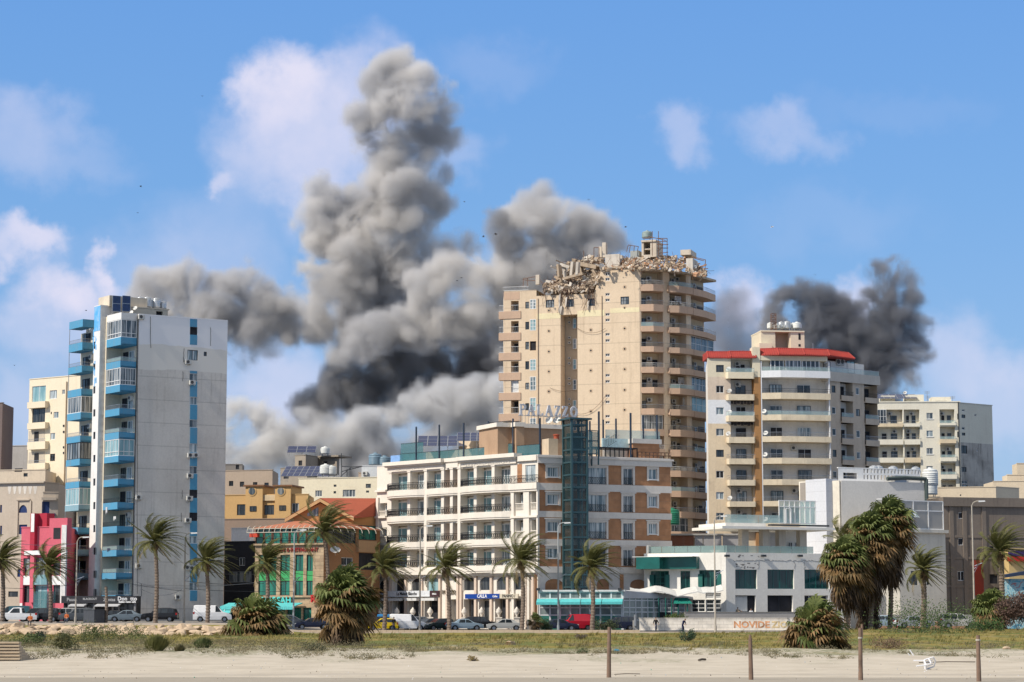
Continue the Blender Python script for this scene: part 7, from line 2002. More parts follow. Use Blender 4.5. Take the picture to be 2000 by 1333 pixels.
 mb = MB(); L1.panel(mb, 0, L1.L, zb, z2); L2.panel(mb, 0, L2.L, zb, z2, hw, .35); mb.prism([L1.P(.2,0,-.4)[:2], L1.P(L1.L, 0,-.4)[:2], L2.P(L2.L - .3,0,-.4)[:2], (B3[0], B3[1] + 4),(A2[0], A2[1] + 4)], zb, z2 - .05); L2.box(mb, -.2, L2.L + .2, z2 - .4, z2,-1,.5)
 mb.build('wall', plaster('cream_worn', (.62,.575,.485),(.35,.32,.27),.45, scale=.25), w)
 for r in hw: window(L2, r, w, FD, GL_DARK, 2,1)
 z3 = L2.at(1800, v9(293))[1]
 for f, a0, a1, zz in ((L1, L1.at(k9(565),980)[0], L1.L, z3 + .2),(L2,0, L2.L - .3, z3)):
  n = max(3, int((a1 - a0) / 2.0)); mb = MB()
  for i in range(n + 1): a = a0 + (a1 - a0) * i / n; f.box(mb, a - .06, a + .06, z2, zz, -.06,.06)
  for q in (z2 + .1, z2 + (zz - z2) * .66, zz): f.box(mb, a0, a1, q - .06, q + .06,-.05,.05)
  o = mb.build('screen_frame', WHITE, w)
  mb = MB(); f.box(mb, a0, a1, z2 + .1, zz, -.02,.0); mb.build('screen_glass', clear_glass('hazy_glass', (.38,.36,.33),.75), o)
 mb = MB(); r = L2.rect(k9(770), v9(355), k9(838), v9(412),.1); mb.hexa([L2.P(r[0], r[2], 1.2), L2.P(r[1], r[2], 1.2), L2.P(r[1], r[2], 1.15), L2.P(r[0], r[2], 1.15), L2.P(r[0], r[3], .1), L2.P(r[1], r[3], .1), L2.P(r[1], r[3], .05), L2.P(r[0], r[3], .05)]); mb.build('open_sash', GL_CURT, w)
 # brown grey concrete building
 cg = plaster('brown_grey_concrete', (.20,.165,.135),(.08,.065,.055),.6, scale=.2)
 A4, B4 = plan(1846,1120,304), plan(2080,1120,309); Q = Face(A4, B4)
 b = thing('building', 'brown grey bare concrete building with small white framed windows and a faded red panel', 'building', (A4[0], A4[1], .5))
 z4 = Q.at(1900, v9(268))[1]
 qw = [Q.rect(k9(1155), v9(375), k9(1190), v9(420)), Q.rect(k9(1153), v9(562), k9(1192), v9(612)), Q.rect(k9(1150), v9(800), k9(1197), v9(868)), Q.rect(k9(1380), v9(822), k9(1440), v9(890)), Q.rect(k9(1380), v9(620), k9(1410), v9(660))]
 Z0 = Face(plan(1842,1120,318), A4)
 mb = MB(); Q.panel(mb, 0, Q.L, zb, z4, qw, .35); Q.box(mb, 0, Q.L, zb, z4 - .05,-9,-.4); Q.box(mb, -.2, Q.L, z4 - 1.2, z4,-1,.35)
 Q.box(mb, 0,0.01, zb, z4,-12,0)
 for x in (1110,1205,1345): a = Q.at(k9(x),1100)[0]; Q.box(mb, a - .3, a + .3, zb, z4 - 1.2,0,.15)
 for y in (545,700,905): z = Q.at(1900, v9(y))[1]; Q.box(mb, 0, Q.L, z - .25, z + .1,.0,.1)
 mb.build('wall', cg, b)
 for i, r in enumerate(qw): window(Q, r, b, FW if i < 3 else FD, DARKROOM, 1 if i != 2 else 2,1)
 sub(b, Q, k9(1265), v9(720), k9(1345), v9(975),.0,.14, plaster('faded_red', (.28,.04,.025),(.1,.05,.04),.5), 'red_panel')
 r_ = lowblock('building', 'small yellow and red building at the right edge behind the tallest date palm', 'building', [(1972,301),(2060,303)], 1150, v9(640), plaster('yellow_wall', (.62,.45,.2)), [(0, k9(1570), v9(650), k9(1640), v9(690), FD, GL_MID, 2)], 3)
 sub(r_[0], r_[1][0], 1972, v9(695),2060, v9(728),0,.6, plain('red_fascia', (.5,.03,.02),.5), 'red_fascia'); sub(r_[0], r_[1][0], 1972, v9(655),2060, v9(690),0,.4, plain('purple_fascia', (.05,.03,.12),.5), 'dark_fascia')
 # mural wall with dark awning
 m = thing('mural_wall', 'low wall with a pale blue and pink mural under a dark awning at right edge', 'wall', plan(1965,1150,276) + (.5,))
 M_ = Face(plan(1961,1150,276), plan(2050,1150,276)); mm, N, L, bb = _nt('mural_paint'); geo = N.new('ShaderNodeNewGeometry'); nz = N.new('ShaderNodeTexNoise'); nz.inputs['Scale'].default_value = .9; nz.inputs['Detail'].default_value = 3; nz.inputs['Distortion'].default_value = 2.5
 L.new(geo.outputs['Position'], nz.inputs['Vector']); rp = N.new('ShaderNodeValToRGB'); el = rp.color_ramp.elements; el[0].position = .35; el[0].color = (.06,.2,.3,1); el[1].position = .7; el[1].color = (.45,.15,.14,1)
 for p_, c_ in ((.45,(.14,.40,.50)),(.52,(.45,.55,.52)),(.6,(.2,.45,.5))): e = el.new(p_); e.color = (*c_, 1)
 L.new(nz.outputs['Fac'], rp.inputs[0]); L.new(rp.outputs[0], bb.inputs['Base Color']); bb.inputs['Roughness'].default_value = .8
 mb = MB(); r = M_.rect(1961, v9(855),2050, v9(1020)); M_.box(mb, r[0], r[1], .5, r[3], -.3,0); mb.build('wall_panel', mm, m)
 mb = MB(); r = M_.rect(1961, v9(822),2050, v9(848),.8); mb.hexa([M_.P(r[0], r[2], 1.0), M_.P(r[1], r[2] + .8,1.0), M_.P(r[1], r[2] + .8,-.5), M_.P(r[0], r[2], -.5), M_.P(r[0], r[2] + .35,1.0), M_.P(r[1], r[3] + .9,1.0), M_.P(r[1], r[3] + .9,-.5), M_.P(r[0], r[2] + .4,-.5)]); mb.build('awning', plain('navy_awning', (.02,.035,.07),.7), m)
 # roofs beyond, right edge
 cm = plaster('roof_cream2', (.66,.55,.40),(.4,.32,.24),.4)
 lowblock('building', 'long low cream building behind the bare concrete building', 'building', [(1832,372),(1945,370),(1990,374)], 950, v9(197) , cm, [(0, k9(1165), v9(245), k9(1175), v9(256), FD, GL_DARK, 1)], 8)
 t_, f_, z_ = lowblock('building', 'cream stepped rooftops at the right edge with a leaning dark awning', 'building', [(1940,392),(2060,390)], 950, v9(152), cm, [], 8)
 lowblock('roof_house', 'small ribbed cream house on the stepped rooftops at the right edge', 'roof house', [(1967,396),(2010,396)], 930, v9(105), cm, [], 4, zb=z_)
 lowblock('roof_house', 'tallest cream house at the very right edge', 'roof house', [(1987,402),(2040,402)], 930, v9(22), cm, [], 4, zb=z_)
 for i, (x, y, r, h) in enumerate(((952,195,1.15,2.3),(950,262,1.1,1.8))):
  c = pt(k9(x), v9(y),330); tank((c.x, c.y, c.z), r, h, ['upper white ribbed tank at the right of the white clad block', 'lower white ribbed tank beside the bare concrete building'][i], TANKW)
 lowblock('building', 'tan low block carrying the white ribbed tanks', 'building', [(1800,333),(1836,333)], 950, v9(262), cm, [], 4)
right_group()
def garden_walls():
 wl = stonework('white_block_wall', (.84,.77,.66),(.76,.69,.59),(.55,.5,.43),1.0,.4)
 A, B = plan(1248,1215,268), plan(1600,1215,268)
 f = Face(A, B); t = thing('garden_wall', 'long whitewashed block wall with orange graffiti in front of the green windowed cafe', 'wall', (A[0], A[1], .4))
 z = f.at(1400,1208.5)[1]; mb = MB(); f.box(mb, 0, f.L, .2, z, -.25,0); f.box(mb, -.05, f.L, z, z + .08,-.3,.05); mb.build('wall_body', wl, t)
 g = plain('graffiti_orange', (.66,.33,.17),.8, var=.5, scale=1.5); g2 = plain('graffiti_yellow', (.68,.52,.28),.8, var=.4)
 for txt, u, m_, s in (('NOVIDE', 1468, g, 1.05),('ZION', 1530, g2,1.0)):
  a, z0 = f.at(u, 1221); text_mesh(txt, s, m_, 'graffiti', t, f, a, z0,.012,.004,.035, sx=1.1)
 # upper grey retaining wall behind
 A, B = plan(1338,1200,283), plan(1640,1200,286); f = Face(A, B); t = thing('retaining_wall', 'plain grey concrete wall behind the whitewashed graffiti wall', 'wall', (A[0], A[1], .4))
 z = f.at(1450,1197)[1]; mb = MB(); f.box(mb, 0, f.L, .2, z, -.3,0); mb.build('wall_body', plaster('retain_grey', (.34,.32,.30),(.2,.19,.18),.4), t); mb = MB(); f.box(mb, 0, f.L, z, z + .1,-.35,.05); mb.build('coping', CONC, t)
 A, B = plan(1700,1200,283), plan(2060,1200,283); f = Face(A, B); t = thing('block_wall', 'low grey block wall with rusty red lower half behind the parked cars at right', 'wall', (A[0], A[1], .4))
 z = f.at(1800,1201)[1]; mb = MB(); f.box(mb, 0, f.L, .9, z, -.25,0); mb.build('wall_body', stonework('grey_blocks', (.36,.34,.31),(.3,.28,.26),(.2,.19,.18),.9,.35), t)
 mb = MB(); f.box(mb, 0, f.L, .2,1.5,-.2,.02); mb.build('lower_wall', plaster('red_earth_wall', (.38,.20,.12)), t)
 # kiosk post and gate at the left end of the wall
 t = thing('gate_post', 'pale utility box and post at the left end of the whitewashed wall', 'post', plan(1241,1215,268) + (.4,))
 f = Face(plan(1236,1215,268), plan(1246,1215,268)); mb = MB(); mb.box(f.P(0,0)[0], f.P(f.L, 0)[0], 268,268.4,.3, zat(1212,268)); mb.build('box_body', plaster('post_grey', (.4,.38,.35)), t); mb = MB(); mb.tube(f.P(.3,1,.1), f.P(.3, zat(1201,268),.1),.18, n=8); mb.build('meter', METAL, t)
 # tan sea wall along the promenade
 block = MB(); x0, x1 = plan(560,1230,250)[0], plan(1250,1230,250)[0]
 n = 60; zt = zat(1231,250)
 for i in range(n):
  a, b = x0 + (x1 - x0) * i / n, x0 + (x1 - x0) * (i + 1) / n; block.box(a, b - .02,250,250.5,-.2, zt)
 t = thing('sea_wall', 'low sandy stone wall along the promenade between the rocks and the whitewashed wall', 'wall', (x0,250,.2)); block.build('wall_body', plaster('sandy_stone', (.50,.40,.28),(.33,.26,.19),.4, scale=.6), t)
garden_walls()
# palms and shrubs
def leafmat(name, c1, c2, scale=.8, rough=.6):
 if name in MATS: return MATS[name]
 m, N, L, b = _nt(name); b.inputs['Roughness'].default_value = rough; b.inputs['Specular IOR Level'].default_value = .25
 geo = N.new('ShaderNodeNewGeometry'); nz = N.new('ShaderNodeTexNoise'); nz.inputs['Scale'].default_value = scale; nz.inputs['Detail'].default_value = 3
 L.new(geo.outputs['Position'], nz.inputs['Vector'])
 mr = N.new('ShaderNodeMapRange'); mr.inputs['From Min'].default_value = .35; mr.inputs['From Max'].default_value = .65; L.new(nz.outputs['Fac'], mr.inputs['Value'])
 ad = N.new('ShaderNodeMath'); ad.operation = 'ADD'; ri = N.new('ShaderNodeMath'); ri.operation = 'MULTIPLY'; ri.inputs[1].default_value = .5
 L.new(geo.outputs['Random Per Island'], ri.inputs[0]); L.new(ri.outputs[0], ad.inputs[0])
 ml = N.new('ShaderNodeMath'); ml.operation = 'MULTIPLY'; ml.inputs[1].default_value = .6; L.new(mr.outputs[0], ml.inputs[0]); L.new(ml.outputs[0], ad.inputs[1])
 mx = N.new('ShaderNodeMix'); mx.data_type = 'RGBA'; mx.inputs[6].default_value = (*c1,1); mx.inputs[7].default_value = (*c2,1); L.new(ad.outputs[0], mx.inputs[0])
 tr = N.new('ShaderNodeBsdfTranslucent'); L.new(mx.outputs[2], tr.inputs[0]); ms = N.new('ShaderNodeMixShader'); ms.inputs[0].default_value = .22
 L.new(mx.outputs[2], b.inputs['Base Color']); out = N['Material Output']; L.new(b.outputs[0], ms.inputs[1]); L.new(tr.outputs[0], ms.inputs[2]); L.new(ms.outputs[0], out.inputs['Surface'])
 MATS[name] = m; return m
DATEG = leafmat('date_palm_green', (.065,.078,.022),(.17,.16,.055))
DATEY = leafmat('date_palm_dry', (.30,.22,.10),(.16,.13,.06))
FANG = leafmat('fan_palm_green', (.055,.085,.02),(.17,.19,.06),1.5)
FANY = leafmat('fan_palm_dry', (.055,.05,.018),(.30,.18,.08),1.5)
FAND = leafmat('fan_palm_dead', (.04,.026,.016),(.14,.09,.05),1.5)
def trunk_mat():
 m = plaster('palm_trunk', (.20,.155,.12),(.08,.06,.05),.7, scale=1.2, bump=.6); return m
TRUNK = trunk_mat()
def palm_trunk(mb, base, top, r0, r1, rg, rings=26):
 n = 10; prev = None; d = (top - base)
 for k in range(rings + 1):
  f = k / rings; bend = math.sin(f * math.pi) * .02 * d.length
  c = base + d * f + Vector((bend, 0,0)); r = r0 + (r1 - r0) * f
  for rr in (r * 1.09, r * .9) if k < rings else (r * 1.1,):
   row = []
   for i in range(n):
    a = 2 * math.pi * i / n + k * .3; q = rr * (1 + rg.uniform(-.07,.07)); row.append(len(mb.v)); mb.v.append((c.x + q * math.cos(a), c.y + q * math.sin(a), c.z + (0 if rr > r else d.length / rings * .55)))
   if prev:
    for i in range(n): j = (i + 1) % n; mb.f.append((prev[i], prev[j], row[j], row[i])); mb.mi.append(0)
   prev = row
def frond(mb, rg, c, d, L_, droop, wind, leaf=.5, nl=24, w=.035):
 """feathery leaf: rachis bent by weight and wind, narrow leaflets on both sides"""
 d = d.normalized(); p = Vector(c); pts = [p.copy()]; n = 9; seg = L_ / n; v = d.copy()
 for i in range(n):
  f = i / n; v = (v + Vector((wind * (.05 + .22 * f),0,-droop * (.06 + .24 * f)))).normalized(); p = p + v * seg; pts.append(p.copy())
 for i in range(n): mb.tube(pts[i], pts[i + 1], .035 * (1 - i / n) + .008,.035 * (1 - (i + 1) / n) + .006, n=3, cap=False)
 for k in range(nl):
  f = .1 + .9 * (k + .5) / nl; x = f * n; i = min(n - 1, int(x)); q = pts[i].lerp(pts[i + 1], x - i); t = (pts[i + 1] - pts[i]).normalized()
  s = t.cross(Vector((0,0,1)));
  if s.length < .1: s = Vector((0,1,0))
  s.normalize(); up = s.cross(t).normalized()
  ll = leaf * (1 - .55 * abs(f - .45) * 1.6) * rg.uniform(.8,1.1)
  for sd in (-1,1):
   e = q + (s * sd * .75 + t * .75 + up * .12 + Vector((wind * .5,0,-.18 - .25 * droop))).normalized() * ll
   m = q.lerp(e, .5) + up * ll * .06
   mb.q(q - t * w, m - t * w * .6, e, m + t * w * .8, q + t * w)
def date_palm(name, label, u, vtop, vbase, Y, wid=1.0, seed=1, r=.24, dead=5, lean=0.0, wind=.8, skip_low=False):
 rg = random.Random(seed); top = pt(u, vtop, Y); ub = u + lean; base = pt(ub, vbase, Y); base.z = min(base.z, ground_z(base.x, min(base.y, 268)) - .1)
 t = thing('date_palm', label, 'palm tree', base, 'date palms along the seafront road')
 mb = MB(); palm_trunk(mb, base, top, r * 1.15, r * .9, rg, max(12, int((top - base).length / .33)))
 mb.build('trunk', TRUNK, t)
 mb = MB()
 for k in range(70):      # old leaf bases under the crown
  a = rg.uniform(0,6.28); z = -rg.uniform(0,.9); p = top + Vector((math.cos(a) * r * .8, math.sin(a) * r * .8, z)); mb.tube(p, p + Vector((math.cos(a) * .32, math.sin(a) * .32,.3)),.085,.04, n=4)
 mb.build('boot_stubs', plaster('palm_boots', (.20,.14,.09),(.08,.06,.04),.6, scale=2), t)
 mb = MB(); n = 54
 for k in range(n):
  f = (k + .5) / n; el = R(84 - 100 * f ** 1.0 + rg.uniform(-8,8)); az = k * 2.399963 + rg.uniform(-.3,.3)
  d = Vector((math.cos(az) * math.cos(el), math.sin(az) * math.cos(el), math.sin(el)))
  frond(mb, rg, top + Vector((0,0,.25)), d, wid * rg.uniform(3.3,4.3),.5 + .42 * f, wind * (1.5 if d.x < 0 else 1.1),.78 * wid, 30,.05)
 mb.build('crown', DATEG, t)
 mb = MB()
 for k in range(dead):
  az = rg.uniform(0,6.28); el = R(rg.uniform(-50,-12)); d = Vector((math.cos(az) * math.cos(el), math.sin(az) * math.cos(el), math.sin(el)))
  frond(mb, rg, top + Vector((0,0,0)), d, wid * rg.uniform(3.0,4.4),.6, wind * .9,.55 * wid, 22)
 mb.build('dry_fronds', DATEY, t)
 return t
PALMS = [(4,1100,1222,268,.95, 'date palm cut by the left edge of the picture'),(96,1112,1225,267,.95, 'date palm in front of the red and white corner building'),
   (303,1062,1222,262,1.0, 'tall date palm standing in front of the blank grey tower wall'),(403,1102,1224,262,.95, 'date palm at the right edge of the grey tower wall beside the white van'),
   (522,1106,1222,262,.95, 'date palm with drooping dry fronds in front of the green windowed stone building'),(634,1042,1228,266,1.15, 'tall date palm rising behind the large shaggy fan palm'),
   (752,1114,1230,262,.95, 'date palm at the left end of the hotel by the yellow car'),(872,1112,1231,262,1.0, 'date palm in front of the hotel middle beside the blue sign'),
   (1019,1100,1232,262,1.05, 'date palm before the hotel corner with one long dry frond'),(1156,1112,1234,261,1.0, 'date palm in front of the glass dining pavilion'),
   (1652,1066,1222,256,1.15, 'date palm rising behind the left of the tall fan palm clump'),(1803,1118,1222,250,.85, 'date palm with a thick ringed trunk before the cream block with glass roof screen'),
   (1953,1082,1222,250,1.05, 'large date palm by the bare concrete building near the right edge')]
for i, (u, vt, vb, Y, w, lab) in enumerate(PALMS):
 date_palm('date_palm', lab, u, vt, vb, Y, w, 30 + i, .3 if i in (11,12) else .24,8 if i in (4,8) else 3, lean=[0,2,0,2,-3,6,-2,5,0,0,4,-1,2][i])
# bare trunk without a crown
b0 = pt(206,1222,262); t_ = thing('palm_trunk', 'bare crownless palm trunk in front of the dark cafe fascia', 'palm trunk', b0, None)
mb = MB(); palm_trunk(mb, b0 - Vector((0,0,.4)), pt(207,1146,262),.22,.16, random.Random(3),16); mb.build('trunk', TRUNK, t_)
def fan_leaf(mb, rg, c, d, pet, rad, droop, wind=.35, nseg=13):
 d = d.normalized(); e = c + d * pet; e.z -= droop * pet * .25
 mb.tube(c, e, .03,.018, n=3, cap=False)
 t = (e - c).normalized(); s = t.cross(Vector((0,0,1)))
 if s.length < .15: s = Vector((rg.uniform(-1,1), rg.uniform(-1,1),0))
 s.normalize(); s = (Matrix.Rotation(rg.uniform(-.7,.7),3, t) @ s).normalized()
 for k in range(nseg):
  a = (k / (nseg - 1) - .5) * R(250); v = (t * math.cos(a) + s * math.sin(a)).normalized(); l = rad * (1 - .25 * abs(a) / 2.2) * rg.uniform(.85,1.08)
  wd = s * math.cos(a) - t * math.sin(a); w = rad * .085
  m = e + v * l * .6 + Vector((wind * .1 * l, 0,-droop * .12 * l)); q = e + v * l * .95 + Vector((wind * l * .35,0,-l * (.15 + .5 * droop)))
  mb.q(e, m - wd * w, q, m + wd * w)
def fan_palm(label, u, vbase, Y, height, crown, n_green, n_dry, n_dead, seed, skirt=1.0, trunk=True, wind=.5, squat=1.0, group='fan palms', zbase=None, rad=.62, dry_up=10):
 rg = random.Random(seed); base = pt(u, vbase, Y); base.z = (ground_z(base.x, base.y) if zbase is None else zbase) - .08
 t = thing('fan_palm', label, 'palm tree', base, group)
 top = base + Vector((0,0, height))
 mb = MB(); palm_trunk(mb, base, top, .28,.2, rg, max(6, int(height / .3))); mb.build('trunk', TRUNK, t)
 mb = MB()
 for k in range(n_green):
  f = (k + .5) / n_green; el = R(88 - 80 * f + rg.uniform(-10,10)); az = k * 2.4 + rg.uniform(-.4,.4)
  d = Vector((math.cos(az) * math.cos(el) + .12, math.sin(az) * math.cos(el), math.sin(el) * squat)); fan_leaf(mb, rg, top + Vector((0,0, rg.uniform(-.2,.1))), d, crown * rg.uniform(.5,.85), crown * rad, .3 + .6 * f, wind)
 mb.build('crown', FANG, t)
 mb = MB()
 for k in range(n_dry):
  f = rg.random(); el = R(dry_up - (65 + dry_up) * f); az = rg.uniform(0,6.28); d = Vector((math.cos(az) * math.cos(el) + .1, math.sin(az) * math.cos(el), math.sin(el)))
  fan_leaf(mb, rg, top - Vector((0,0, rg.uniform(0,.35) * skirt)), d, crown * rg.uniform(.4,.9), crown * rad * rg.uniform(.7,1.05), rg.uniform(.25,.9), wind)
 mb.build('dry_fronds', FANY, t)
 mb = MB()
 for k in range(n_dead):
  f = rg.random() ** .8; az = rg.uniform(0,6.28); c = top - Vector((0,0,.2 + f * skirt)); el = R(rg.uniform(-85,-45)); d = Vector((math.cos(az) * math.cos(el), math.sin(az) * math.cos(el), math.sin(el)))
  fan_leaf(mb, rg, c + Vector((math.cos(az) * .2, math.sin(az) * .2,0)), d, crown * rg.uniform(.3,.6) * (1 - .4 * f), crown * rad * .95,1.2, wind * .6,10)
 mb.build('dead_skirt', FAND, t)
 return t
fan_palm('large shaggy fan palm with a long brown skirt standing on the dune near the middle', 671,1257,145,3.2,1.9,70,120,120,1,2.4, dry_up=50)
fan_palm('low spreading fan palm with straw coloured leaves at the end of the rock bank', 498,1240,205,1.2,2.7,36,150,70,2,.9, squat=.9, dry_up=55)
fan_palm('wide low fan palm with orange brown leaves on the grass at right', 1590,1268,124,1.15,1.65,34,150,110,3,1.1, squat=1.0, dry_up=62)
fan_palm('tallest fan palm with a hanging dark skirt in the clump at right', 1738,1222,240,11.4,2.6,70,120,100,4,4.4, dry_up=55)
fan_palm('second tall fan palm leaning left in the clump at right', 1700,1222,238,10.2,2.5,54,120,110,14,4.6, dry_up=55)
fan_palm('shorter fan palm with green top and rusty leaves at the left of the clump', 1652,1222,236,7.4,2.6,70,120,80,5,2.8, dry_up=55)
fan_palm('old fan palm buried in dead leaves in the dark middle of the clump', 1693,1222,241,7.2,2.1,4,10,420,6,6.9)
fan_palm('leafy green fan palm at the foot of the concrete building near the right edge', 1936,1222,232,1.9,2.2,70,50,20,7,1.2, dry_up=30)
fan_palm('small reddish fan palm by the terrace at the left end of the glass pavilion', 1045,1225,268,1.4,.9,20,24,10,8,.8)
def shrub(label, u, vb, Y, w, h, c1, c2, seed, n=420, leaf=.12, kind='shrub', group=None, blades=False):
 rg = random.Random(seed); base = pt(u, vb, Y); base.z = ground_z(base.x, base.y) - .03
 t = thing(kind, label, kind.replace('_', ' '), base, group); mb = MB()
 m = leafmat('leaf_%s' % seed, c1, c2,2.0)
 if blades:
  for k in range(n):
   a = rg.uniform(0,6.28); r0_ = rg.random(); r = w / 2 * math.sqrt(r0_) * .5; p = base + Vector((r * math.cos(a), r * math.sin(a),0)); hh = h * rg.uniform(.55,1.05) * (1 - .45 * r0_)
   tip = p + Vector((math.cos(a) * hh * .8 * rg.random() * (.3 + r0_) + .12 * hh, math.sin(a) * hh * .7 * rg.random() * (.3 + r0_), hh)); s = Vector((-math.sin(a), math.cos(a),0)) * .018
   mid = p.lerp(tip, .6) - Vector((.06 * hh, 0,0)); mb.q(p - s, p + s, mid + s, tip, mid - s)
 else:
  stems = MB()
  for k in range(12): a = rg.uniform(0,6.28); stems.tube(base, base + Vector((math.cos(a) * w * .3, math.sin(a) * w * .3, h * rg.uniform(.4,.8))),.02,.008, n=3)
  stems.build('stem', TRUNK, t)
  cl = [(rg.uniform(-.38,.38) * w, rg.uniform(-.38,.38) * w, rg.uniform(.25,.8) * h, rg.uniform(.16,.3) * w) for _ in range(14)]
  for k in range(n):
   cx_, cy_, cz_, cr = rg.choice(cl); d = Vector((rg.gauss(0,1), rg.gauss(0,1), rg.gauss(0,1))).normalized() * cr * rg.uniform(.5,1)
   p = base + Vector((cx_, cy_, cz_)) + d
   if p.z < base.z: continue
   a = Vector((rg.gauss(0,1), rg.gauss(0,1), rg.gauss(0,1))).normalized() * leaf; b = a.orthogonal().normalized() * leaf * .4; mb.q(p - b, p + a * .5 - b * .2, p + a, p + b)
 mb.build('foliage', m, t); return t
G1_, G2_ = (.035,.06,.02),(.09,.12,.04)
shrub('round dark green shrub on the grass in front of the whitewashed wall', 1343,1246,165,1.2,.85,(.02,.05,.03),(.06,.10,.05),101,900,.1)
shrub('dark bush on the sand bank at the foot of the rocks at left', 69,1258,150,1.3,.75,(.015,.03,.02),(.04,.06,.04),102,800,.1)
shrub('tall tuft of olive green grass on the edge of the sand at left', 304,1287,112,1.35,.9,(.07,.08,.02),(.2,.19,.07),103,1300, blades=True, kind='grass_tuft')
shrub('smaller grass tuft right of the tall olive one', 350,1286,113,.7,.42,(.09,.09,.04),(.22,.18,.09),104,500, blades=True, kind='grass_tuft')
shrub('green grass mound on the sand edge right of the two tufts', 395,1278,118,1.2,.65, G1_, (.14,.16,.06),105,900, blades=True, kind='grass_tuft')
shrub('dry reddish brown shrub on the grass behind the third post', 1736,1258,135,2.3,.55,(.13,.08,.05),(.22,.15,.09),106,1300,.09)
shrub('brown leafless bush filling the right edge beside the green fan palm', 1988,1226,225,4.2,3.6,(.07,.045,.035),(.16,.10,.075),107,4200,.22)
shrub('grey brown bush on the grass left of the tallest post', 1135,1243,175,.9,.5,(.10,.08,.06),(.16,.13,.1),108,400,.1)
shrub('low green bushes growing in front of the parked cars at right', 1795,1232,205,11,.9,(.03,.06,.015),(.09,.13,.04),109,5200,.17)
shrub('green bush at the foot of the right fan palm', 1925,1228,215,3.4,1.0,(.03,.07,.015),(.08,.13,.04),110,1500,.17)
shrub('leaning green hedge on the wall before the green cloth canopy', 1318,1212,272,3.0,2.2,(.05,.08,.02),(.13,.16,.05),111,2600,.16)
shrub('dark green bush beside the reddish fan palm near the pavilion', 1062,1228,270,2.2,1.5,(.02,.045,.015),(.05,.08,.03),112,1200,.16)
shrub('low hedge between the blue and red cars and the pavilion', 1185,1228,274,3.2,1.2,(.03,.05,.02),(.08,.09,.04),113,1500,.16)
shrub('wide green bush covering the sand bank near the steps', 215,1262,150,4.2,.6,(.05,.075,.02),(.13,.15,.06),114,3600,.1)
shrub('grassy green bush on the bank right of the steps', 50,1272,132,1.8,.55,(.05,.08,.02),(.13,.16,.06),115,1500,.1)
shrub('green and brown bush on the sand edge beside the bank', 130,1284,118,1.7,.75,(.06,.08,.025),(.17,.15,.07),116,1500,.1)
shrub('dark spiky shrub below the large shaggy fan palm', 615,1276,120,1.3,.32,(.07,.08,.04),(.15,.14,.08),117,700,.09)
shrub('small dry shrub at the foot of the dune near the middle', 925,1292,100,.5,.22,(.18,.14,.05),(.3,.22,.09),118,260,.07)
shrub('pale green shrub on the sand left of the tallest post', 1137,1279,112,.6,.28,(.05,.08,.03),(.1,.13,.06),119,300,.07)
# grass and dune scrub
def grasses():
 rg = random.Random(77); gm = leafmat('grass_blades', (.12,.13,.035),(.30,.23,.08),.25,.8); sm_ = leafmat('scrub_leaves', (.09,.10,.045),(.26,.21,.13),.5,.8)
 mb = MB()
 def blade_tuft(p, n, h, sp):
  for k in range(n):
   a = rg.uniform(0,6.28); q = p + Vector((math.cos(a), math.sin(a),0)) * rg.random() * sp; hh = h * rg.uniform(.5,1.1); s = Vector((math.sin(a),-math.cos(a),0)) * (.012 + .00008 * p.y)
   tip = q + Vector((.35 * hh + rg.gauss(0,.15) * hh, rg.gauss(0,.15) * hh, hh)); mb.q(q - s, q + s, tip)
 for k in range(9000):
  y = 122 + 122 * rg.random() ** .8; x = (rg.uniform(-60,2060) - 1000) / FPX * y
  dens = noise.noise(Vector((x * .12, y * .05,7)))
  if y < 150 and dens < -.05 + (150 - y) * .006: continue
  tall = rg.random() < .045
  blade_tuft(Vector((x, y, ground_z(x, y) - .01)),16 if tall else 5,.42 if tall else .10 + .12 * (dens + .5) * rg.random() + .03,.3)
 o = mb.build('grass', gm); tag(o, 'olive and yellow grass covering the dune behind the beach', 'grass', kind='stuff')
 mb = MB()
 for k in range(4200):
  y = 101 + 50 * rg.random() ** 1.1; x = (rg.uniform(-60,2060) - 1000) / FPX * y
  dens = noise.noise(Vector((x * .35, y * .12,17)))
  left_ = sm(-2,-14, x);
  if dens < .04 + max(0,(111 - y)) * .03 - .22 * left_ * (y > 108): continue
  p = Vector((x, y, ground_z(x, y) - .02)); r = rg.uniform(.06,.26) * (1 + .7 * left_)
  for m in range(int(16 + r * 80)):
   d = Vector((rg.gauss(0,.6), rg.gauss(0,.6), abs(rg.gauss(0,.5)))) * r; q = p + d; a = Vector((rg.gauss(0,1), rg.gauss(0,1), rg.uniform(0,1.4))).normalized() * .075; b = a.orthogonal().normalized() * .016; mb.q(q - b, q + b, q + a)
 o = mb.build('dune_scrub', sm_); tag(o, 'patchy grey green scrub along the sandy dune edge', 'undergrowth', kind='stuff')
grasses()
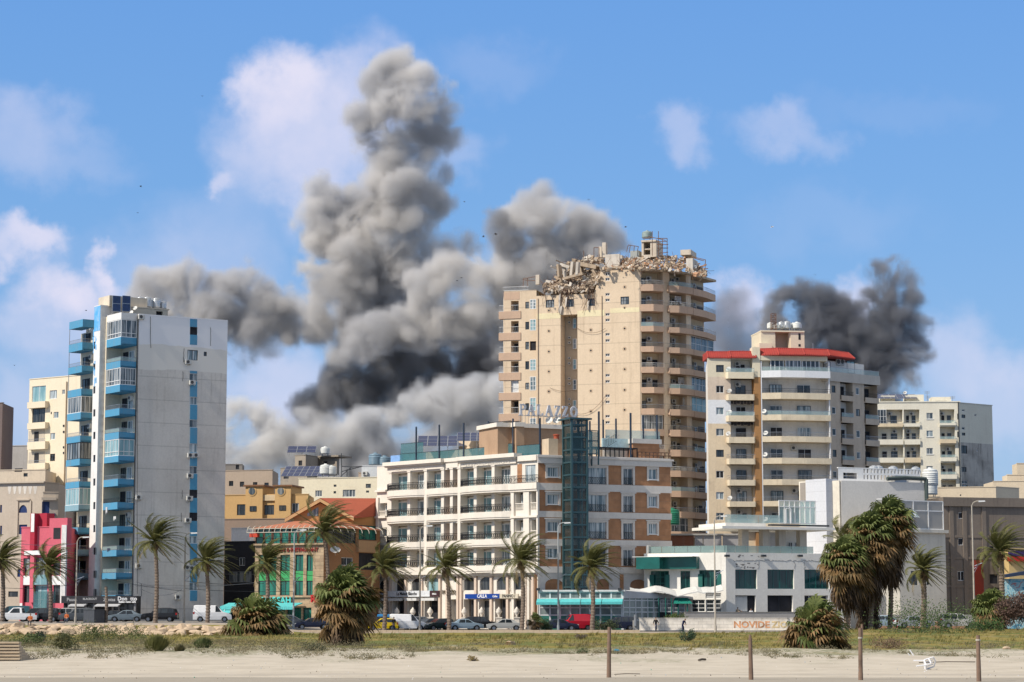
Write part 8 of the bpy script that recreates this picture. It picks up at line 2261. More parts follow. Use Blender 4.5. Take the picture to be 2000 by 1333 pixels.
# cars
CARGL = glassy('car_glass', (.015,.02,.025),.05,.2,(.1,.12,.13)); TYRE = plain('tyre', (.015,.015,.015),.85); RIM = plain('rim', (.3,.3,.31),.3,.8); LAMP_R = plain('tail_lamp', (.35,.01,.01),.3); LAMP_W = plain('head_lamp', (.6,.6,.58),.2)
def paint(n, c, rough=.25):
 m = plain('paint_' + n, c, rough, .0,.04); m.node_tree.nodes['Principled BSDF'].inputs['Coat Weight'].default_value = .5; return m
PROF = {  # side outline (x, z) from rear bottom round over the roof to the front; x forward
 'sedan': dict(L=4.5, W=.88, belt=.92, top=[(-2.22,.45),(-2.2,.82),(-2.05,.96),(-1.45,1.0),(-.85,1.38),(-.2,1.45),(.35,1.4),(1.05,.98),(1.95,.84),(2.2,.68),(2.24,.42)], win=((-1.35,.98,-.85,1.34),(.32,1.36,.92,.98)), ax=1.35),
 'suv': dict(L=4.5, W=.92, belt=1.05, top=[(-2.2,.5),(-2.22,.95),(-2.12,1.1),(-1.9,1.62),(-1.2,1.72),(.1,1.7),(.45,1.62),(1.0,1.12),(2.0,1.0),(2.2,.8),(2.22,.45)], win=((-2.0,1.1,-1.75,1.58),(.38,1.58,.85,1.12)), ax=1.32),
 'hatch': dict(L=3.8, W=.84, belt=.95, top=[(-1.85,.42),(-1.9,.85),(-1.75,1.0),(-1.4,1.42),(-.8,1.5),(.2,1.46),(.95,1.0),(1.65,.88),(1.88,.7),(1.9,.42)], win=((-1.62,1.0,-1.35,1.38),(.15,1.4,.8,1.0)), ax=1.2),
 'van': dict(L=4.7, W=.92, belt=1.15, top=[(-2.3,.45),(-2.34,1.2),(-2.25,1.95),(-2.0,2.02),(.35,1.98),(.6,1.88),(1.25,1.22),(1.9,1.05),(2.25,.85),(2.3,.45)], win=((.1,1.85,.1,1.85),(.5,1.84,1.08,1.22)), ax=1.45),
 'pickup': dict(L=5.1, W=.92, belt=1.05, top=[(-2.5,.55),(-2.52,1.02),(-.75,1.05),(-.6,1.7),(-.3,1.76),(.45,1.72),(1.05,1.12),(2.2,1.02),(2.48,.85),(2.5,.5)], win=((-.62,1.1,-.5,1.66),(.4,1.66,.9,1.12)), ax=1.6)}
def car(kind, label, col, u, Y, rz=0.0, face=-1, group='cars parked along the seafront road', zoff=0.0):
 S = PROF[kind]; x0 = plan(u, 1222, Y)[0]; z0 = ground_z(x0,268) + .03 + zoff
 t = thing({'van': 'parked_van', 'pickup': 'pickup_truck'}.get(kind, 'parked_car'), label, {'van': 'van', 'pickup': 'pickup truck'}.get(kind, 'car'),(x0, Y, z0), group)
 Mx = Matrix.Translation((x0, Y, z0)) @ Matrix.Rotation(rz + (0 if face > 0 else math.pi),4, 'Z')
 P = lambda x, y, z: tuple(Mx @ Vector((x, y, z)))
 W, belt, ax = S['W'], S['belt'], S['ax']
 hw = lambda z, x: (W if z <= belt else W - (z - belt) * .32) * (1 - .10 * max(0, abs(x) / (S['L'] / 2) - .72) / .28)
 low = []
 for cx in (ax, -ax):
  for k in range(7): a = math.pi * k / 6; low.append((cx + .37 * math.cos(a),.28 + .37 * math.sin(a)))
 tpp = S['top']; X0, X1 = tpp[0][0], tpp[-1][0]
 def topz_(x):
  best = None
  for (xa, za),(xb, zb3) in zip(tpp, tpp[1:]):
   if abs(xb - xa) < 1e-6: continue
   lo_, hi_ = min(xa, xb), max(xa, xb)
   if lo_ - 1e-6 <= x <= hi_ + 1e-6: z = za + (zb3 - za) * (x - xa) / (xb - xa); best = z if best is None else max(best, z)
  return best if best else .6
 def botz_(x):
  z = .28
  for cx in (ax, -ax):
   if abs(x - cx) < .39: z = max(z, .3 + math.sqrt(.39 ** 2 - (x - cx) ** 2) * .95)
  return z
 xm, xM = min(p[0] for p in tpp), max(p[0] for p in tpp)
 xs = sorted({round(x, 3) for x in [xm + .001, xM - .001] + [p[0] for p in tpp if xm < p[0] < xM] + [xm + (xM - xm) * k / 40 for k in range(1,40)]})
 mb = MB(); rows = []
 for x in xs:
  bz, tz = botz_(x), topz_(x); m1 = min(max(bz + .02, belt * .6), tz - .02); m2 = min(belt, tz - .01); r_ = max(.02, min(.07,(tz - m2) * .5))
  lv = [(bz, hw(bz, x) - .03),(m1, hw(m1, x)),(m2, hw(m2, x)),(tz - r_, hw(tz - r_, x)),(tz, hw(tz, x) - .07)]
  rows.append([P(x, y, z) for z, y in lv] + [P(x, -y, z) for z, y in reversed(lv)])
 base = len(mb.v)
 for r_ in rows: mb.v += r_
 for i in range(len(rows) - 1):
  for j in range(10): k2 = (j + 1) % 10; a_, b_ = base + i * 10, base + i * 10 + 10; mb.f.append((a_ + j, b_ + j, b_ + k2, a_ + k2)); mb.mi.append(0)
 mb.f.append(tuple(base + i for i in range(10))); mb.f.append(tuple(base + (len(rows) - 1) * 10 + i for i in reversed(range(10)))); mb.mi += [0,0]
 body = mb.build('body', col, t)
 (ra, rb, rc, rd),(fa, fb, fc, fd) = S['win']
 mb = MB(); e = .012
 topz = max(z for x, z in S['top']) - .1
 zb_ = belt + .05
 xr0, xr1 = (ra if kind != 'van' else .15), rc; segs = []
 x_a, x_b = (ra, fc)
 cuts = {'sedan': [-.95,-.05,.9], 'suv': [-1.9,-1.1,-.25,.85], 'hatch': [-1.5,-.5,.8], 'van': [.3,1.1], 'pickup': [-.5,.85]}[kind]
 tops = {'sedan': [-.72,-.05,.35], 'suv': [-1.75,-1.1,-.25,.35], 'hatch': [-1.3,-.5,.15], 'van': [.3,.6], 'pickup': [-.42,.4]}[kind]
 for (a, b),(c, d) in zip(zip(cuts, cuts[1:]), zip(tops, tops[1:])):
  for sd in (-1,1):
   q = [P(a + .05, sd * (hw(zb_, 0) + e), zb_), P(b - .04, sd * (hw(zb_, 0) + e), zb_), P(d - .04, sd * (hw(topz, 0) + e), topz), P(c + .05, sd * (hw(topz, 0) + e), topz)]
   mb.q(*(q if sd < 0 else q[::-1]))
 def glassquad(xa, za, xb, zb2, o):
  y0, y1 = hw(za, 0) - .1, hw(zb2,0) - .08; mb.q(P(xa + o, -y0, za + .015), P(xa + o, y0, za + .015), P(xb + o, y1, zb2 + .015), P(xb + o, -y1, zb2 + .015))
 tp = S['top']
 fw_i = max(range(len(tp) - 1), key=lambda i: (tp[i][1] - tp[i + 1][1]) * (tp[i][0] > 0) * (tp[i][1] > belt + .2)); p, q = Vector(tp[fw_i]), Vector(tp[fw_i + 1])
 a_, b_ = p.lerp(q, .92), p.lerp(q, .1); glassquad(a_.x, a_.y, b_.x, b_.y, .015)
 rw = [i for i in range(len(tp) - 1) if tp[i + 1][1] > belt + .25 and tp[i + 1][1] - tp[i][1] > .25]
 if rw: p, q = Vector(tp[rw[0]]), Vector(tp[rw[0] + 1]); a_, b_ = p.lerp(q, .1 if kind != 'van' else .3), p.lerp(q, .9); glassquad(a_.x, a_.y, b_.x, b_.y, -.015)
 mb.build('windows', CARGL, t)
 r = .33
 for cx in (ax, -ax):
  for sd in (-1,1):
   mb = MB(); mb.tube(P(cx, sd * (W - .22), r), P(cx, sd * (W - .01), r), r, n=14); w = mb.build('wheel', TYRE, t)
   mb = MB(); mb.tube(P(cx, sd * (W - .03), r), P(cx, sd * (W + .005), r), r * .6, n=10); mb.build('rim', RIM, w)
 fx, bx = tp[-1][0], tp[0][0]
 for sd in (-1,1):
  mb = MB(); y = sd * (W - .28); mb.hexa([P(fx - .3, y - .16,.62), P(fx - .02, y - .16,.62), P(fx - .02, y + .16,.62), P(fx - .3, y + .16,.62), P(fx - .3, y - .16,.78), P(fx - .03, y - .16,.78), P(fx - .03, y + .16,.78), P(fx - .3, y + .16,.78)]); mb.build('headlight', LAMP_W, t)
  zz = belt - .2; y = sd * (W - .16); mb = MB(); mb.hexa([P(bx - .02, y - .1, zz), P(bx + .2, y - .1, zz), P(bx + .2, y + .1, zz), P(bx - .02, y + .1, zz), P(bx - .03, y - .1, zz + .25), P(bx + .2, y - .1, zz + .25), P(bx + .2, y + .1, zz + .25), P(bx - .03, y + .1, zz + .25)]); mb.build('tail_light', LAMP_R, t)
 mb = MB()
 for xx in (fx - .02, bx - .06): mb.hexa([P(xx, -W * .86,.3), P(xx + .08,-W * .86,.3), P(xx + .08, W * .86,.3), P(xx, W * .86,.3), P(xx, -W * .86,.52), P(xx + .08,-W * .86,.52), P(xx + .08, W * .86,.52), P(xx, W * .86,.52)])
 mb.build('bumper', plain('bumper_dark', (.04,.04,.042),.6), t)
 return t
BLK, NAV, WHT, SIL, GRY = paint('black', (.012,.012,.014)), paint('navy', (.015,.02,.045)), paint('white', (.72,.72,.72)), paint('silver', (.38,.38,.36),.3), paint('grey', (.12,.13,.14))
YEL, RED, LBL, GRN, TEALP = paint('yellow', (.75,.52,.01)), paint('red', (.50,.015,.03)), paint('pale_blue', (.26,.34,.40),.3), paint('dark_green', (.02,.035,.03)), paint('teal', (.02,.07,.09))
CARS = [('pickup', 'white pickup truck parked at the far left before the oriental style building', WHT, 34,279,0,-1),('suv', 'dark suv parked just right of the white pickup truck', GRN, 66,282,.2,-1),('suv', 'black suv parked beside the date palm at left', BLK, 88,280,-.15,-1),
  ('van', 'dark teal van behind the white pickup truck', TEALP, 24,289,0,-1),('suv', 'pale silver suv parked before the red and white building', SIL, 125,281,.1,-1),('suv', 'grey suv parked left of the dark box cabinet', GRY, 150,279,.3,-1),
  ('sedan', 'grey blue sedan parked right of the dark box cabinet', paint('blue_grey', (.16,.2,.23)),246,280,.1,-1),('sedan', 'dark sedan half hidden behind the grey blue sedan', BLK, 222,284,0,-1),('suv', 'black suv parked by the tall palm at the grey tower wall', BLK, 312,279,0,-1),('van', 'white van parked behind the palm at the right end of the grey tower wall', WHT, 415,274,.1,1),
  ('hatch', 'dark hatchback parked beneath the green windowed stone building', GRY, 566,280,.5,1),('sedan', 'dark blue car beside the large shaggy fan palm', NAV, 610,280,.2,-1),('suv', 'black suv parked behind the yellow car', BLK, 733,286,.2,-1),
  ('hatch', 'bright yellow small car beside the palm at the left end of the hotel', YEL, 746,275,.15,-1),('van', 'blue van behind the white van before the hotel', paint('blue', (.02,.16,.36)),772,287,0,1),('van', 'white delivery van with an open rear door parked before the hotel', WHT, 797,276,.1,1),
  ('suv', 'dark suv parked between the white van and the black hatchbacks', GRY, 826,286,0,1),('hatch', 'black hatchback next to the white delivery van', BLK, 835,279,.8,-1),('hatch', 'dark green hatchback left of the palm before the hotel middle', GRN, 858,276,.5,-1),
  ('sedan', 'pale blue sedan right of the palm before the hotel middle', LBL, 907,275,.25,1),('suv', 'large black suv behind the pale blue sedan', BLK, 940,281,.15,1),('sedan', 'silver sedan parked left of the palm at the hotel corner', SIL, 986,274,.05,-1),('sedan', 'grey sedan roof showing behind the pale blue sedan', GRY, 912,288,0,1),
  ('sedan', 'dark blue sedan parked in front of the red van', NAV, 1093,273,.1,1),('van', 'red van parked beside the slim palm at the pavilion', RED, 1122,280,.3,-1),('suv', 'navy suv parked in front of the glass pavilion', NAV, 1208,276,.1,-1),
  ('sedan', 'white car roof showing above the green bushes at right', WHT, 1785,262,.1,1),('hatch', 'pale blue car half hidden by the tall fan palm trunk', LBL, 1735,266,0,1),('suv', 'silver suv with dark windows behind the bushes at right', SIL, 1872,262,0,1)]
for (k, lab, c, u, Y, rz, fc) in CARS: car(k, lab, c, u, Y, rz, fc, zoff=.35 if u > 1700 else (.05 if u < 450 else 0))
# street lamps
def lamp(label, u, vt, Y, arm=14, low=True, col=None):
 m = col or plain('lamp_pole_tan', (.40,.36,.30),.6); top = pt(u, vt, Y); b = Vector((top.x, Y, ground_z(top.x, 268) - .2))
 t = thing('street_lamp', label, 'street lamp', b, 'street lamps along the seafront road')
 mb = MB(); mb.tube(b, (b.x, Y, b.z + .9),.16, n=8); mb.tube((b.x, Y, b.z + .9), top, .11,.07, n=8)
 mb.build('pole', m, t)
 A = px(Y) * arm; mb = MB(); p = [top, top + Vector((A * .2,-.1,.35)), top + Vector((A * .55,-.3,.5)), top + Vector((A * .8,-.4,.5))]; mb.path(p, .05,6); mb.build('arm', m, t)
 mb = MB(); c = top + Vector((A * .8,-.4,.5)); mb.hexa([c + Vector(v) for v in ((0,-.14,-.12),(.75,-.17,-.06),(.75,.17,-.06),(0,.14,-.12),(0,-.1,.06),(.7,-.1,.06),(.7,.1,.06),(0,.1,.06))]); h = mb.build('lamp_head', plain('lamp_head_pale', (.55,.56,.56),.4), t)
 if low:
  q = b + (top - b) * .5; mb = MB(); mb.tube(q, q + Vector((A * .9,-.3,.7)),.035, n=5); mb.tube(q + Vector((0,0,-.5)), q + Vector((A * .55,-.2,.4)),.02, n=4); mb.hexa([q + Vector((A * .5,-.3,.5)) + Vector(v) for v in ((-.3,-.3,-.1),(.5,-.3,.2),(.5,.3,.2),(-.3,.3,-.1),(-.3,-.3,-.05),(.5,-.3,.25),(.5,.3,.25),(-.3,.3,-.05))]); mb.build('solar_panel', plain('small_panel', (.35,.4,.5),.3), t)
 return t
gp = plain('lamp_pole_grey', (.36,.38,.38),.5)
for u, vt, Y, lab, c in ((151,1058,266, 'street lamp between the red building and the blue and white tower', None),(362,1050,264, 'street lamp over the right part of the grey tower wall', None),(575,1044,266, 'street lamp in front of the green windowed stone building', gp),(821,1036,266, 'street lamp in front of the hotel balconies', None),
      (1090,1030,264, 'street lamp left of the hotel lift shaft', gp),(1395,1017,262, 'street lamp in front of the white green windowed cafe', None),(1898,988,258, 'tall street lamp before the bare concrete building at right', None),(1630,1070,262, 'street lamp partly hidden by the palms at the right clump', None)):
 lamp(lab, u, vt, Y, 15, True, c)
# overhead cables
t = thing('overhead_cables', 'thin black cables sagging across the foot of the grey tower towards the stone building', 'cables', pt(266,1140,294)); mb = MB()
for (u0, v0, u1, v1, sag, Y0, Y1) in ((205,1130,362,1155,3,268,266),(266,1146,575,1128,8,294,266),(266,1137,362,1150,5,292,266),(275,1150,355,1152,12,292,268),(362,1105,500,1122,7,266,290),(362,1150,575,1155,3,266,268),(362,1135,515,1140,4,266,285),(0,1148,151,1140,5,268,266),(40,1063,151,1062,3,290,266),(575,1120,745,1125,6,266,290)):
 p = [pt(u0 + (u1 - u0) * k / 12, v0 + (v1 - v0) * k / 12 + sag * 4 * (k / 12) * (1 - k / 12), Y0 + (Y1 - Y0) * k / 12) for k in range(13)]; mb.path(p, .03,3)
mb.build('cable', FRAME_D, t)
# wooden posts in the sand
WOODP = plaster('weathered_post', (.21,.14,.10),(.07,.055,.045),.8, scale=2.5, bump=.5)
for i, (u, vt, ut, vb, lab) in enumerate(((1189,1225,1190,1320, 'brown wooden post in the sand left of the others'),(1467,1240,1465,1325, 'second wooden post with a thin pointed top'),(1681,1227,1680,1325, 'third wooden post, split in two at the top'),(1912,1241,1910,1328, 'wooden post in the sand nearest the right edge'))):
 z = .02; Y = (CAMZ - z) * FPX / (vb - 1205) * .998; b = pt(u, vb, Y); b.z = ground_z(b.x, Y) - .1; tp = pt(ut, vt, Y); rg = random.Random(i)
 t = thing('wooden_post', lab, 'post', b, 'posts standing in the sand'); mb = MB(); n = 9; rows = 10
 for k in range(rows):
  f = k / rows; mb.tube(b.lerp(tp, f), b.lerp(tp, (k + 1) / rows),.082 * (1 - .25 * f) * rg.uniform(.95,1.04),.082 * (1 - .25 * (f + .1)) * (.45 if (i == 1 and k == rows - 1) else 1), n=9, cap=k in (0, rows - 1))
 if i == 2: q = pt(1683,1215, Y - .0); mb.tube(b.lerp(tp, .82) + Vector((.05,0,0)), tp + Vector((.06,0,.12)),.045,.035, n=7)
 mb.build('shaft', WOODP, t)
 if i in (2,3):
  c = b.lerp(tp, .82 if i == 2 else .9); mb = MB(); mb.lathe([(.078,-.03),(.084,0),(.078,.03)], c, 9); mb.build('rope', plain('rope_pale', (.4,.37,.3),.9), t)
# boulders along the road
RSTONE = plaster('boulder_tan', (.50,.38,.26),(.26,.19,.13),.45, scale=.7, bump=.6)
def rock_mesh(seed, sharp=.35):
 rg = random.Random(seed); bm = bmesh.new(); bmesh.ops.create_icosphere(bm, subdivisions=3, radius=.5)
 pl = [(Vector((rg.gauss(0,1), rg.gauss(0,1), rg.gauss(0,1))).normalized(), rg.uniform(.24,.4)) for _ in range(11)]
 for v in bm.verts:
  for n, d in pl:
   k = v.co.dot(n) - d
   if k > 0: v.co -= n * k
  v.co += v.co.normalized() * .03 * noise.noise(v.co * 5 + Vector((seed, 0,0)))
 me = bpy.data.meshes.new('boulder'); bm.to_mesh(me); bm.free(); me.materials.append(RSTONE); return me
RM = [rock_mesh(s) for s in range(8)]
rg = random.Random(12)
def boulder(me, loc, sc, rot, label, group): o = bpy.data.objects.new('boulder', me); COL.objects.link(o); o.location = loc; o.scale = sc; o.rotation_euler = rot; tag(o, label, 'boulder', group); return o
n = 0
for row, (Y, zt, s) in enumerate(((247,1.0,1.2),(245.5,.82,1.3),(243.8,.58,1.5),(241.8,.32,1.5),(239.5,.08,1.2))):
 u = -25 + row * 6
 while u < (452 if row < 3 else 435):
  w = s * rg.uniform(.8,1.35); x = plan(u, 1230, Y)[0]
  fall = sm(430,560, u)
  boulder(rg.choice(RM),(x, Y + rg.uniform(-.6,.6), zt * (1 - .5 * fall) + rg.uniform(-.12,.12) - .1),(w * 1.25, w, w * rg.uniform(.5,.75)),(rg.uniform(-.3,.3), rg.uniform(-.3,.3), rg.uniform(0,6.3)), 'tan boulder in the long rock bank below the road at left', 'boulders of the rock bank'); n += 1
  u += w * .85 / px(Y)
for (u, v, Y, w, lab) in ((997,1260,145,1.0, 'flat pale yellow boulder lying on the grass near the middle'),(937,1268,122,.38, 'small orange brown rock on the dune left of the pale boulder'),(893,1263,130,.25, 'small pale stone on the dune edge left of the orange brown rock'),(562,1231,232,2.0, 'boulder at the right end of the rock bank by the low fan palm'),(1967,1272,125,.5, 'pale flat stone on the grass near the right edge'),(540,1233,230,1.5, 'smaller boulder beside the end boulder by the low fan palm')):
 p = pt(u, v, Y); boulder(RM[n % 8], (p.x, Y, ground_z(p.x, Y) + w * .12),(w, w * .7, w * .42),(0,0, n), lab, None); n += 1
# concrete steps at the left edge
t = thing('beach_steps', 'sandy concrete steps leading up from the beach at the left edge', 'steps', pt(15,1297,99)); mb = MB()
for k in range(7):
 Y = 98.5 + k * .42; z1 = CAMZ - (1295 - k * 6.2 - 1205) * 98.5 / FPX * (1 + k * .004); x0, x1 = plan(-30,1280, Y)[0], plan(37 - k * .5,1280, Y)[0]; mb.box(x0, x1, Y + .12, Y + 3.2 - k * .42,-.1, z1 + .03); mb.box(x0 - .03, x1 + .05, Y, Y + .5, z1 + .03, z1 + .1)
mb.build('treads', plaster('step_concrete', (.46,.37,.26),(.25,.2,.15),.5, scale=1.5), t)
# things lying on the sand
wp = plain('white_plastic', (.75,.75,.76),.4)
def bent_chair(label, u, v, Y, rot):
 p = pt(u, v, Y); p.z = ground_z(p.x, Y) + .02; t = thing('plastic_chair', label, 'chair', p, 'broken plastic chairs on the sand')
 Mx = Matrix.Translation(p) @ Matrix.Rotation(rot, 4, 'Y') @ Matrix.Rotation(.5,4, 'Z'); q = lambda *a: Mx @ Vector(a)
 mb = MB(); mb.hexa([q(-.22,-.2,.38), q(.22,-.2,.38), q(.22,.2,.38), q(-.22,.2,.38), q(-.22,-.2,.42), q(.22,-.2,.42), q(.22,.2,.42), q(-.22,.2,.42)]); mb.build('seat', wp, t)
 for i in range(4):
  sx, sy = (-1,1)[i % 2], (-1,1)[i // 2]; mb = MB(); mb.tube(q(.2 * sx, .18 * sy, .4), q(.25 * sx, .22 * sy, 0),.028, n=5); mb.build('leg', wp, t)
 mb = MB()
 for k in range(5): mb.tube(q(-.2 + .1 * k, .2,.42), q(-.2 + .1 * k, .28,.78),.024, n=4)
 mb.path([q(-.22,.2,.42), q(-.22,.28,.8), q(0,.3,.88), q(.22,.28,.8), q(.22,.2,.42)], .03,5); mb.path([q(-.22,.25,.6), q(-.24,-.18,.6), q(-.24,-.2,.4)], .025,4); mb.path([q(.22,.25,.6), q(.24,-.18,.6), q(.24,-.2,.4)], .025,4); mb.build('backrest', wp, t)
bent_chair('overturned white plastic chair on the grass edge between the two right posts', 1768,1287,107,2.4)
bent_chair('broken white plastic chair half buried in the sand below the overturned one', 1788,1305,90,1.4)
p = pt(1205,1277,118); t = thing('bag', 'blue plastic bag on the sand right of the leftmost post', 'bag', p); bm = bmesh.new(); bmesh.ops.create_icosphere(bm, subdivisions=3, radius=.17)
for v in bm.verts: v.co.z *= .6; v.co *= 1 + .35 * noise.noise(v.co * 9); v.co += Vector((p.x, 118, ground_z(p.x, 118) + .07))
me = bpy.data.meshes.new('bag_body'); bm.to_mesh(me); bm.free(); me.materials.append(plain('blue_plastic', (.04,.2,.30),.4)); o = bpy.data.objects.new('bag_body', me); COL.objects.link(o); o.parent = t; o.matrix_parent_inverse = root_inv(t)
for (lab, u0, v0, u1, v1, Y, r) in (('thin driftwood pole lying on the sand between the two right posts', 1795,1296,1905,1298,97,.02),('short dark piece of driftwood on the sand left of the second post', 1365,1295,1378,1297,99,.05),('thin stick lying at the foot of the leftmost post', 1200,1318,1250,1314,82,.012)):
 a, b = pt(u0, v0, Y), pt(u1, v1, Y + .6); a.z = ground_z(a.x, a.y) + r + .02; b.z = ground_z(b.x, b.y) + r + .03; mb = MB(); m_ = (a + b) / 2 + Vector((0,.1,.02)); mb.path([a, m_, b], r, 6); o = mb.build('driftwood', plain('driftwood_dark', (.10,.08,.06),.9)); tag(o, lab, 'driftwood')
rg = random.Random(99); mb = MB(); mats = [plain('litter_white', (.7,.7,.7),.6), plain('litter_blue', (.2,.35,.5),.5), plain('litter_dark', (.16,.13,.1),.8), plain('litter_green', (.05,.3,.2),.5)]
for k in range(330):
 y = 77 + 45 * rg.random() ** 1.3; x = (rg.uniform(0,2000) - 1000) / FPX * y; mb.m = rg.choices(range(4), [4,1,8,.4])[0]; debris(mb, rg, (x, y, ground_z(x, y) + .012), rg.uniform(.015,.06),.5)
mb.m = 0; o = mb.build('litter', mats); tag(o, 'small bits of litter, shells and dark driftwood specks scattered over the sand', 'litter', kind='stuff')
# people
SKIN = plain('skin', (.36,.21,.14),.5); HAIR = plain('hair_dark', (.02,.015,.012),.7)
def person(label, u, vf, Y, h, pose, shirt, trousers, z=None, heading=0.0):
 """one skinned body; pose gives joint offsets in units of the height"""
 b = pt(u, vf, Y); b.z = (ground_z(b.x, min(Y, 268)) if z is None else z)
 t = thing('person', label, 'person', b)
 J = dict(hip=(0,0,.52), chest=(0,0,.74), neck=(0,0,.835), head=(0,-.01,.93), ls=(-.11,0,.80), le=(-.14,.01,.64), lh=(-.15,-.04,.49), rs=(.11,0,.80), re=(.14,.01,.64), rh=(.15,-.05,.49), lk=(-.06,-.02,.28), lf=(-.07,0,.03), rk=(.06,-.02,.28), rf=(.07,.02,.03))
 J.update(pose); Rz = Matrix.Rotation(heading, 3, 'Z')
 co = {k: b + Rz @ (Vector(v) * h) for k, v in J.items()}
 names = ['hip', 'chest', 'neck', 'ls', 'le', 'lh', 'rs', 're', 'rh', 'lk', 'lf', 'rk', 'rf', 'headb', 'lt', 'rt', 'waist']
 co['headb'] = co['neck'].lerp(co['head'], .75); co['waist'] = co['hip'].lerp(co['chest'], .5)
 fwd = Rz @ Vector((0,-1,0)); co['lt'] = co['lf'] + fwd * .1 * h; co['rt'] = co['rf'] + fwd * .1 * h
 rad = dict(hip=.085, waist=.078, chest=.092, neck=.033, headb=.035, ls=.045, le=.032, lh=.022, rs=.045, re=.032, rh=.022, lk=.045, lf=.03, rk=.045, rf=.03, lt=.026, rt=.026)
 E_ = [('hip', 'waist'),('waist', 'chest'),('chest', 'neck'),('neck', 'headb'),('chest', 'ls'),('ls', 'le'),('le', 'lh'),('chest', 'rs'),('rs', 're'),('re', 'rh'),('hip', 'lk'),('lk', 'lf'),('lf', 'lt'),('hip', 'rk'),('rk', 'rf'),('rf', 'rt')]
 # hands: five short chains each
 for s, hand, el in (('l', 'lh', 'le'),('r', 'rh', 're')):
  d = (co[hand] - co[el]).normalized(); side = d.cross(fwd).normalized() if d.cross(fwd).length > .1 else Vector((1,0,0))
  for k in range(5):
   nm = s + 'fg%d' % k; L_ = (.05,.055,.06,.055,.04)[k] * h; off = (k - 2) * .009 * h
   co[nm] = co[hand] + d * (L_ if k else L_ * .5) + (fwd * off if k else fwd * .03 * h) ; rad[nm] = .006; names.append(nm); E_.append((hand, nm))
 me = bpy.data.meshes.new('body'); idx = {n_: i for i, n_ in enumerate(names)}
 me.from_pydata([tuple(co[n_]) for n_ in names], [(idx[a], idx[c]) for a, c in E_], []); ob = bpy.data.objects.new('body', me); COL.objects.link(ob)
 md = ob.modifiers.new('s', 'SKIN')
 for n_ in names: sv = me.skin_vertices[0].data[idx[n_]]; sv.radius = (rad[n_] * h, rad[n_] * h * (.75 if n_ in ('hip', 'chest', 'waist') else 1)); sv.use_root = n_ == 'hip'
 ob.modifiers.new('b', 'SUBSURF').levels = 1
 dg = bpy.context.evaluated_depsgraph_get(); m2 = bpy.data.meshes.new_from_object(ob.evaluated_get(dg)); bpy.data.objects.remove(ob)
 for m_ in (shirt, trousers, SKIN, FRAME_D): m2.materials.append(m_)
 for p_ in m2.polygons:
  c = p_.center; ds = {n_: (c - co[n_]).length / h for n_ in names}; hipz = co['hip'].z + .01 * h
  near = min(ds, key=ds.get)
  if near in ('headb', 'neck') and c.z > co['neck'].z - .01 * h: i = 2
  elif near in ('lh', 'rh') or 'fg' in near: i = 2
  elif near in ('lt', 'rt', 'lf', 'rf') and ds[near] < .06: i = 3
  elif near in ('lk', 'rk', 'lf', 'rf') or (near == 'hip' and c.z < hipz): i = 1
  else: i = 0
  p_.material_index = i; p_.use_smooth = True
 o = bpy.data.objects.new('body', m2); COL.objects.link(o); o.parent = t; o.matrix_parent_inverse = root_inv(t)
 bm = bmesh.new(); bmesh.ops.create_icosphere(bm, subdivisions=3, radius=1)
 for v in bm.verts: v.co = Vector((v.co.x * .046, v.co.y * .056, v.co.z * .066)); v.co = v.co * (1 - .12 * max(0,-v.co.z / .066)); v.co = co['head'] + Rz @ (v.co * h)
 # nose and ears
 for (a, s) in (((0,-.06,-.005),.010),((.047,0,0),.010),((-.047,0,0),.010),((.018,-.05,.008),.006),((-.018,-.05,.008),.006),((0,-.053,-.032),.008)):
  r_ = bmesh.ops.create_icosphere(bm, subdivisions=1, radius=s * h); bmesh.ops.translate(bm, verts=r_['verts'], vec=co['head'] + Rz @ (Vector(a) * h))
 me = bpy.data.meshes.new('head'); bm.to_mesh(me); bm.free(); me.materials.append(SKIN); ho = bpy.data.objects.new('head', me); COL.objects.link(ho); ho.parent = t; ho.matrix_parent_inverse = root_inv(t)
 bm = bmesh.new(); bmesh.ops.create_icosphere(bm, subdivisions=3, radius=1)
 for v in bm.verts:
  if v.co.z < -.1 or (v.co.y < -.55 and v.co.z < .45): v.co *= .85
  v.co = co['head'] + Rz @ Vector((v.co.x * .05 * h, v.co.y * .06 * h + .004 * h, v.co.z * .07 * h + .004 * h))
 me = bpy.data.meshes.new('hair'); bm.to_mesh(me); bm.free(); me.materials.append(HAIR); ho = bpy.data.objects.new('hair', me); COL.objects.link(ho); ho.parent = t; ho.matrix_parent_inverse = root_inv(t)
 return t
blk = plain('cloth_black', (.02,.018,.02),.9); nvy = plain('cloth_navy', (.015,.02,.06),.9); bei = plain('cloth_beige', (.35,.27,.18),.9); whc = plain('cloth_white', (.65,.65,.65),.9); rdc = plain('cloth_red', (.45,.03,.03),.9); jea = plain('cloth_jeans', (.05,.06,.09),.9); orc = plain('cloth_orange', (.5,.13,.04),.9)
walk = dict(lk=(-.06,-.1,.29), lf=(-.06,-.1,.03), rk=(.06,.03,.28), rf=(.06,.13,.05), le=(-.16,.05,.64), lh=(-.17,.0,.5), re=(.16,-.02,.64), rh=(.17,-.1,.52))
bend = dict(hip=(0,.06,.5), chest=(0,-.08,.68), neck=(0,-.13,.76), head=(0,-.19,.83), ls=(-.1,-.09,.73), rs=(.1,-.09,.73), le=(-.13,-.1,.58), re=(.13,-.12,.58), lh=(-.08,-.2,.5), rh=(.08,-.2,.5))
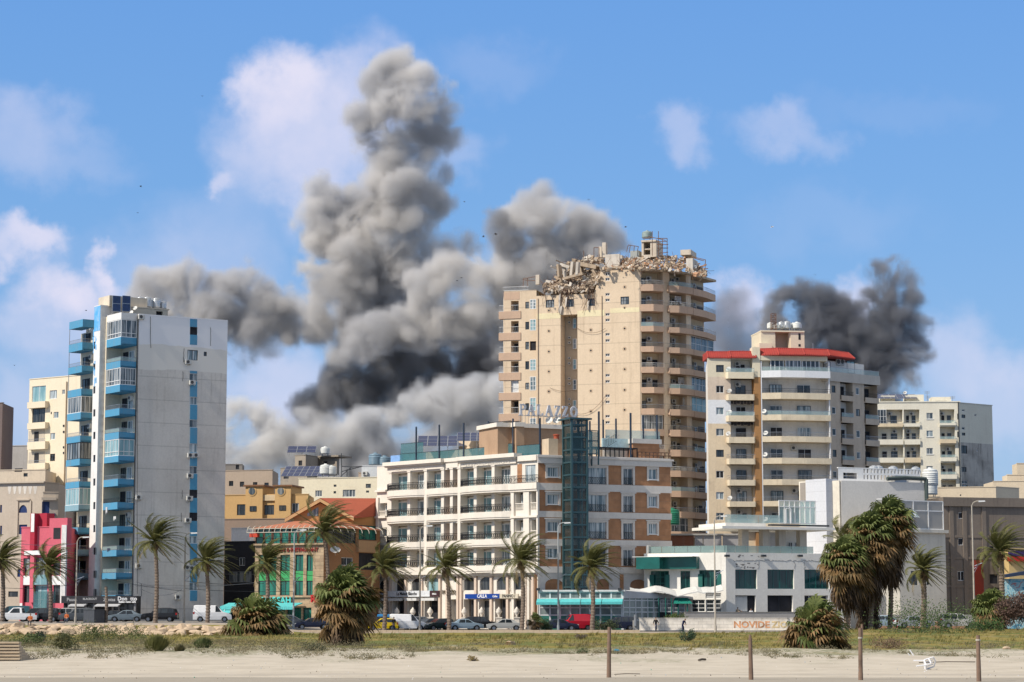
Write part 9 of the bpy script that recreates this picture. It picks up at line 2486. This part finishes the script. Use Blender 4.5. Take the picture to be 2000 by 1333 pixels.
sit = dict(hip=(0,0,.3), chest=(0,-.02,.5), neck=(0,-.03,.6), head=(0,-.04,.69), ls=(-.11,-.02,.56), rs=(.11,-.02,.56), le=(-.14,-.06,.42), re=(.14,-.06,.42), lh=(-.08,-.16,.34), rh=(.08,-.16,.34), lk=(-.08,-.24,.3), lf=(-.08,-.26,.03), rk=(.08,-.24,.3), rf=(.08,-.26,.03))
person('person in a black top walking in front of the whitewashed wall', 1281,1233,258,1.65, walk, blk, jea, heading=.3)
person('person in dark navy clothes bending forward by the whitewashed wall', 1334,1233,256,1.7, bend, nvy, nvy, heading=.9)
person('person in a beige top leaning out of the left open doorway of the cafe', 1441,1210,285.6,1.7, dict(le=(.02,-.12,.7), re=(.22,-.08,.72), lh=(.1,-.2,.68), rh=(.3,-.12,.7)), bei, blk, z=pt(1441,1196.5,285.6).z - 1.05)
person('person in a white top sitting at the left open doorway of the cafe', 1467,1210,285.6,1.65, sit, whc, blk, z=pt(1467,1197,285.6).z - .75)
person('person in red standing behind the bushes between the palms at right', 1757,1222,264,1.7, {}, rdc, blk, z=pt(1757,1215,264).z - 1.62)
person('person in dark clothes between the yellow car and the white delivery van', 769,1228,273.5,1.7, {}, blk, jea, heading=.5)
person('person in a reddish top seated on the rocks at left', 59,1228,243,1.7, sit, orc, blk, z=1.15)
person('person in orange seated by the grey suv near the dark box cabinet', 130,1222,262,1.65, sit, orc, jea)
# birds
BW = ['', 'at the left tip of the smoke lobe, lower', 'left of the dark smoke lobe, upper one', 'right of a pair against the grey smoke', 'left of a pair against the grey smoke', 'on the pale smoke above left of the damaged tower',
  'above the damaged tower left of its tank', 'high above the rising low smoke bank', 'above the blue and white tower, higher one', 'above the blue and white tower, lower', 'highest, near the big white cloud', 'above the red roofed tower between the smoke plumes', 'at the left edge above the cream block', 'just left of the blue and white tower roof', 'right of the pale apartment block', 'beside the top of the tall smoke column']
for i, (u, v, s) in enumerate(((1508,444,1),(968,458,1.1),(944,463,.8),(901,543,.8),(893,548,.7),(1005,513,.7),(1222,444,1),(1150,390,.8),(275,365,.9),(269,416,.9),(395,188,.9),(1592,537,.8),(28,714,1),(168,607,.9),(1878,826,.8),(907,394,.8))):
 c = pt(u, v, 300 + 9 * i); rg = random.Random(i); mb = MB(); a = rg.uniform(0,3); ax_ = Vector((math.cos(a), math.sin(a),0)); sd = Vector((-ax_.y, ax_.x, 0)); S_ = .34 * s
 mb.tube(c - ax_ * .24 * s, c + ax_ * .05,.02,.06 * s, n=6); mb.tube(c + ax_ * .05, c + ax_ * .26 * s, .06 * s, .015, n=6)
 up = Vector((0,0, rg.uniform(-.12,.2)))
 for k in (-1,1): mb.q(c + ax_ * .1 * s, c + sd * k * S_ * .5 + up + ax_ * .05, c + sd * k * S_ + up * .7 - ax_ * .12, c + sd * k * S_ * .45 + up * .9 - ax_ * .12, c - ax_ * .07)
 o = mb.build('bird', plain('bird_dark' if i else 'bird_pale', (.06,.055,.05) if i else (.6,.6,.6),.8)); tag(o, 'small dark bird in the sky, ' + BW[i] if i else 'pale gull flying in the sky right of the damaged tower', 'bird', 'birds in the sky')
# smoke
def volume_material(name, color, density, scale, aniso=0.15, lo=0.405, hi=0.54, lacun=0.62, dk=.62):
 m = bpy.data.materials.new(name); m.use_nodes = True
 N, L = m.node_tree.nodes, m.node_tree.links
 N.clear()
 out = N.new('ShaderNodeOutputMaterial')
 pv = N.new('ShaderNodeVolumePrincipled')
 pv.inputs['Color'].default_value = (*color, 1)
 pv.inputs['Anisotropy'].default_value = aniso
 pv.inputs['Density Attribute'].default_value = ''
 at = N.new('ShaderNodeAttribute'); at.attribute_name = 'density'
 geo = N.new('ShaderNodeNewGeometry')
 nz = N.new('ShaderNodeTexNoise'); nz.inputs['Scale'].default_value = scale
 nz.inputs['Detail'].default_value = 6.0; nz.inputs['Roughness'].default_value = lacun; nz.inputs['Distortion'].default_value = .4
 L.new(geo.outputs['Position'], nz.inputs['Vector'])
 mr = N.new('ShaderNodeMapRange'); mr.interpolation_type = 'SMOOTHSTEP'
 mr.inputs['From Min'].default_value = lo; mr.inputs['From Max'].default_value = hi
 mr.inputs['To Min'].default_value = 0.02; mr.inputs['To Max'].default_value = density
 L.new(nz.outputs['Fac'], mr.inputs['Value'])
 mu = N.new('ShaderNodeMath'); mu.operation = 'MULTIPLY'
 L.new(at.outputs['Fac'], mu.inputs[0]); L.new(mr.outputs[0], mu.inputs[1])
 L.new(mu.outputs[0], pv.inputs['Density'])
 n2 = N.new('ShaderNodeTexNoise'); n2.inputs['Scale'].default_value = .022; n2.inputs['Detail'].default_value = 2.0; L.new(geo.outputs['Position'], n2.inputs['Vector'])
 m2 = N.new('ShaderNodeMapRange'); m2.interpolation_type = 'SMOOTHSTEP'; m2.inputs['From Min'].default_value = .4; m2.inputs['From Max'].default_value = .62; L.new(n2.outputs['Fac'], m2.inputs['Value'])
 mx = N.new('ShaderNodeMix'); mx.data_type = 'RGBA'; mx.inputs[6].default_value = (*color, 1); mx.inputs[7].default_value = (color[0] * dk, color[1] * (dk + .02), color[2] * (dk + .06),1); L.new(m2.outputs[0], mx.inputs[0]); L.new(mx.outputs[2], pv.inputs['Color'])  # darker bluish patches put shaded-smoke tone, along with soot, into the colour
 L.new(pv.outputs[0], out.inputs['Volume'])
 return m

def smoke(name, label, puffs, Y, material, voxel=2.0, seed=1, levels=2, thick=1.0):
 rg = random.Random(seed)
 pts = []
 def grow(c, r, lev):
  pts.append((c, r))
  if lev == 0: return
  n = 12 if lev == levels else 6
  for i in range(n):
   d = Vector((rg.gauss(0,1), rg.gauss(0,1), rg.gauss(0,1))).normalized()
   rr = r * rg.uniform(0.3,0.52)
   grow(c + d * (r * rg.uniform(.78,1.02)), rr, lev - 1)
 for p in puffs:
  u, v, r = p[:3]
  dy = p[3] if len(p) > 3 else rg.uniform(-.4,.4) * r
  yy = Y + dy * px(Y) * thick
  grow(pt(u, v, yy), r * .98 * px(Y), levels)
 me = bpy.data.meshes.new(name)
 me.from_pydata([tuple(p[0]) for p in pts], [], [])
 a = me.attributes.new('puff_radius', 'FLOAT', 'POINT')
 a.data.foreach_set('value', [p[1] for p in pts])
 ob = bpy.data.objects.new(name, me); COL.objects.link(ob)
 me.materials.append(material)
 ng = bpy.data.node_groups.new(name + '_cloud', 'GeometryNodeTree')
 ng.interface.new_socket('Geometry', in_out='INPUT', socket_type='NodeSocketGeometry')
 ng.interface.new_socket('Geometry', in_out='OUTPUT', socket_type='NodeSocketGeometry')
 N, L = ng.nodes, ng.links
 gi, go = N.new('NodeGroupInput'), N.new('NodeGroupOutput')
 mp = N.new('GeometryNodeMeshToPoints')
 na = N.new('GeometryNodeInputNamedAttribute'); na.data_type = 'FLOAT'; na.inputs['Name'].default_value = 'puff_radius'
 pv = N.new('GeometryNodePointsToVolume')
 try: pv.resolution_mode = 'VOXEL_SIZE'
 except Exception: pv.inputs['Resolution Mode'].default_value = 'Size'
 pv.inputs['Voxel Size'].default_value = voxel
 pv.inputs['Density'].default_value = 1.0
 sm = N.new('GeometryNodeSetMaterial'); sm.inputs['Material'].default_value = material
 L.new(gi.outputs[0], mp.inputs['Mesh']); L.new(na.outputs['Attribute'], mp.inputs['Radius'])
 L.new(mp.outputs[0], pv.inputs['Points']); L.new(na.outputs['Attribute'], pv.inputs['Radius'])
 L.new(pv.outputs[0], sm.inputs['Geometry']); L.new(sm.outputs[0], go.inputs[0])
 md = ob.modifiers.new('cloud', 'NODES'); md.node_group = ng
 ob['label'] = label; ob['category'] = 'smoke'; ob['kind'] = 'stuff'; ob['group'] = 'smoke plumes over the city'
 return ob

GREY = volume_material('smoke_grey', (.95,.92,.885),.32,.055, dk=.8)
DARK = volume_material('smoke_dark', (.58,.57,.57),.34,.055)
SOOT = volume_material('smoke_soot', (.56,.56,.58),.5,.075)
THIN = volume_material('smoke_thin', (.62,.62,.65),.12,.035)
LIGHT = volume_material('smoke_light', (.97,.95,.92),.38,.045, dk=.85)
smoke('smoke', 'tall billowing grey smoke column rising highest over the city',
  [(775,140,50),(735,165,40),(800,195,70),(860,215,42),(725,225,50),(785,265,70),(720,280,38),(845,275,48),(760,330,55),(825,340,52),(862,340,30),(790,395,68),(850,400,38,30),
  (618,372,34),(612,420,42),(655,400,36),(690,385,32),(735,395,52),(700,445,62),(640,480,58),(700,510,72),(760,470,62),(820,450,42,40),(615,470,34),
  (840,500,54,60),(905,480,32,60),(880,500,36,60),(625,530,44),(660,570,58),(720,580,64,50),(640,610,44),(690,640,62,30),(760,540,54),(700,600,50)], 900, GREY, 2.0,3)
smoke('smoke', 'grey smoke bank billowing up behind the damaged tower',
  [(1060,385,34),(1030,400,34),(1000,430,36),(1060,430,50),(1110,440,50),(1150,450,45),(1190,465,40),(1212,500,38),(1090,500,60),(1150,510,60),(1000,500,45),
  (960,530,50),(900,540,50),(840,570,50),(870,530,36),(1020,560,70),(940,590,65),(860,620,60),(800,640,50),(740,650,50),(700,680,40),
  (1000,620,60),(1060,600,70),(1100,560,60),(910,630,50)], 860, GREY, 2.0,5)
smoke('smoke', 'dark charcoal smoke lobe at the left top of the smoke bank',
  [(975,430,26),(972,455,30),(985,480,28),(1010,470,24),(960,450,18)], 850, DARK, 1.6,6)
smoke('smoke', 'dark brown grey smoke mass in the middle of the smoke bank',
  [(750,560,60),(760,610,50),(700,620,50),(720,670,55),(920,700,66),(860,720,60),(800,730,60),(740,730,50),(700,710,44),(960,720,60),(900,660,50),(1000,700,60),(820,660,50),(880,760,50),(780,770,50),(720,770,48),(660,770,48),(620,790,44),(590,800,30),(680,740,44),(840,780,50),(940,770,50),(640,820,40),(700,820,44),(600,830,36),(560,840,30)], 930, DARK, 2.0,7)
smoke('smoke', 'pale grey smoke drifting low over the rooftops behind the hotel',
  [(970,790,56),(910,800,60),(850,810,60),(790,840,60),(740,840,54),(720,880,60),(690,860,50),(650,870,54),(610,870,46),(570,870,48),(640,840,40),(530,870,48),(490,870,50),(455,850,40),(455,900,54),(510,910,54),(570,920,54),(650,915,60),(760,915,70),(860,900,70),(940,880,70),(1000,850,60),(450,815,40),(475,832,44),(505,838,44),(440,862,50),(545,842,40),(590,830,40),(470,800,28),(1040,900,60)], 800, LIGHT, 2.0,9)
smoke('smoke', 'flat grey smoke plume trailing left behind the blue and white tower',
  [(300,570,50),(340,550,40),(370,540,36),(330,610,50),(420,560,36),(460,560,40),(490,550,36),(450,600,55),(520,590,45),(560,600,40),(500,640,50),(560,640,40),(400,620,60),(470,670,40),(530,680,30),(600,590,34),(620,640,40),(270,600,30)], 920, GREY, 2.0,11)
smoke('smoke', 'dark charcoal smoke column rising at the right above the white apartment block',
  [(1712,530,26),(1745,528,28),(1772,550,28),(1720,580,36),(1760,590,36),(1788,585,22),(1735,630,48),(1775,640,38),(1710,660,38),(1760,690,48),(1720,720,44),(1775,735,34),(1690,700,38),(1690,750,38),(1740,770,34),(1672,640,32),(1655,670,38),(1640,610,38),(1605,580,34),(1570,580,34),(1535,590,34),(1512,615,30),(1580,625,46),(1540,655,48),(1610,660,48),(1640,720,44),(1740,560,38),(1750,620,44),(1762,665,44),(1560,700,44),(1680,600,20)], 780, SOOT, 1.6,13)
smoke('smoke', 'thin blue grey smoke veil between the damaged tower and the red roofed block',
  [(1425,595,34),(1445,580,24),(1412,625,40),(1440,640,40),(1440,680,44),(1385,650,40),(1480,660,36),(1400,700,50),(1500,670,34),(1470,695,36),(1470,620,24),(1360,700,40)], 880, THIN, 2.5,15)
